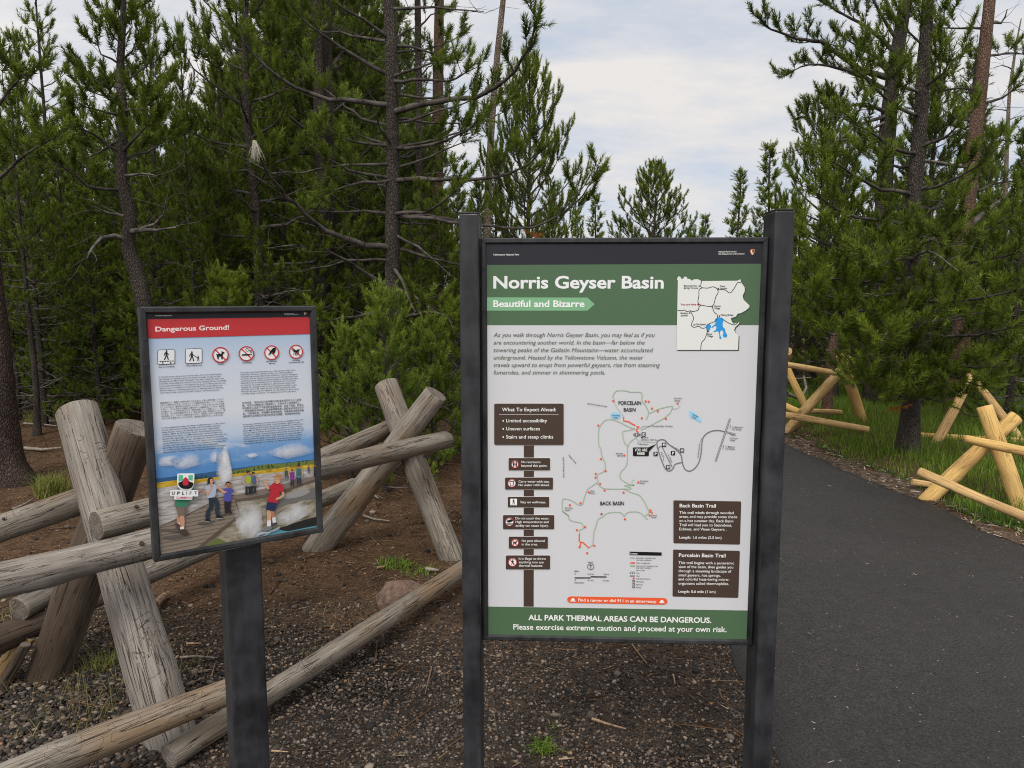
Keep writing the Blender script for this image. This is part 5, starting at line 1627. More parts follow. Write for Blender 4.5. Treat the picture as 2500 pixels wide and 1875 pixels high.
for nm, x0, x1, pt in (('post', xl - .003 - pw, xl - .003, ptop), ('post', xr + .003, xr + .003 + pw, big.loc(1910, 513.5, -.045)[1])):
    bm = bmesh.new()
    me = box_mesh(nm, [(x0, x1, -.045, .062, -.35, pt)], .004)
    po = link_mesh(nm, me, METAL_POST, SB)
    cap = link_mesh('post_cap', box_mesh('post_cap', [(x0 + .0005, x1 - .0005, -.0445, .0615, pt + .0005, pt + .004)], .001), METAL, po)

p = Print(big, zC)
p.poly([(180, 250), (2005, 240), (1992.5, 388), (187, 396.5)], NEARBLACK, 1)
p.text('Yellowstone National Park', (226, 334), (398, 333), None, WHITE, .012, 2)
p.text('National Park Service', (1710, 314), (1828, 313), None, WHITE, .010, 2)
p.text('U.S. Department of the Interior', (1710, 328), (1882, 327), None, WHITE, .010, 2)
p.build('header_band', bp)
p = Print(big, zC)                                    # arrowhead badge
p.smooth([(1919, 297), (1934, 292), (1949, 296), (1946, 314), (1940, 326), (1931, 331), (1923, 322), (1918, 308)], (196, 128, 88), 2)
p.smooth([(1924, 300), (1930, 298), (1929, 312), (1931, 324), (1924, 314)], (240, 232, 222), 3)
p.smooth([(1934, 298), (1945, 299), (1942, 310), (1935, 308)], (108, 66, 44), 3)
p.smooth([(1929, 318), (1938, 317), (1935, 326), (1931, 328)], (235, 226, 216), 3)
p.build('arrowhead_badge', bp)
p = Print(big, zC)
p.poly([(180, 396.5), (1992.5, 388), (1976, 790), (180, 790.5)], GREEN, 1)
p.text('Norris Geyser Basin', (228, 549), (1349, 549), 78, (232, 234, 235), .026, 2)
p.build('title_band', bp)
p = Print(big, zC)
p.poly([(180, 609.5), (847, 611), (895, 655), (847, 697), (180, 697)], LGREEN, 2)
p.text('Beautiful and Bizarre', (228, 672), (828, 672), 42, (240, 241, 240), .024, 3)
p.build('arrow_banner', bp)
p = Print(big, zC)
IT = (96, 107, 93)
for s, x1, y in (('As you walk through Norris Geyser Basin, you may feel as if you', 1290, 869), ('are encountering another world. In the basin—far below the', 1224, 919), ('towering peaks of the Gallatin Mountains—water accumulated', 1280, 969), ('underground. Heated by the Yellowstone Volcano, the water', 1216, 1018), ('travels upward to erupt from powerful geysers, rise from steaming', 1325, 1067), ('fumaroles, and simmer in shimmering pools.', 964, 1116)):
    p.text(s, (230, y), (x1, y + .5), 27, IT, 0, 2, .24)
p.build('introduction_text', bp)

# park map
p = Print(big, zC)
OUT = [(1436, 490), (1446, 470), (1460, 476), (1466, 488), (1476, 488), (1484, 474), (1500, 474), (1506, 488), (1520, 488), (1534, 500), (1546, 492), (1574, 490), (1596, 502), (1834, 500), (1852, 490), (1860, 512), (1882, 545), (1882, 570), (1868, 600), (1875, 625), (1895, 645), (1913, 662), (1912, 676), (1890, 695), (1860, 712), (1834, 718), (1825, 735), (1790, 748), (1798, 770), (1808, 784), (1826, 778), (1846, 770), (1844, 782), (1820, 806), (1812, 825), (1822, 845), (1842, 860), (1838, 955), (1434, 955), (1442, 500)]
p.poly([(x + 6, y + 5) for x, y in OUT], (60, 66, 62), 2)
p.poly(OUT, (223, 226, 222), 3)
RL = 4.2
for ln in ([(1598, 502), (1592, 535), (1600, 546), (1582, 560), (1580, 600), (1574, 635), (1580, 652), (1594, 660)], [(1600, 546), (1640, 548), (1668, 540), (1690, 545), (1704, 560), (1706, 580), (1690, 610), (1680, 650), (1668, 668)], [(1704, 560), (1750, 560), (1785, 580), (1812, 550), (1836, 512), (1858, 514)],
           [(1594, 660), (1640, 668), (1668, 668)], [(1594, 660), (1580, 675), (1576, 692), (1545, 702), (1524, 698), (1500, 703), (1486, 692), (1470, 697), (1440, 694)], [(1524, 698), (1540, 730), (1546, 750), (1530, 790), (1548, 806), (1580, 800), (1600, 812), (1626, 808), (1632, 795), (1650, 782), (1690, 765), (1702, 742), (1700, 722), (1680, 705), (1668, 668)],
           [(1702, 742), (1730, 748), (1770, 775), (1812, 790), (1840, 772)], [(1632, 812), (1634, 840), (1620, 880), (1598, 910), (1592, 955)]):
    p.line(ln, RL, (42, 44, 46), 4)
LAKE = (38, 150, 222)
p.smooth([(1692, 748), (1715, 742), (1738, 748), (1742, 765), (1736, 785), (1740, 805), (1752, 818), (1756, 838), (1768, 862), (1752, 874), (1738, 862), (1742, 842), (1732, 826), (1720, 836), (1722, 862), (1730, 880), (1716, 880), (1714, 850), (1704, 832), (1686, 838), (1676, 834), (1690, 824), (1696, 806), (1684, 798), (1672, 808), (1662, 806), (1690, 780), (1684, 764)], LAKE, 4, 4)
p.smooth([(1632, 790), (1646, 784), (1660, 796), (1656, 812), (1648, 828), (1634, 826), (1628, 806)], LAKE, 4)
for x, y in ((1582, 535), (1708, 551), (1668, 671), (1520, 712), (1716, 732), (1549, 790), (1641, 834)): p.disc(x, y, 4.5, INK, 5)
p.disc(1576, 656, 7, (178, 40, 58), 5)
for s, a, b in (('Mammoth Hot', (1481, 538), (1567, 538)), ('Springs Terraces', (1481, 552), (1574, 552)), ('Tower', (1717, 540), (1753, 540)), ('Junction', (1717, 554), (1765, 554)), ('Canyon', (1680, 671), (1724, 671)), ('Village', (1680, 686), (1719, 686)), ('Madison', (1460, 718), (1510, 718)), ('Junction', (1460, 733), (1508, 733)), ('Fishing Bridge', (1724, 730), (1806, 730)), ('Old Faithful', (1558, 792), (1625, 792)), ('Grant', (1635, 855), (1668, 855)), ('Village', (1635, 869), (1674, 869))):
    p.text(s, a, b, 10.5, INK, .016, 5)
p.text('You are here', (1459, 661), (1562, 661), 12, (178, 40, 58), .02, 5)
p.build('park_map', bp)


def strip(pp, pts, w, col, layer=1, curve=True): pp.line(pts, w, col, layer, curve)


# trail map
p = Print(big, zD)
TG, TW = (166, 184, 164), (188, 196, 188)
for a in ([(1005, 105), (1000, 85), (1020, 50), (1050, 42), (1110, 45), (1130, 53), (1210, 56), (1224, 75), (1226, 120), (1250, 155), (1272, 200), (1272, 230), (1255, 266)], [(1010, 105), (1020, 150), (1050, 200), (1082, 238)],
          [(1272, 214), (1300, 210), (1350, 185), (1450, 162), (1456, 180), (1442, 210), (1400, 250), (1330, 290), (1245, 334), (1215, 345)], [(1456, 180), (1495, 180), (1518, 154)],
          [(1170, 338), (1120, 322), (1050, 285), (990, 266), (940, 272), (905, 310), (890, 350), (890, 455), (905, 490), (915, 545), (938, 600), (940, 640), (925, 668), (885, 690), (880, 720), (885, 745), (872, 758)], [(1170, 338), (1130, 348), (1078, 358), (1078, 400), (1090, 445), (1114, 470)],
          [(1182, 405), (1150, 425), (1120, 460), (1110, 520), (1112, 580), (1098, 630), (1062, 670), (1056, 715), (1090, 745), (1140, 770), (1165, 772)], [(1165, 772), (1148, 760), (1152, 735), (1168, 733)], [(1165, 772), (1090, 775), (1135, 790), (1130, 802), (1085, 800), (1060, 802), (940, 798), (895, 775), (872, 758), (840, 778), (800, 812), (765, 918)],
          [(765, 918), (735, 924), (680, 890), (620, 878), (610, 905), (612, 970), (632, 990), (660, 1010)], [(1085, 800), (1140, 828), (1200, 848), (1240, 895), (1262, 940), (1276, 970)], [(1182, 405), (1210, 432), (1338, 442)]):
    p.line(a, 7.5, TG if len(a) > 4 else TW, 1)
for a in ([(1082, 245), (1082, 274), (1120, 282), (1150, 300), (1172, 310)], [(1180, 318), (1200, 318), (1182, 342), (1180, 355), (1195, 360), (1184, 372)]): p.line(a, 9, ORANGE, 2, False)
GRY = (122, 120, 122)
p.line([(1338, 445), (1345, 430), (1370, 420), (1400, 425), (1430, 455), (1490, 500), (1525, 540), (1535, 595), (1550, 640), (1580, 662), (1620, 650), (1660, 600), (1680, 520), (1690, 420), (1720, 375), (1770, 352), (1820, 350), (1865, 360)], 8, GRY, 2)
p.line([(1338, 445), (1345, 490), (1375, 580), (1405, 645), (1435, 662), (1465, 640), (1480, 610), (1535, 595)], 8, GRY, 2)
p.line([(1350, 490), (1360, 475), (1380, 478), (1405, 530), (1440, 600), (1458, 632)], 6, GRY, 2)
p.line([(1902, 258), (1792, 585)], 13, GRY, 2, False); p.line([(1902, 258), (1792, 585)], 4, (190, 190, 192), 3, False)
p.line([(1876, 362), (1948, 382)], 13, GRY, 2, False); p.line([(1876, 362), (1948, 382)], 4, (190, 190, 192), 3, False)
LK = (150, 206, 236)
p.smooth([(985, 225), (1010, 208), (1040, 218), (1060, 238), (1040, 262), (1005, 258), (985, 248)], LK, 1)
p.smooth([(1590, 200), (1615, 205), (1655, 235), (1680, 270), (1675, 288), (1640, 270), (1600, 250), (1588, 222)], LK, 1)
for x, y in ((1002, 121), (1252, 124), (1275, 127), (1301, 179), (1345, 200), (1408, 258), (1222, 254), (1498, 140), (886, 310), (907, 569), (943, 661), (867, 683), (865, 711), (900, 760), (935, 811), (1081, 827), (1087, 541), (1194, 749), (814, 825), (749, 908), (667, 924), (1288, 964), (1281, 1003), (911, 992)): p.disc(x, y, 8, (230, 96, 62), 3)
for q, qq, h in (('PORCELAIN', (1042, 151), (1217, 151)), ('BASIN', (1082, 203), (1174, 203)), ('BACK BASIN', (902, 925), (1085, 925))) and [(('PORCELAIN'), ((1042, 151), (1217, 151)), 28), (('BASIN'), ((1082, 203), (1174, 203)), 28), (('BACK BASIN'), ((902, 925), (1085, 925)), 28)]:
    p.text(q, qq[0], qq[1], h, (30, 30, 32), .018, 3)
SM = (62, 64, 66)
for s, a, b in (('East Fork Tantalus Creek', (803, 146), (954, 169)), ('Porcelain', (1472, 107), (1530, 107)), ('Springs', (1472, 124), (1518, 124)), ('Crackling', (988, 237), (1052, 237)), ('Lake', (1005, 254), (1038, 254)), ('Nuphar', (1610, 228), (1656, 250)), ('Lake', (1610, 246), (1640, 262)), ('Porcelain Basin Overlook', (1303, 321), (1460, 321)), ('Museum', (1217, 409), (1272, 409)), ('(elevation 7575 ft.)', (1217, 425), (1338, 427)), ('Bookstore', (1208, 459), (1272, 460)), ('Emerald', (1023, 532), (1075, 532)), ('Spring', (1033, 548), (1074, 548)), ('Steamboat', (1206, 743), (1273, 744)), ('Geyser', (1206, 760), (1248, 760)), ('Vixen', (822, 820), (857, 820)), ('Geyser', (822, 836), (863, 836)), ('Porkchop', (629, 952), (688, 951)), ('Geyser', (629, 968), (671, 967)), ('To Mammoth', (1916, 328), (2000, 330)), ('Hot Springs', (1916, 344), (1988, 346)), ('To Canyon', (1899, 413), (1964, 415)), ('Village', (1899, 429), (1940, 430)), ('To Madison/', (1865, 479), (1940, 481)), ('Old Faithful', (1865, 495), (1938, 498)), ('ONE WAY', (1476, 485), (1510, 512)), ('ONE WAY', (1366, 516), (1385, 560)), ('ONE WAY', (1430, 556), (1448, 598)), ('Echinus', (1292, 1008), (1338, 1009)),
                ('South Fork Tantalus Creek', (612, 553), (616, 712)), ('Tantalus Creek', (654, 540), (712, 606)), ('To Norris Junction', (1660, 560), (1672, 450))):
    p.text(s, a, b, 11.5, SM if s != 'Museum' else INK, .008, 4)
p.line([(1300, 316), (1240, 316), (1203, 335)], 2.5, SM, 3, False)
for a in ([(1674, 440), (1682, 408)], [(1898, 335), (1907, 305)], [(1905, 382), (1930, 390)], [(1855, 460), (1845, 495)], [(1452, 466), (1474, 482)], [(1386, 562), (1394, 588)], [(1422, 528), (1430, 550)]): p.line(a, 2.5, SM, 3, False)
p.rrect(1158, 372, 1213, 392, 1, (140, 140, 142), 2); p.rrect(1172, 368, 1190, 398, 1, (90, 90, 92), 3); p.rrect(1176, 372, 1186, 394, 1, (200, 200, 200), 4)
for x in (1160, 1167, 1194, 1201, 1208): p.line([(x, 374), (x, 390)], 2, (70, 70, 72), 4, False)
p.rrect(1220, 364, 1252, 396, 4, BLACK, 3); p.ring(1236, 380, 12, 2.5, WHITE, 4); p.text('?', (1231, 387), (1240, 387), 14, WHITE, .03, 4)
p.poly([(1190, 440), (1206, 446), (1202, 454), (1187, 448)], (230, 230, 228), 3); p.line([(1190, 440), (1206, 446), (1202, 454), (1187, 448), (1190, 440)], 1.6, SM, 4, False)
p.poly([(1154, 484), (1158, 480), (1272, 480), (1334, 453), (1276, 512), (1276, 542), (1272, 546), (1158, 546), (1154, 542)], BLACK, 3)
p.text('YOU ARE', (1166, 510), (1264, 510), 21, WHITE, .018, 4); p.text('HERE', (1185, 537), (1244, 537), 21, WHITE, .018, 4)


def ppl(pp, x, y, s, col=WHITE, layer=4):           # two standing figures: restroom symbol
    for dx in (-.24, .24):
        pp.disc(x + dx * s, y - .34 * s, .085 * s, col, layer, 12)
        pp.poly([(x + (dx - .13) * s, y - .22 * s), (x + (dx + .13) * s, y - .22 * s), (x + (dx + .13) * s, y + .06 * s), (x + (dx + .08) * s, y + .06 * s), (x + (dx + .08) * s, y + .38 * s), (x + (dx - .08) * s, y + .38 * s), (x + (dx - .08) * s, y + .06 * s), (x + (dx - .13) * s, y + .06 * s)], col, layer)
    pp.line([(x, y - .42 * s), (x, y + .42 * s)], .05 * s, col, layer, False)


for x, y in ((1394, 459), (1532, 503), (1425, 631)):
    p.rrect(x - 16, y - 16, x + 16, y + 16, 3, BLACK, 3); ppl(p, x, y, 28)
for x, y in ((1328, 530), (1462, 524)):
    p.rrect(x - 16, y - 16, x + 16, y + 16, 3, BLACK, 3); p.text('P', (x - 7, y + 10), (x + 8, y + 10), 20, WHITE, .03, 4)
p2 = p; p = Print(big, zE)
for a in ([(660, 190), (660, 210), (690, 228), (740, 238), (765, 250), (770, 285), (745, 293)], [(745, 293), (741, 325)], [(820, 425), (845, 405), (852, 320), (868, 270), (885, 215), (920, 195), (945, 172), (990, 160), (1050, 160), (1070, 170), (1090, 190), (1100, 170), (1130, 157), (1190, 157), (1230, 178), (1250, 200), (1268, 215)], [(1276, 150), (1270, 170), (1245, 190)], [(612, 150), (635, 168), (660, 190)]):
    p.line(a, 7.5, TG, 1)
for a in ([(741, 325), (739, 380), (750, 388), (770, 392), (812, 432), (820, 430)], [(752, 392), (744, 425)], [(1280, 157), (1298, 156), (1306, 170)]): p.line(a, 8, ORANGE, 2, False)
for x, y in ((911, 172), (1092, 211), (784, 272), (722, 295), (743, 426), (856, 416), (800, 473)): p.disc(x, y, 8, (230, 96, 62), 3)
p.text('Geyser', (1294, 201), (1336, 202), 11.5, SM, .008, 4)
p.text('North', (808, 549), (846, 549), 12, SM, .01, 3); p.ring(828, 578, 25, 3.5, INK, 3); p.line([(828, 594), (828, 564)], 4, INK, 3, False); p.line([(819, 572), (828, 562), (837, 572)], 3.5, INK, 3, False)
p.line([(704, 664), (827, 664)], 8, INK, 3, False); p.line([(827, 655), (950, 657)], 8, INK, 3, False)
for s, a, b in (('Miles', (704, 617), (738, 617)), ('0', (705, 638), (713, 638)), ('1/16 mi', (804, 640), (850, 640)), ('1/8 mi', (929, 642), (970, 642)), ('0', (705, 686), (713, 686)), ('0.1 km', (806, 688), (848, 688)), ('0.2 km', (923, 690), (969, 690)), ('Kilometers', (704, 706), (776, 706))): p.text(s, a, b, 11, SM, .01, 3)
p.poly([(1128, 462), (1375, 468), (1375, 493), (1128, 488)], BLACK, 2)
p.text('Legend', (1134, 482), (1186, 484), 12, WHITE, .02, 3)
for s, x0, x1, y in (('Boardwalk—wheelchair users', 1180, 1330, 515), ('may require assistance', 1180, 1296, 530), ('Stairs or steep grade', 1180, 1286, 553), ('Improved trail—wheelchair users', 1180, 1346, 576), ('may require assistance', 1180, 1295, 590), ('River or lake', 1180, 1242, 609), ('Trail', 1180, 1201, 631), ('Road', 1180, 1203, 653), ('Hydrothermal feature', 1178, 1287, 675), ('Information', 1178, 1237, 697), ('Restrooms', 1178, 1231, 720), ('Parking', 1178, 1216, 741)):
    p.text(s, (x0, y), (x1, y + 1.5), 9.5, SM, .008, 3)
p.poly([(1134, 564), (1168, 565), (1168, 577), (1134, 576)], (160, 190, 160), 2); p.poly([(1134, 600), (1168, 601), (1168, 612), (1134, 611)], (200, 222, 232), 2); p.poly([(1130, 644), (1168, 645), (1168, 656), (1130, 655)], (140, 140, 142), 2)
for k in range(5): p.line([(1136 + 8 * k, 504), (1136 + 8 * k, 516)], 4, (170, 182, 170), 2, False)
for k in range(3): p.line([(1134 + 7 * k, 543), (1134 + 7 * k, 555)], 4, ORANGE, 2, False)
p.poly([(1152, 543), (1168, 543), (1168, 555), (1152, 555)], ORANGE, 2)
for k in range(3): p.poly([(1130 + 15 * k, 623), (1138 + 15 * k, 623), (1138 + 15 * k, 631), (1130 + 15 * k, 631)], INK, 2)
p.disc(1159, 669, 8, (230, 96, 62), 2)
for y in (691, 714, 735): p.rrect(1150, y - 8, 1167, y + 8, 2, BLACK, 2)
p.text('P', (1155, 741), (1162, 741), 11, WHITE, .03, 3); p.text('i', (1157, 696), (1160, 696), 10, WHITE, .03, 3); ppl(p, 1158, 714, 13, WHITE, 3)
# both halves of the trail map are one print
o_ = len(p2.V)
for m in p.mats:
    if m not in p2.mats: p2.mats.append(m)
p2.V += p.V; p2.F += [tuple(q + o_ for q in f) for f in p.F]; p2.MI += [p2.mats.index(p.mats[i]) for i in p.MI]
p2.build('trail_map', bp)


def walker(pp, x, y, s, col=BLACK, layer=4):        # walking figure, s = height
    pp.disc(x + .02 * s, y - .44 * s, .085 * s, col, layer, 14)
    pp.poly([(x - .10 * s, y - .32 * s), (x + .06 * s, y - .34 * s), (x + .12 * s, y - .28 * s), (x + .10 * s, y - .02 * s), (x - .07 * s, y - .02 * s)], col, layer)
    pp.line([(x - .01 * s, y - .05 * s), (x - .07 * s, y + .2 * s), (x - .20 * s, y + .46 * s)], .10 * s, col, layer, False)
    pp.line([(x + .05 * s, y - .05 * s), (x + .14 * s, y + .2 * s), (x + .20 * s, y + .46 * s)], .10 * s, col, layer, False)
    pp.line([(x - .08 * s, y - .29 * s), (x - .19 * s, y - .14 * s), (x - .20 * s, y + .02 * s)], .065 * s, col, layer, False)
    pp.line([(x + .09 * s, y - .28 * s), (x + .17 * s, y - .13 * s), (x + .28 * s, y - .08 * s)], .065 * s, col, layer, False)


def dog(pp, x, y, s, col=BLACK, layer=4):
    pp.poly([(x + a * s, y + b * s) for a, b in ((-.42, -.14), (-.34, -.08), (.08, -.10), (.14, -.26), (.10, -.38), (.20, -.34), (.40, -.26), (.38, -.16), (.26, -.12), (.22, .08), (.22, .40), (.10, .40), (.08, .14), (-.16, .14), (-.14, .40), (-.26, .40), (-.32, .12), (-.36, -.02))], col, layer)


def ban(pp, x, y, r, layer=2, slash=True, w=.17):
    pp.disc(x, y, r, (240, 240, 238), layer); pp.ring(x, y, r, r * w, (200, 40, 46), layer + 3)
    if slash: pp.line([(x - .66 * r, y - .66 * r), (x + .66 * r, y + .66 * r)], r * .15, (200, 40, 46), layer + 1, False)


def plaque(pp, x0, y0, x1, y1, r, layer=2, skew=0.0, rim=True):
    if rim: pp.rrect(x0 - 2.5, y0 - 2.5, x1 + 2.5, y1 + 2.5, r + 2, (232, 230, 228), layer, skew)
    pp.rrect(x0, y0, x1, y1, r, BROWN, layer + 1, skew)


p = Print(big, zD); p.poly([(313, 455), (390, 455), (389.5, 1010), (312, 1010)], BROWN, 1)
q = Print(big, zE); q.poly([(312, 100), (389.5, 100), (388, 887), (311, 886)], BROWN, 1)
o_ = len(p.V); p.V += q.V; p.F += [tuple(i + o_ for i in f) for f in q.F]; p.MI += q.MI
p.build('printed_signpost', bp)
p = Print(big, zD); plaque(p, 84, 142, 620, 461, 12)
p.text('What To Expect Ahead:', (144, 201), (560, 201), 27, WHITE, .012, 5); p.line([(122, 225), (581, 228)], 2.5, (225, 220, 215), 4, False)
for s, x1, y in (('Limited accessibility', 492, 286), ('Uneven surfaces', 437, 348), ('Stairs and steep climbs', 539, 411)):
    p.text(s, (176, y), (x1, y), 26, WHITE, .008, 5); p.disc(154, y - 11, 6, WHITE, 5)
p.build('notice_plaque', bp)


def notice(z, box, icon, lines, r):
    pp = Print(big, z); plaque(pp, *box, 8)
    icon(pp)
    for s, x0, x1, y in lines: pp.text(s, (x0, y), (x1, y + .5), 17.5, WHITE, .006, 6)
    return pp.build('notice_plaque', bp)


def ic_rest(pp): ban(pp, 244, 610, 29, 4, True); ppl(pp, 244, 611, 44, BLACK, 6)


def ic_cup(pp):
    ban(pp, 220, 756, 31, 4, False, .13); pp.poly([(202, 740), (238, 740), (231, 778), (209, 778)], BLACK, 6); pp.poly([(208, 745), (232, 745), (227, 773), (213, 773)], (235, 235, 234), 7)


def ic_walk(pp): pp.rrect(208, 875, 260, 927, 6, (244, 244, 242), 4); walker(pp, 234, 898, 40, BLACK, 5); pp.line([(214, 923), (254, 923)], 3, BLACK, 5, False)


def ic_hand(pp):
    ban(pp, 202, 232, 32, 4, False, .12); pp.poly([(178, 222), (200, 216), (226, 208), (230, 222), (214, 232), (190, 236)], BLACK, 6)
    pp.line([(178, 244), (190, 240), (200, 245), (212, 240), (226, 245)], 4, BLACK, 6); pp.line([(182, 252), (202, 250), (222, 253)], 4, BLACK, 6)


def ic_dog(pp): ban(pp, 245, 392, 28, 4, True); dog(pp, 245, 392, 44, BLACK, 6)


def ic_throw(pp): ban(pp, 226, 543, 32, 4, True, .13); walker(pp, 226, 543, 44, BLACK, 6)


notice(zD, (195, 562, 515, 657), ic_rest, (('No restrooms', 294, 441, 600), ('beyond this point.', 294, 493, 628)), 8)
notice(zD, (168, 712, 537, 805), ic_cup, (('Carry water with you.', 272, 509, 750), ('No water refill ahead.', 272, 510, 777)), 8)
notice(zD, (189, 861, 508, 941), ic_walk, (('Stay on walkways.', 286, 484, 909),), 8)
notice(zE, (152, 180, 547, 289), ic_hand, (('Do not touch the water.', 249, 509, 212), ('High temperatures and', 249, 503, 240), ('acidity can cause injury.', 249, 503, 268)), 8)
notice(zE, (196, 346, 498, 439), ic_dog, (('No pets allowed', 297, 473, 385), ('in the area.', 297, 420, 412)), 8)
notice(zE, (174, 491, 515, 599), ic_throw, (('It is illegal to throw', 274, 484, 523), ('anything into any', 274, 467, 550), ('thermal features.', 274, 459, 577)), 8)

p = Print(big, zE); p.poly([(1466, 73), (1472, 67), (1982, 75), (1988, 82), (1979, 400), (1973, 407), (1472, 397), (1466, 391)], BROWN, 2)
p.text('Back Basin Trail', (1513, 120), (1793, 122), 27, WHITE, .016, 3)
for s, x1, y in (('This trail winds through wooded', 1929, 170), ('areas, and may provide some shade', 1957, 201), ('on a hot summer day. Back Basin', 1927, 233), ('Trail will lead you to Steamboat,', 1916, 265), ('Echinus, and Vixen Geysers .', 1874, 297), ('Length: 1.6 miles (2.5 km)', 1836, 361)): p.text(s, (1511, y), (x1, y + 3), 20, WHITE, .006, 3)
p.build('trail_plaque', bp)
p = Print(big, zE); p.poly([(1464, 452), (1470, 446), (1972, 456), (1978, 462), (1966, 812), (1960, 818), (1466, 808), (1459, 802)], BROWN, 2)
p.text('Porcelain Basin Trail', (1507, 502), (1867, 506), 27, WHITE, .016, 3)
for s, x1, y in (('This trail begins with a panoramic', 1933, 557), ('view of the basin, then guides you', 1926, 588), ('through a steaming landscape of', 1911, 620), ('small geysers, hot springs,', 1828, 652), ('and colorful heat-loving micro-', 1897, 683), ('organisms called thermophiles.', 1893, 716), ('Length: 0.6 mile (1 km)', 1790, 778)): p.text(s, (1504, y), (x1, y + 3.5), 20, WHITE, .006, 3)
p.build('trail_plaque', bp)
p = Print(big, zE)
p.poly([(672, 807), (1396, 820), (1412, 828), (1421, 844), (1414, 862), (1394, 871), (670, 857), (653, 849), (646, 832), (654, 815)], ORANGE, 2)
p.text('Find a ranger or dial 911 in an emergency', (731, 845), (1334, 857), 22, (255, 232, 222), .018, 3)
for x, y in ((691, 836), (1377, 849)):
    p.smooth([(x - 14, y + 3), (x - 10, y - 10), (x, y - 16), (x + 10, y - 10), (x + 14, y + 3)], WHITE, 3); p.line([(x - 22, y + 7), (x + 22, y + 8)], 5, WHITE, 3, False)
p.build('emergency_banner', bp)
p = Print(big, zE)
p.poly([(20, 886), (2040, 917), (2040, 1150), (20, 1120)], GREEN, 1)
p.text('ALL PARK THERMAL AREAS CAN BE DANGEROUS.', (348, 989), (1758, 1012), 40, WHITE, .024, 2)
p.text('Please exercise extreme caution and proceed at your own risk.', (232, 1062), (1876, 1083), 41, WHITE, .013, 2)
p.build('footer_band', bp)
# ================================================================== small warning sign
sm = Sign('warning_sign', [(358.5, 765.7), (755.8, 761.7), (773.7, 1286.6), (394.5, 1352.4)], .62, 'small framed warning sign headed Dangerous Ground on a single black post')
SS = sm.root
a_, b_, c_, d_ = sm.loc(336.2, 749), sm.loc(767.8, 746.7), sm.loc(787.8, 1296.5), sm.loc(377.1, 1370.5)
sx0, sx1, sz0, sz1 = (a_[0] + d_[0]) / 2, (b_[0] + c_[0]) / 2, (c_[1] + d_[1]) / 2, (a_[1] + b_[1]) / 2
i_ = [sm.loc(*q) for q in ((358.5, 765.7), (755.8, 761.7), (773.7, 1286.6), (394.5, 1352.4))]
sfw = ((i_[0][0] + i_[3][0]) / 2 - sx0 + sx1 - (i_[1][0] + i_[2][0]) / 2) / 2
link_mesh('frame', frame_mesh('frame', sx0, sx1, sz0, sz1, sfw, -.012, .026), METAL, SS)
link_mesh('back_plate', box_mesh('back_plate', [(sx0 + .006, sx1 - .006, .0265, .032, sz0 + .006, sz1 - .006)], .001), METAL_POST, SS)
pz = sm.loc(600, 1362, .06)
pl_, pr_ = sm.loc(552, 1370, .035)[0], sm.loc(639, 1370, .035)[0]
link_mesh('post', box_mesh('post', [(pl_, pr_, .033, .033 + (pr_ - pl_), -.35, sz0 + .30)], .005), METAL_POST, SS)

# the illustration's sky: a printed gradient, pale behind the texts, blue lower down, with painted clouds
gm_ = M('printed_sky', .42, .35)
gc = gm_.t.nodes.new('ShaderNodeTexCoord'); sp_ = gm_.t.nodes.new('ShaderNodeSeparateXYZ'); gm_.l(gc.outputs['Object'], sp_.inputs[0])
zt1, zb1 = (i_[0][1] + i_[1][1]) / 2, (i_[2][1] + i_[3][1]) / 2
tz = gm_.math('DIVIDE', gm_.math('SUBTRACT', zt1, sp_.outputs[2]), zt1 - zb1)
nzc = gm_.noise(gm_.co('Object', (1, 1, 2.1)), 11, 6, .6, .3)
gcol = gm_.ramp(tz, [(.08, rgb(170, 194, 222, PK)), (.22, rgb(206, 214, 228, PK)), (.42, rgb(216, 220, 229, PK)), (.53, rgb(186, 202, 224, PK)), (.58, rgb(122, 162, 208, PK)), (.66, rgb(84, 138, 196, PK))])
cmask = gm_.math('MULTIPLY', gm_.ramp(nzc, [(.52, (0, 0, 0)), (.64, (1, 1, 1))]), gm_.ramp(tz, [(.48, (0, 0, 0)), (.53, (1, 1, 1)), (.60, (1, 1, 1)), (.65, (0, 0, 0))]))
gm_.color(gm_.mix(gm_.math('MULTIPLY', cmask, .8), gcol, rgb(206, 212, 222, PK)))
pnl = link_mesh('panel', box_mesh('panel', [(sx0 + .004, sx1 - .004, 0, .014, sz0 + .004, sz1 - .004)], 0), gm_.m, SS)

p = Print(sm, zA)
p.poly([(100, 140), (1880, 120), (1860, 192), (126, 217)], (30, 32, 38), 1)
p.text('Yellowstone National Park', (207, 183), (392, 182), None, WHITE, .014, 2)
p.text('National Park Service', (1586, 159), (1688, 157), None, WHITE, .012, 2); p.text('U.S. Department of the Interior', (1586, 170), (1738, 168), None, WHITE, .012, 2)
p.smooth([(1796, 142), (1810, 138), (1824, 141), (1822, 158), (1812, 172), (1800, 160)], (196, 138, 104), 2); p.smooth([(1796, 144), (1801, 143), (1804, 158), (1811, 170), (1800, 160)], (240, 232, 222), 3)
p.build('header_band', pnl)
p = Print(sm, zA)
p.poly([(110, 217), (1880, 192), (1885, 372), (118, 421)], REDP, 1)
p.text('Dangerous Ground!', (215, 346), (1001, 325), 50, (250, 226, 224), .024, 2)
p.build('title_band', pnl)


def pict(name, f):
    pp = Print(sm, zA); f(pp); return pp.build(name, pnl)


def sq(pp, x0, y0, x1, y1, dy):
    pp.rrect(x0, y0, x1, y1, 18, INK, 2, dy); pp.rrect(x0 + 5, y0 + 5, x1 - 5, y1 - 5, 14, (232, 234, 238), 3, dy)


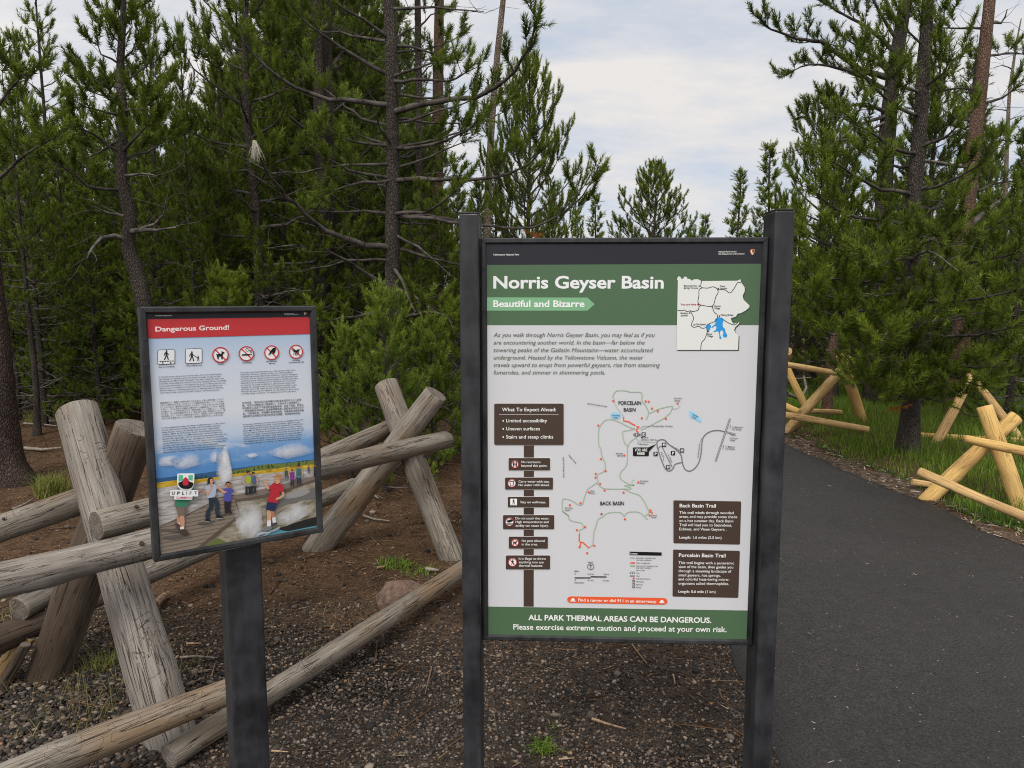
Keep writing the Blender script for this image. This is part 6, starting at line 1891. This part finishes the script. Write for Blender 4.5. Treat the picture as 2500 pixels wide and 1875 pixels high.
def f1(pp):
    sq(pp, 238, 541, 423, 700, -.045); walker(pp, 330, 600, 105, BLACK, 4)
    for k in range(6): pp.line([(258 + 26 * k, 665 - k), (278 + 26 * k, 664 - k)], 9, BLACK, 4, False)
    for x in (292, 376): pp.poly([(x - 7, 674), (x + 7, 674), (x + 7, 686), (x - 7, 686)], BLACK, 4)
    pp.text('Stay on boardwalk', (250, 730), (421, 724), 13, (46, 48, 52), .014, 2)


def f2(pp):
    sq(pp, 532, 530, 713, 690, -.045); walker(pp, 600, 612, 105, BLACK, 4); walker(pp, 668, 634, 58, BLACK, 4); pp.line([(618, 596), (640, 612), (662, 622)], 7, BLACK, 4, False)
    pp.text('Keep children close', (541, 716), (713, 709), 13, (46, 48, 52), .014, 2)


def f3(pp):
    ban(pp, 907, 594, 84, 2, True, .14); dog(pp, 905, 596, 112, BLACK, 4); pp.text('No pets', (880, 698), (945, 696), 13, (46, 48, 52), .014, 2)


def f4(pp):
    ban(pp, 1183, 581, 80, 2, True, .14); pp.poly([(1134, 588), (1218, 583), (1219, 598), (1135, 602)], BLACK, 5); pp.poly([(1222, 583), (1228, 583), (1229, 597), (1223, 597)], BLACK, 5); pp.poly([(1232, 582), (1238, 582), (1239, 596), (1233, 596)], BLACK, 5)
    pp.line([(1226, 574), (1226, 556), (1206, 550), (1192, 556), (1180, 548), (1176, 534), (1192, 526), (1204, 534)], 5, BLACK, 5); pp.line([(1238, 574), (1236, 548), (1216, 542), (1206, 536)], 5, BLACK, 5)
    pp.text('No smoking', (1140, 685), (1239, 682), 13, (46, 48, 52), .014, 2)


def f5(pp):
    ban(pp, 1451, 570, 78, 2, True, .14)
    pp.poly([(1470, 520), (1496, 518), (1494, 552), (1478, 580), (1466, 584), (1460, 566), (1448, 560), (1424, 598), (1416, 596), (1436, 556), (1452, 536)], BLACK, 5)
    pp.line([(1452, 552), (1434, 590)], 7, BLACK, 5, False); pp.line([(1470, 560), (1468, 584)], 9, BLACK, 5, False)
    pp.text('Do not touch', (1399, 672), (1508, 668), 13, (46, 48, 52), .014, 2); pp.text('features', (1423, 692), (1489, 690), 13, (46, 48, 52), .014, 2)


def f6(pp):
    ban(pp, 1711, 560, 75, 2, True, .14)
    pp.line([(1660, 540), (1700, 536)], 6, BLACK, 5, False); pp.line([(1724, 536), (1756, 536)], 6, BLACK, 5, False); pp.poly([(1676, 546), (1748, 542), (1740, 560), (1728, 568), (1698, 570), (1684, 560)], BLACK, 5)
    pp.ring(1713, 586, 14, 6, BLACK, 5); pp.line([(1690, 570), (1684, 590), (1690, 596)], 5, BLACK, 5, False); pp.line([(1736, 568), (1742, 588), (1738, 594)], 5, BLACK, 5, False)
    pp.text('No drones', (1675, 660), (1756, 657), 13, (46, 48, 52), .014, 2); pp.text('(unmanned aircraft)', (1637, 681), (1795, 675), 13, (46, 48, 52), .014, 2)


for f in (f1, f2, f3, f4, f5, f6): pict('pictogram', f)
TX = (40, 44, 50)


def block(z, lines, xs, ys, h, dy, bold=.004):
    pp = Print(sm, z)
    for i, (s, x1) in enumerate(zip(lines, xs)):
        y = ys[0] + (ys[1] - ys[0]) * i / (len(lines) - 1); x0 = ys[2] + (ys[3] - ys[2]) * i / (len(lines) - 1)
        pp.text(s, (x0, y), (x1, y - dy * (x1 - x0)), h, TX, bold, 2)
    return pp.build('warning_text', pnl)


block(zA, ['In thermal areas, the ground may be only a thin crust above boiling', 'hot springs or scalding mud. Some pools are acidic enough to burn', 'through boots. More than 20 people have been scalded to death, and', 'hundreds more badly burned and scarred by stepping off the boardwalk.', 'Leaving the boardwalk or trail beyond this point or taking pets into the', 'geyser basin is unlawful and potentially fatal. Throwing objects into', 'thermal features, collecting specimens, or defacing features destroys', 'what nature took centuries to build. Violators will be prosecuted.'],
      [918, 911, 943, 970, 963, 928, 936, 900], (838, 1006, 252, 262), 13.5, .052)
block(zA, ['Le sol des zones hydrothermales peut n\'être qu\'une croûte mince', 'recouvrant de la boue brûlante ou des mares d\'eau bouillante.', 'Certaines mares sont suffisamment acides pour brûler et transpercer', 'les bottes. Plus de vingt personnes sont mortes ébouillantées et des', 'centaines d\'autres ont été gravement brûlées et mutilées après être', 'descendues des promenades de bois. Descendre de la promenade', 'ou s\'écarter du sentier au-delà de ce point ou bien conduire des', 'animaux de compagnie dans le bassin de geyser est illégal et peut', 'être fatal. Lancer des objets dans les formations hydrothermales,', 'ramasser des spécimens ou dégrader les sites détruit ce que la nature', 'a mis des siècles à construire. Les contrevenants seront poursuivis.'],
      [1706, 1679, 1733, 1727, 1731, 1712, 1700, 1718, 1708, 1746, 1714], (790, 1015, 1120, 1131), 13, .050)
block(zA, ['高温地帯では、沸騰する温泉や煮えたぎる泥の上に薄い地殻が覆っているだ', 'けという場所もあります。よどみによっては酸性が非常に高く、ブーツでも溶か', 'してしまいます。遊歩道から足を外したために、これまで20人以上の人が火傷', 'で死亡し、さらに何百人が重度の火傷を負ったか瘢痕を残しています。遊歩道', 'から離れたり、この地点を越えたり、間欠泉地帯にペットを連れていくことは違', '法であり、死に至る危険性があります。熱水のある場所に物を投げ入れたり、標', '本を採取したり、そのような場所を傷つけると、何世紀にも亘って自然が築き', '上げたものを破壊することになります。違反者は処罰されることがあります。'],
      [940, 944, 946, 948, 952, 956, 942, 936], (1115, 1281, 266, 280), 14.5, .060, 0)
block(zA, ['在地熱區，地面可能只是沸騰的温泉或滾燙的泥土之上的薄', '層。有些水池酸性足以燒穿靴子。已有20多人被燙傷死亡。', '另有數百人因走下木板道而被嚴重燒傷，並留下傷痕。超過此', '一界限離開木板道或小道或攜帶寵物進入間歇泉盆地是非法行', '為，可能會致命。將物體扔進地熱景點，收集標本或損壞景點', '會破壞大自然數百年來形成的自然景觀。違規者將被起訴。'],
      [1768, 1762, 1793, 1794, 1796, 1764], (1117, 1260, 1138, 1146), 18, .058, 0)
block(zA, ['In Thermalgebieten bildet der Boden möglicherweise nur eine dünne', 'Kruste über kochend heißen Quellen oder brühendem Schlamm.', 'Einige Becken sind so säurehaltig, dass sich darin sogar Stiefel', 'auflösen. Mehr als 20 Personen sind an Verbrühungen gestorben,', 'und weitere Hunderte von Menschen haben Verbrennungen und', 'Narben davongetragen, weil sie vom Bohlenweg abgewichen sind. Das', 'Verlassen des Bohlenwegs oder des Pfads über diesen Punkt hinaus', 'und die Mitnahme von Haustieren in das Geysirbecken ist rechtswidrig', 'und hat potenziell tödliche Folgen. Wenn Objekte in Thermalquellen', 'geworfen, Proben gesammelt oder andere Beschädigungen', 'verursacht werden, führt dies zur Zerstörung von jahrhundertealten', 'Naturschätzen. Zuwiderhandlungen werden strafrechtlich verfolgt.'],
      [960, 910, 890, 922, 924, 980, 945, 978, 966, 880, 960, 946], (1380, 1640, 283, 298), 13, .082)
block(zA, ['En las áreas termales el terreno podría ser solo una delgada corteza que', 'cubre fuentes termales hirviendo o lodo abrasador. Algunas charcas', 'son lo suficientemente ácidas para producir quemaduras a través de las', 'botas. Más de 20 personas han sufrido quemaduras mortales y cientos', 'más han experimentado quemaduras y cicatrices graves al pisar fuera de', 'la pasarela. Es ilegal y potencialmente mortal salirse de la pasarela o del', 'sendero más allá de este punto o llevar mascotas a la cuenca del géiser.', 'El lanzamiento de objetos a los cuerpos termales, la toma de muestras', 'o la desfiguración de las características de la zona destruye lo que la', 'naturaleza tardó siglos en construir. Los infractores serán enjuiciados.'],
      [1786, 1754, 1783, 1776, 1792, 1790, 1776, 1778, 1760, 1768], (1345, 1546, 1147, 1158), 13, .088)

# ---- the painted scene: hot-spring flats, boardwalk and walkers
art = M('printed_sinter_flats', .42, .35)
an = art.noise(art.co('Object', (1, 1, 7), (0, math.radians(-9), 0)), 22, 6, .6, .6)
art.color(art.ramp(an, [(.30, rgb(122, 116, 112, PK)), (.46, rgb(164, 158, 154, PK)), (.60, rgb(192, 188, 186, PK)), (.74, rgb(214, 212, 211, PK))]))
mud = M('printed_mud', .42, .35)
mn = mud.noise(mud.co('Object', (1, 1, 3), (0, math.radians(-9), 0)), 26, 6, .65, .4)
mud.color(mud.ramp(mn, [(.34, rgb(104, 98, 78, PK)), (.50, rgb(144, 135, 116, PK)), (.62, rgb(168, 161, 148, PK)), (.76, rgb(198, 194, 187, PK))]))
deck = M('printed_boardwalk', .42, .35)
wv = deck.n('ShaderNodeTexWave'); wv.bands_direction = 'Z'; wv.inputs['Scale'].default_value = 30; wv.inputs['Distortion'].default_value = .5; wv.inputs['Detail Scale'].default_value = 2
deck.l(deck.co('Object', (1, 1, 1), (0, math.radians(2), 0)), wv.inputs[0])
deck.color(deck.mix(deck.ramp(wv.outputs['Fac'], [(.02, (1, 1, 1)), (.16, (0, 0, 0))]), rgb(134, 122, 110, PK), rgb(92, 82, 74, PK)))
meadow = M('printed_meadow', .42, .35)
meadow.color(meadow.ramp(meadow.noise(meadow.co('Object', (1, 1, 5)), 30, 5, .6), [(.35, rgb(150, 122, 34, PK)), (.5, rgb(196, 158, 40, PK)), (.65, rgb(220, 188, 84, PK))]))
p = Print(sm, zB)
p.poly([(225, 592), (420, 570), (760, 530), (1090, 480), (1400, 440), (1700, 410), (2050, 372), (2060, 470), (1500, 520), (900, 600), (230, 660)], (52, 92, 132), 1)
p.poly([(1080, 505), (1300, 462), (1480, 428), (1700, 418), (2050, 378), (2060, 470), (1090, 560)], (110, 122, 60), 2)
p.poly([(228, 640), (440, 608), (700, 598), (1000, 560), (1100, 540), (1400, 500), (1700, 462), (2050, 424), (2060, 520), (1000, 640), (232, 720)], meadow.m, 3)
p.poly([(232, 700), (480, 668), (760, 632), (900, 604), (1080, 570), (1300, 545), (1600, 520), (2060, 470), (2070, 1180), (1000, 1380), (280, 1440), (250, 1100)], art.m, 4)
r_ = np.random.RandomState(2)
for k in range(46):                       # small painted conifers
    x = r_.uniform(1090, 2030) if k < 34 else r_.uniform(640, 820); y = 548 - .148 * (x - 1090) if k < 34 else 598 - .1 * (x - 640)
    y += r_.uniform(-30, 6) if k < 34 else 0; h = r_.uniform(22, 46)
    p.poly([(x - h * .17, y), (x + h * .17, y - 1), (x, y - h)], (44, 76, 46), 3 if k % 2 else 4)
p.poly([(1000, 1100), (1180, 1000), (1130, 830), (1290, 812), (1670, 740), (2045, 610), (2070, 1180), (1000, 1400), (680, 1420), (900, 1240)], mud.m, 5)
p.poly([(1400, 905), (1520, 860), (1680, 800), (1930, 720), (2045, 680), (2050, 830), (1900, 830), (1700, 880), (1560, 940)], (112, 110, 108), 6)
p.smooth([(1640, 785), (1760, 735), (1900, 705), (1960, 735), (1860, 790), (1700, 815)], (150, 149, 147), 7)
p.poly([(1130, 820), (1290, 800), (1450, 770), (1660, 712), (2045, 585), (2045, 610), (1660, 742), (1460, 800), (1290, 830), (1140, 846)], (98, 84, 74), 7)
p.poly([(930, 800), (1110, 772), (1460, 700), (2045, 555), (2045, 585), (1660, 712), (1290, 800), (1130, 822), (940, 815)], (126, 114, 104), 7)
p.poly([(280, 1120), (560, 1000), (820, 870), (930, 800), (1120, 810), (1175, 1000), (900, 1240), (690, 1390), (650, 1440), (290, 1440)], deck.m, 8)
p.line([(280, 1120), (560, 1002), (820, 872), (925, 806), (960, 795), (1110, 772)], 7, (84, 70, 62), 9, False)
p.line([(1115, 812), (1170, 995), (940, 1170), (690, 1370)], 9, (96, 82, 72), 9, False)
p.poly([(1172, 996), (1130, 1050), (900, 1240), (700, 1400), (690, 1372), (940, 1168)], (96, 84, 74), 9)
p.poly([(720, 1400), (910, 1250), (1000, 1290), (1080, 1330)], (104, 112, 62), 7)
p.poly([(1330, 1220), (1440, 1160), (1620, 1150), (1780, 1160), (2050, 1095), (2060, 1150), (1700, 1215), (1480, 1250)], (86, 148, 164), 8)
p.poly([(1600, 1150), (1760, 1095), (1900, 1050), (2055, 1010), (2055, 1110), (1900, 1140), (1720, 1178), (1650, 1170)], (40, 40, 40), 9)
p.build('illustration', pnl)


def steam_mat(name, op):
    m = M(name, .42, .3)
    m.color(rgb(232, 233, 236, PK))
    nz = m.noise(m.co('Object', (1, 1, .8)), 34, 6, .6)
    g = m.co('Generated')
    s = m.n('ShaderNodeSeparateXYZ'); m.l(g, s.inputs[0])
    n2_ = m.noise(m.co('Object', (1, 1, .8), (.4, 0, .2)), 22, 5, .6)
    u = m.math('MULTIPLY', m.math('ABSOLUTE', m.math('ADD', m.math('SUBTRACT', s.outputs[0], .5), m.math('MULTIPLY', m.math('SUBTRACT', nz, .5), .55))), 2.1)
    w = m.math('MULTIPLY', m.math('ABSOLUTE', m.math('ADD', m.math('SUBTRACT', s.outputs[2], .45), m.math('MULTIPLY', m.math('SUBTRACT', n2_, .5), .45))), 1.95)
    f = m.math('SUBTRACT', 1.0, m.math('ADD', m.math('POWER', u, 2.0), m.math('POWER', w, 2.0)), clamp=True)
    al = m.math('MULTIPLY', m.math('POWER', f, 1.15), m.math('ADD', .35, m.math('MULTIPLY', nz, 1.0)), clamp=True)
    m.l(m.math('MULTIPLY', al, op), m.b.inputs['Alpha'])
    return m.m


ST = steam_mat('printed_steam', .74)
STP = steam_mat('printed_plume', 1.0)
for pts, lay in (([(910, 250), (1030, 235), (1110, 590), (900, 600)], 10), ([(935, 200), (1015, 195), (1110, 640), (930, 650)], 11), ([(930, 380), (1050, 370), (1110, 640), (935, 650)], 11.3), ([(950, 215), (1010, 205), (1060, 480), (960, 490)], 11.6), ([(800, 270), (960, 250), (1000, 400), (820, 410)], 10), ([(1080, 830), (1400, 820), (1450, 1250), (1160, 1260)], 12), ([(1200, 900), (1400, 890), (1450, 1230), (1260, 1240)], 13), ([(1600, 1160), (1560, 1000), (1880, 820), (2000, 960), (1740, 1100)], 12), ([(1640, 1120), (1620, 1040), (1860, 850), (1920, 920)], 13),
                 ([(380, 380), (560, 300), (760, 300), (760, 420), (480, 500)], 10), ([(230, 360), (380, 310), (520, 330), (480, 440), (260, 450)], 10), ([(1430, 300), (1700, 200), (2030, 150), (2030, 300), (1700, 370)], 10), ([(1230, 320), (1330, 290), (1390, 330), (1290, 360)], 10)):
    p = Print(sm, zB); p.poly(pts, STP if 11 <= lay < 12 else ST, lay); p.build('painted_steam', pnl)

SKIN, SKIN2, DHAIR = (206, 158, 128), (176, 122, 96), (44, 36, 34)


def figure(pp, parts, lay=14):
    for i, (kind, pts, c, *w) in enumerate(parts):
        L_ = lay + i * .4
        if kind == 's': pp.smooth(pts, c, L_, 4)
        elif kind == 'p': pp.poly(pts, c, L_)
        elif kind == 'l': pp.line(pts, w[0], c, L_)
        elif kind == 'd': pp.disc(*pts, c, L_)


def fig(parts, lay=14):
    pp = Print(sm, zB); figure(pp, parts, lay); return pp.build('painted_walker', pnl)


# person whose upper half hides behind the sticker
fig([('s', [(300, 1150), (500, 1152), (560, 1160), (480, 1185), (300, 1165)], (96, 88, 82)), ('s', [(300, 1240), (560, 1205), (590, 1222), (400, 1262)], (96, 88, 82)),
     ('l', [(480, 1000), (484, 1060), (478, 1100)], (186, 140, 116), 40), ('l', [(520, 1000), (526, 1070), (520, 1140)], (196, 148, 122), 44),
     ('p', [(442, 890), (575, 870), (570, 960), (555, 1005), (500, 1000), (486, 1030), (465, 960)], (122, 106, 96)), ('l', [(558, 890), (560, 940), (552, 985)], (110, 96, 88), 34),
     ('s', [(452, 800), (600, 790), (590, 860), (576, 892), (510, 905), (440, 890), (440, 840)], (62, 128, 100)), ('s', [(480, 690), (600, 660), (650, 690), (640, 820), (460, 830)], (62, 128, 100)),
     ('l', [(640, 735), (690, 742), (730, 728)], (150, 100, 80), 24), ('l', [(725, 725), (750, 708), (762, 706)], (150, 100, 80), 7), ('l', [(725, 730), (770, 722)], (150, 100, 80), 7), ('l', [(725, 735), (765, 742)], (150, 100, 80), 7),
     ('l', [(478, 1078), (478, 1100)], (220, 214, 208), 28), ('s', [(440, 1090), (470, 1080), (500, 1120), (500, 1158), (470, 1150)], (84, 68, 64)), ('l', [(520, 1122), (520, 1150)], (224, 220, 214), 40), ('s', [(500, 1170), (540, 1148), (580, 1175), (600, 1205), (570, 1222), (505, 1200)], (78, 60, 54))])
# woman in pale top
fig([('s', [(700, 1080), (850, 1062), (900, 1040), (840, 1090), (740, 1100)], (92, 82, 74)), ('l', [(842, 800), (850, 900), (815, 960), (808, 1030)], (38, 52, 62), 46), ('l', [(885, 800), (918, 880), (915, 940), (925, 1000)], (42, 56, 66), 44),
     ('s', [(778, 1050), (810, 1030), (842, 1056), (838, 1072), (790, 1066)], (30, 34, 40)), ('s', [(902, 1015), (930, 990), (985, 1018), (970, 1030), (910, 1030)], (30, 34, 40)), ('l', [(782, 1068), (838, 1072)], (200, 200, 200), 5), ('l', [(906, 1031), (976, 1028)], (200, 200, 200), 5),
     ('s', [(820, 640), (806, 660), (808, 590), (840, 570), (868, 580), (878, 620), (880, 660), (850, 650)], DHAIR), ('s', [(776, 690), (800, 662), (840, 650), (880, 645), (914, 670), (900, 720), (890, 780), (840, 800), (802, 798), (800, 730)], (170, 182, 204)),
     ('l', [(905, 675), (950, 705), (985, 735), (1010, 735)], SKIN, 20), ('l', [(790, 715), (812, 760), (838, 700), (850, 660)], SKIN, 20), ('s', [(832, 600), (846, 586), (866, 592), (872, 616), (862, 640), (842, 640), (834, 622)], SKIN), ('d', (858, 628, 5), (70, 30, 30)), ('l', [(842, 606), (850, 605)], (50, 40, 40), 4), ('l', [(858, 606), (866, 607)], (50, 40, 40), 4),
     ('s', [(840, 634), (856, 636), (862, 660), (842, 664)], SKIN)])
# boy in blue shirt
fig([('s', [(930, 990), (1040, 965), (1090, 965), (1030, 985), (960, 1000)], (90, 80, 72)), ('p', [(996, 825), (1072, 826), (1066, 900), (1064, 960), (1036, 955), (1034, 870), (1028, 960), (1002, 966), (996, 900)], (44, 40, 42)),
     ('s', [(1002, 960), (1028, 952), (1040, 965), (1008, 978)], (46, 42, 42)), ('s', [(1040, 955), (1068, 950), (1086, 968), (1060, 978)], (46, 42, 42)), ('s', [(980, 715), (1010, 694), (1070, 694), (1100, 715), (1092, 738), (1072, 735), (1070, 832), (994, 832), (1000, 738)], (82, 82, 164)),
     ('l', [(990, 720), (980, 742), (1020, 730)], SKIN, 18), ('s', [(1012, 640), (1026, 622), (1052, 622), (1066, 645), (1060, 680), (1040, 694), (1020, 682)], SKIN2), ('s', [(1010, 652), (1014, 628), (1040, 616), (1064, 628), (1066, 648), (1052, 636), (1026, 636)], DHAIR), ('d', (1042, 676, 6), (80, 30, 30)), ('l', [(1024, 656), (1034, 655)], (50, 40, 40), 4), ('l', [(1048, 655), (1058, 656)], (50, 40, 40), 4)])
# boy in red shirt breaking through
fig([('l', [(1500, 930), (1498, 1000), (1500, 1060)], SKIN, 44), ('l', [(1530, 940), (1540, 990), (1552, 1040)], SKIN2, 38), ('l', [(1498, 1055), (1496, 1120)], (224, 224, 226), 42), ('l', [(1548, 1020), (1560, 1080)], (214, 214, 216), 40), ('s', [(1520, 1100), (1560, 1080), (1588, 1080), (1580, 1100), (1530, 1118)], (70, 72, 78)), ('s', [(1420, 1165), (1470, 1130), (1520, 1120), (1530, 1145), (1480, 1170), (1440, 1185)], (120, 122, 126)),
     ('p', [(1478, 840), (1590, 850), (1560, 950), (1520, 945), (1462, 932)], (40, 50, 84)), ('s', [(1490, 690), (1540, 640), (1590, 628), (1640, 650), (1665, 710), (1640, 745), (1615, 735), (1600, 800), (1590, 858), (1530, 850), (1478, 842), (1500, 760), (1520, 700), (1500, 716)], (182, 46, 58)),
     ('l', [(1490, 700), (1462, 650), (1446, 610)], SKIN, 24), ('l', [(1442, 620), (1436, 588)], SKIN, 7), ('l', [(1450, 615), (1452, 580)], SKIN, 7), ('l', [(1458, 622), (1472, 602)], SKIN, 7), ('l', [(1650, 735), (1650, 775), (1600, 805), (1575, 812)], SKIN, 26), ('l', [(1590, 806), (1568, 820)], SKIN, 8),
     ('s', [(1560, 590), (1580, 570), (1620, 575), (1620, 615), (1590, 645), (1556, 620)], SKIN), ('s', [(1552, 566), (1580, 535), (1625, 535), (1640, 565), (1628, 604), (1612, 606), (1604, 582), (1570, 572)], (176, 130, 86)), ('d', (1566, 618, 5), (90, 36, 36)), ('l', [(1560, 596), (1570, 594)], (60, 44, 40), 4), ('l', [(1580, 592), (1592, 592)], (60, 44, 40), 4)])
fig([('s', [(1330, 1220), (1400, 1180), (1480, 1200), (1500, 1175), (1560, 1150), (1620, 1120), (1600, 1160), (1520, 1190), (1460, 1225), (1360, 1240)], (150, 158, 164)), ('l', [(1360, 1215), (1440, 1190), (1500, 1190)], (230, 232, 234), 6), ('l', [(1500, 1160), (1560, 1140)], (60, 66, 70), 8), ('l', [(1380, 1232), (1450, 1210)], (40, 60, 70), 8)])
for x, y, s, sh, pn, bpk in ((1262, 640, 1.15, (150, 150, 156), (40, 42, 48), (160, 178, 60)), (1322, 640, 1.05, (110, 112, 100), (46, 48, 52), (80, 100, 130)), (1690, 545, .62, (92, 96, 98), (96, 110, 116), (54, 96, 62)), (1758, 580, .80, (122, 62, 134), (52, 50, 60), None), (1832, 548, .95, (92, 120, 150), (48, 56, 72), (60, 110, 100)), (1942, 486, .40, (80, 86, 110), (60, 60, 70), None), (2016, 500, .6, (50, 56, 52), (40, 44, 46), (50, 60, 56))):
    prt = [('l', [(x - 14 * s, y + 10 * s), (x - 16 * s, y + 112 * s)], pn, 20 * s), ('l', [(x + 14 * s, y + 10 * s), (x + 18 * s, y + 106 * s)], pn, 20 * s), ('s', [(x - 34 * s, y - 70 * s), (x, y - 84 * s), (x + 32 * s, y - 70 * s), (x + 28 * s, y), (x + 30 * s, y + 26 * s), (x - 28 * s, y + 26 * s), (x - 28 * s, y)], sh),
           ('l', [(x - 34 * s, y - 60 * s), (x - 42 * s, y - 20 * s), (x - 36 * s, y + 10 * s)], SKIN, 11 * s), ('l', [(x + 32 * s, y - 60 * s), (x + 40 * s, y - 20 * s), (x + 36 * s, y + 10 * s)], SKIN, 11 * s), ('d', (x, y - 104 * s, 17 * s), SKIN2), ('s', [(x - 17 * s, y - 100 * s), (x - 12 * s, y - 122 * s), (x + 8 * s, y - 124 * s), (x + 18 * s, y - 104 * s), (x + 6 * s, y - 110 * s)], DHAIR)]
    if bpk: prt.append(('s', [(x - 20 * s, y - 66 * s), (x + 22 * s, y - 66 * s), (x + 26 * s, y - 8 * s), (x - 18 * s, y - 4 * s)], bpk))
    fig(prt)

# sticker with a shield and two plates of lettering
p = Print(sm, zB)
p.smooth([(474, 524), (560, 521), (640, 520), (654, 528), (654, 570), (648, 650), (628, 694), (600, 712), (556, 714), (510, 706), (476, 676), (462, 634), (462, 575), (464, 532)], (240, 240, 240), 26, 4)
p.poly([(390, 706), (520, 704), (690, 710), (700, 718), (696, 772), (690, 780), (394, 776), (382, 768), (384, 714)], (236, 236, 237), 26)
p.poly([(440, 770), (634, 772), (632, 806), (624, 816), (432, 814), (428, 806), (432, 774)], (236, 236, 237), 26.5)
p.poly([(480, 540), (636, 541), (634, 600), (562, 590), (476, 612)], (90, 196, 156), 27)
p.poly([(526, 540), (590, 541), (588, 590), (562, 572), (530, 590)], (240, 240, 240), 28)
p.smooth([(556, 578), (600, 612), (642, 628), (630, 668), (600, 690), (556, 694), (510, 684), (484, 660), (474, 628), (512, 610)], (26, 26, 28), 28.5, 3)
p.smooth([(556, 562), (582, 586), (586, 604), (586, 640), (574, 654), (536, 654), (524, 640), (524, 604), (530, 586)], (206, 44, 70), 29, 3)
p.text('U', (400, 758), (430, 758), 34, INK, .02, 28); p.text('P', (460, 758), (488, 758), 34, INK, .02, 28); p.text('L', (516, 758), (538, 758), 34, INK, .02, 28); p.text('I', (562, 758), (567, 758), 34, INK, .0, 28); p.text('F', (600, 757), (620, 757), 34, INK, .0, 28); p.text('T', (650, 756), (682, 756), 34, INK, .0, 28)
p.text('CLIMBING', (448, 802), (622, 803), 22, (196, 56, 78), .008, 28)
st = p.build('sticker', SS); st['label'] = 'shield shaped climbing club sticker in green, red and black'

for sg, kx, pts in ((sm, zA, ((1907, 285), (1945, 770), (100, 430), (104, 700))), (big, zC, ((163, 420), (168, 700), (170, 960), (2008, 700), (1990, 930)))):
    for x_, y_ in pts:
        q = sg.loc(*kx(x_, y_), -.011)
        bm = bmesh.new(); bmesh.ops.create_cone(bm, segments=12, radius1=.0036, radius2=.0030, depth=.003, cap_ends=True)
        bmesh.ops.rotate(bm, verts=bm.verts, matrix=Matrix.Rotation(PI / 2, 3, 'X'))
        xx = min(max(q[0], (sx0 if sg is sm else xl) + .006), (sx1 if sg is sm else xr) - .006)
        bmesh.ops.translate(bm, verts=bm.verts, vec=(xx, -.0095 if sg is big else -.0135, q[1]))
        me = bpy.data.meshes.new('screw'); bm.to_mesh(me); bm.free()
        link_mesh('screw', me, METAL_POST, sg.root)
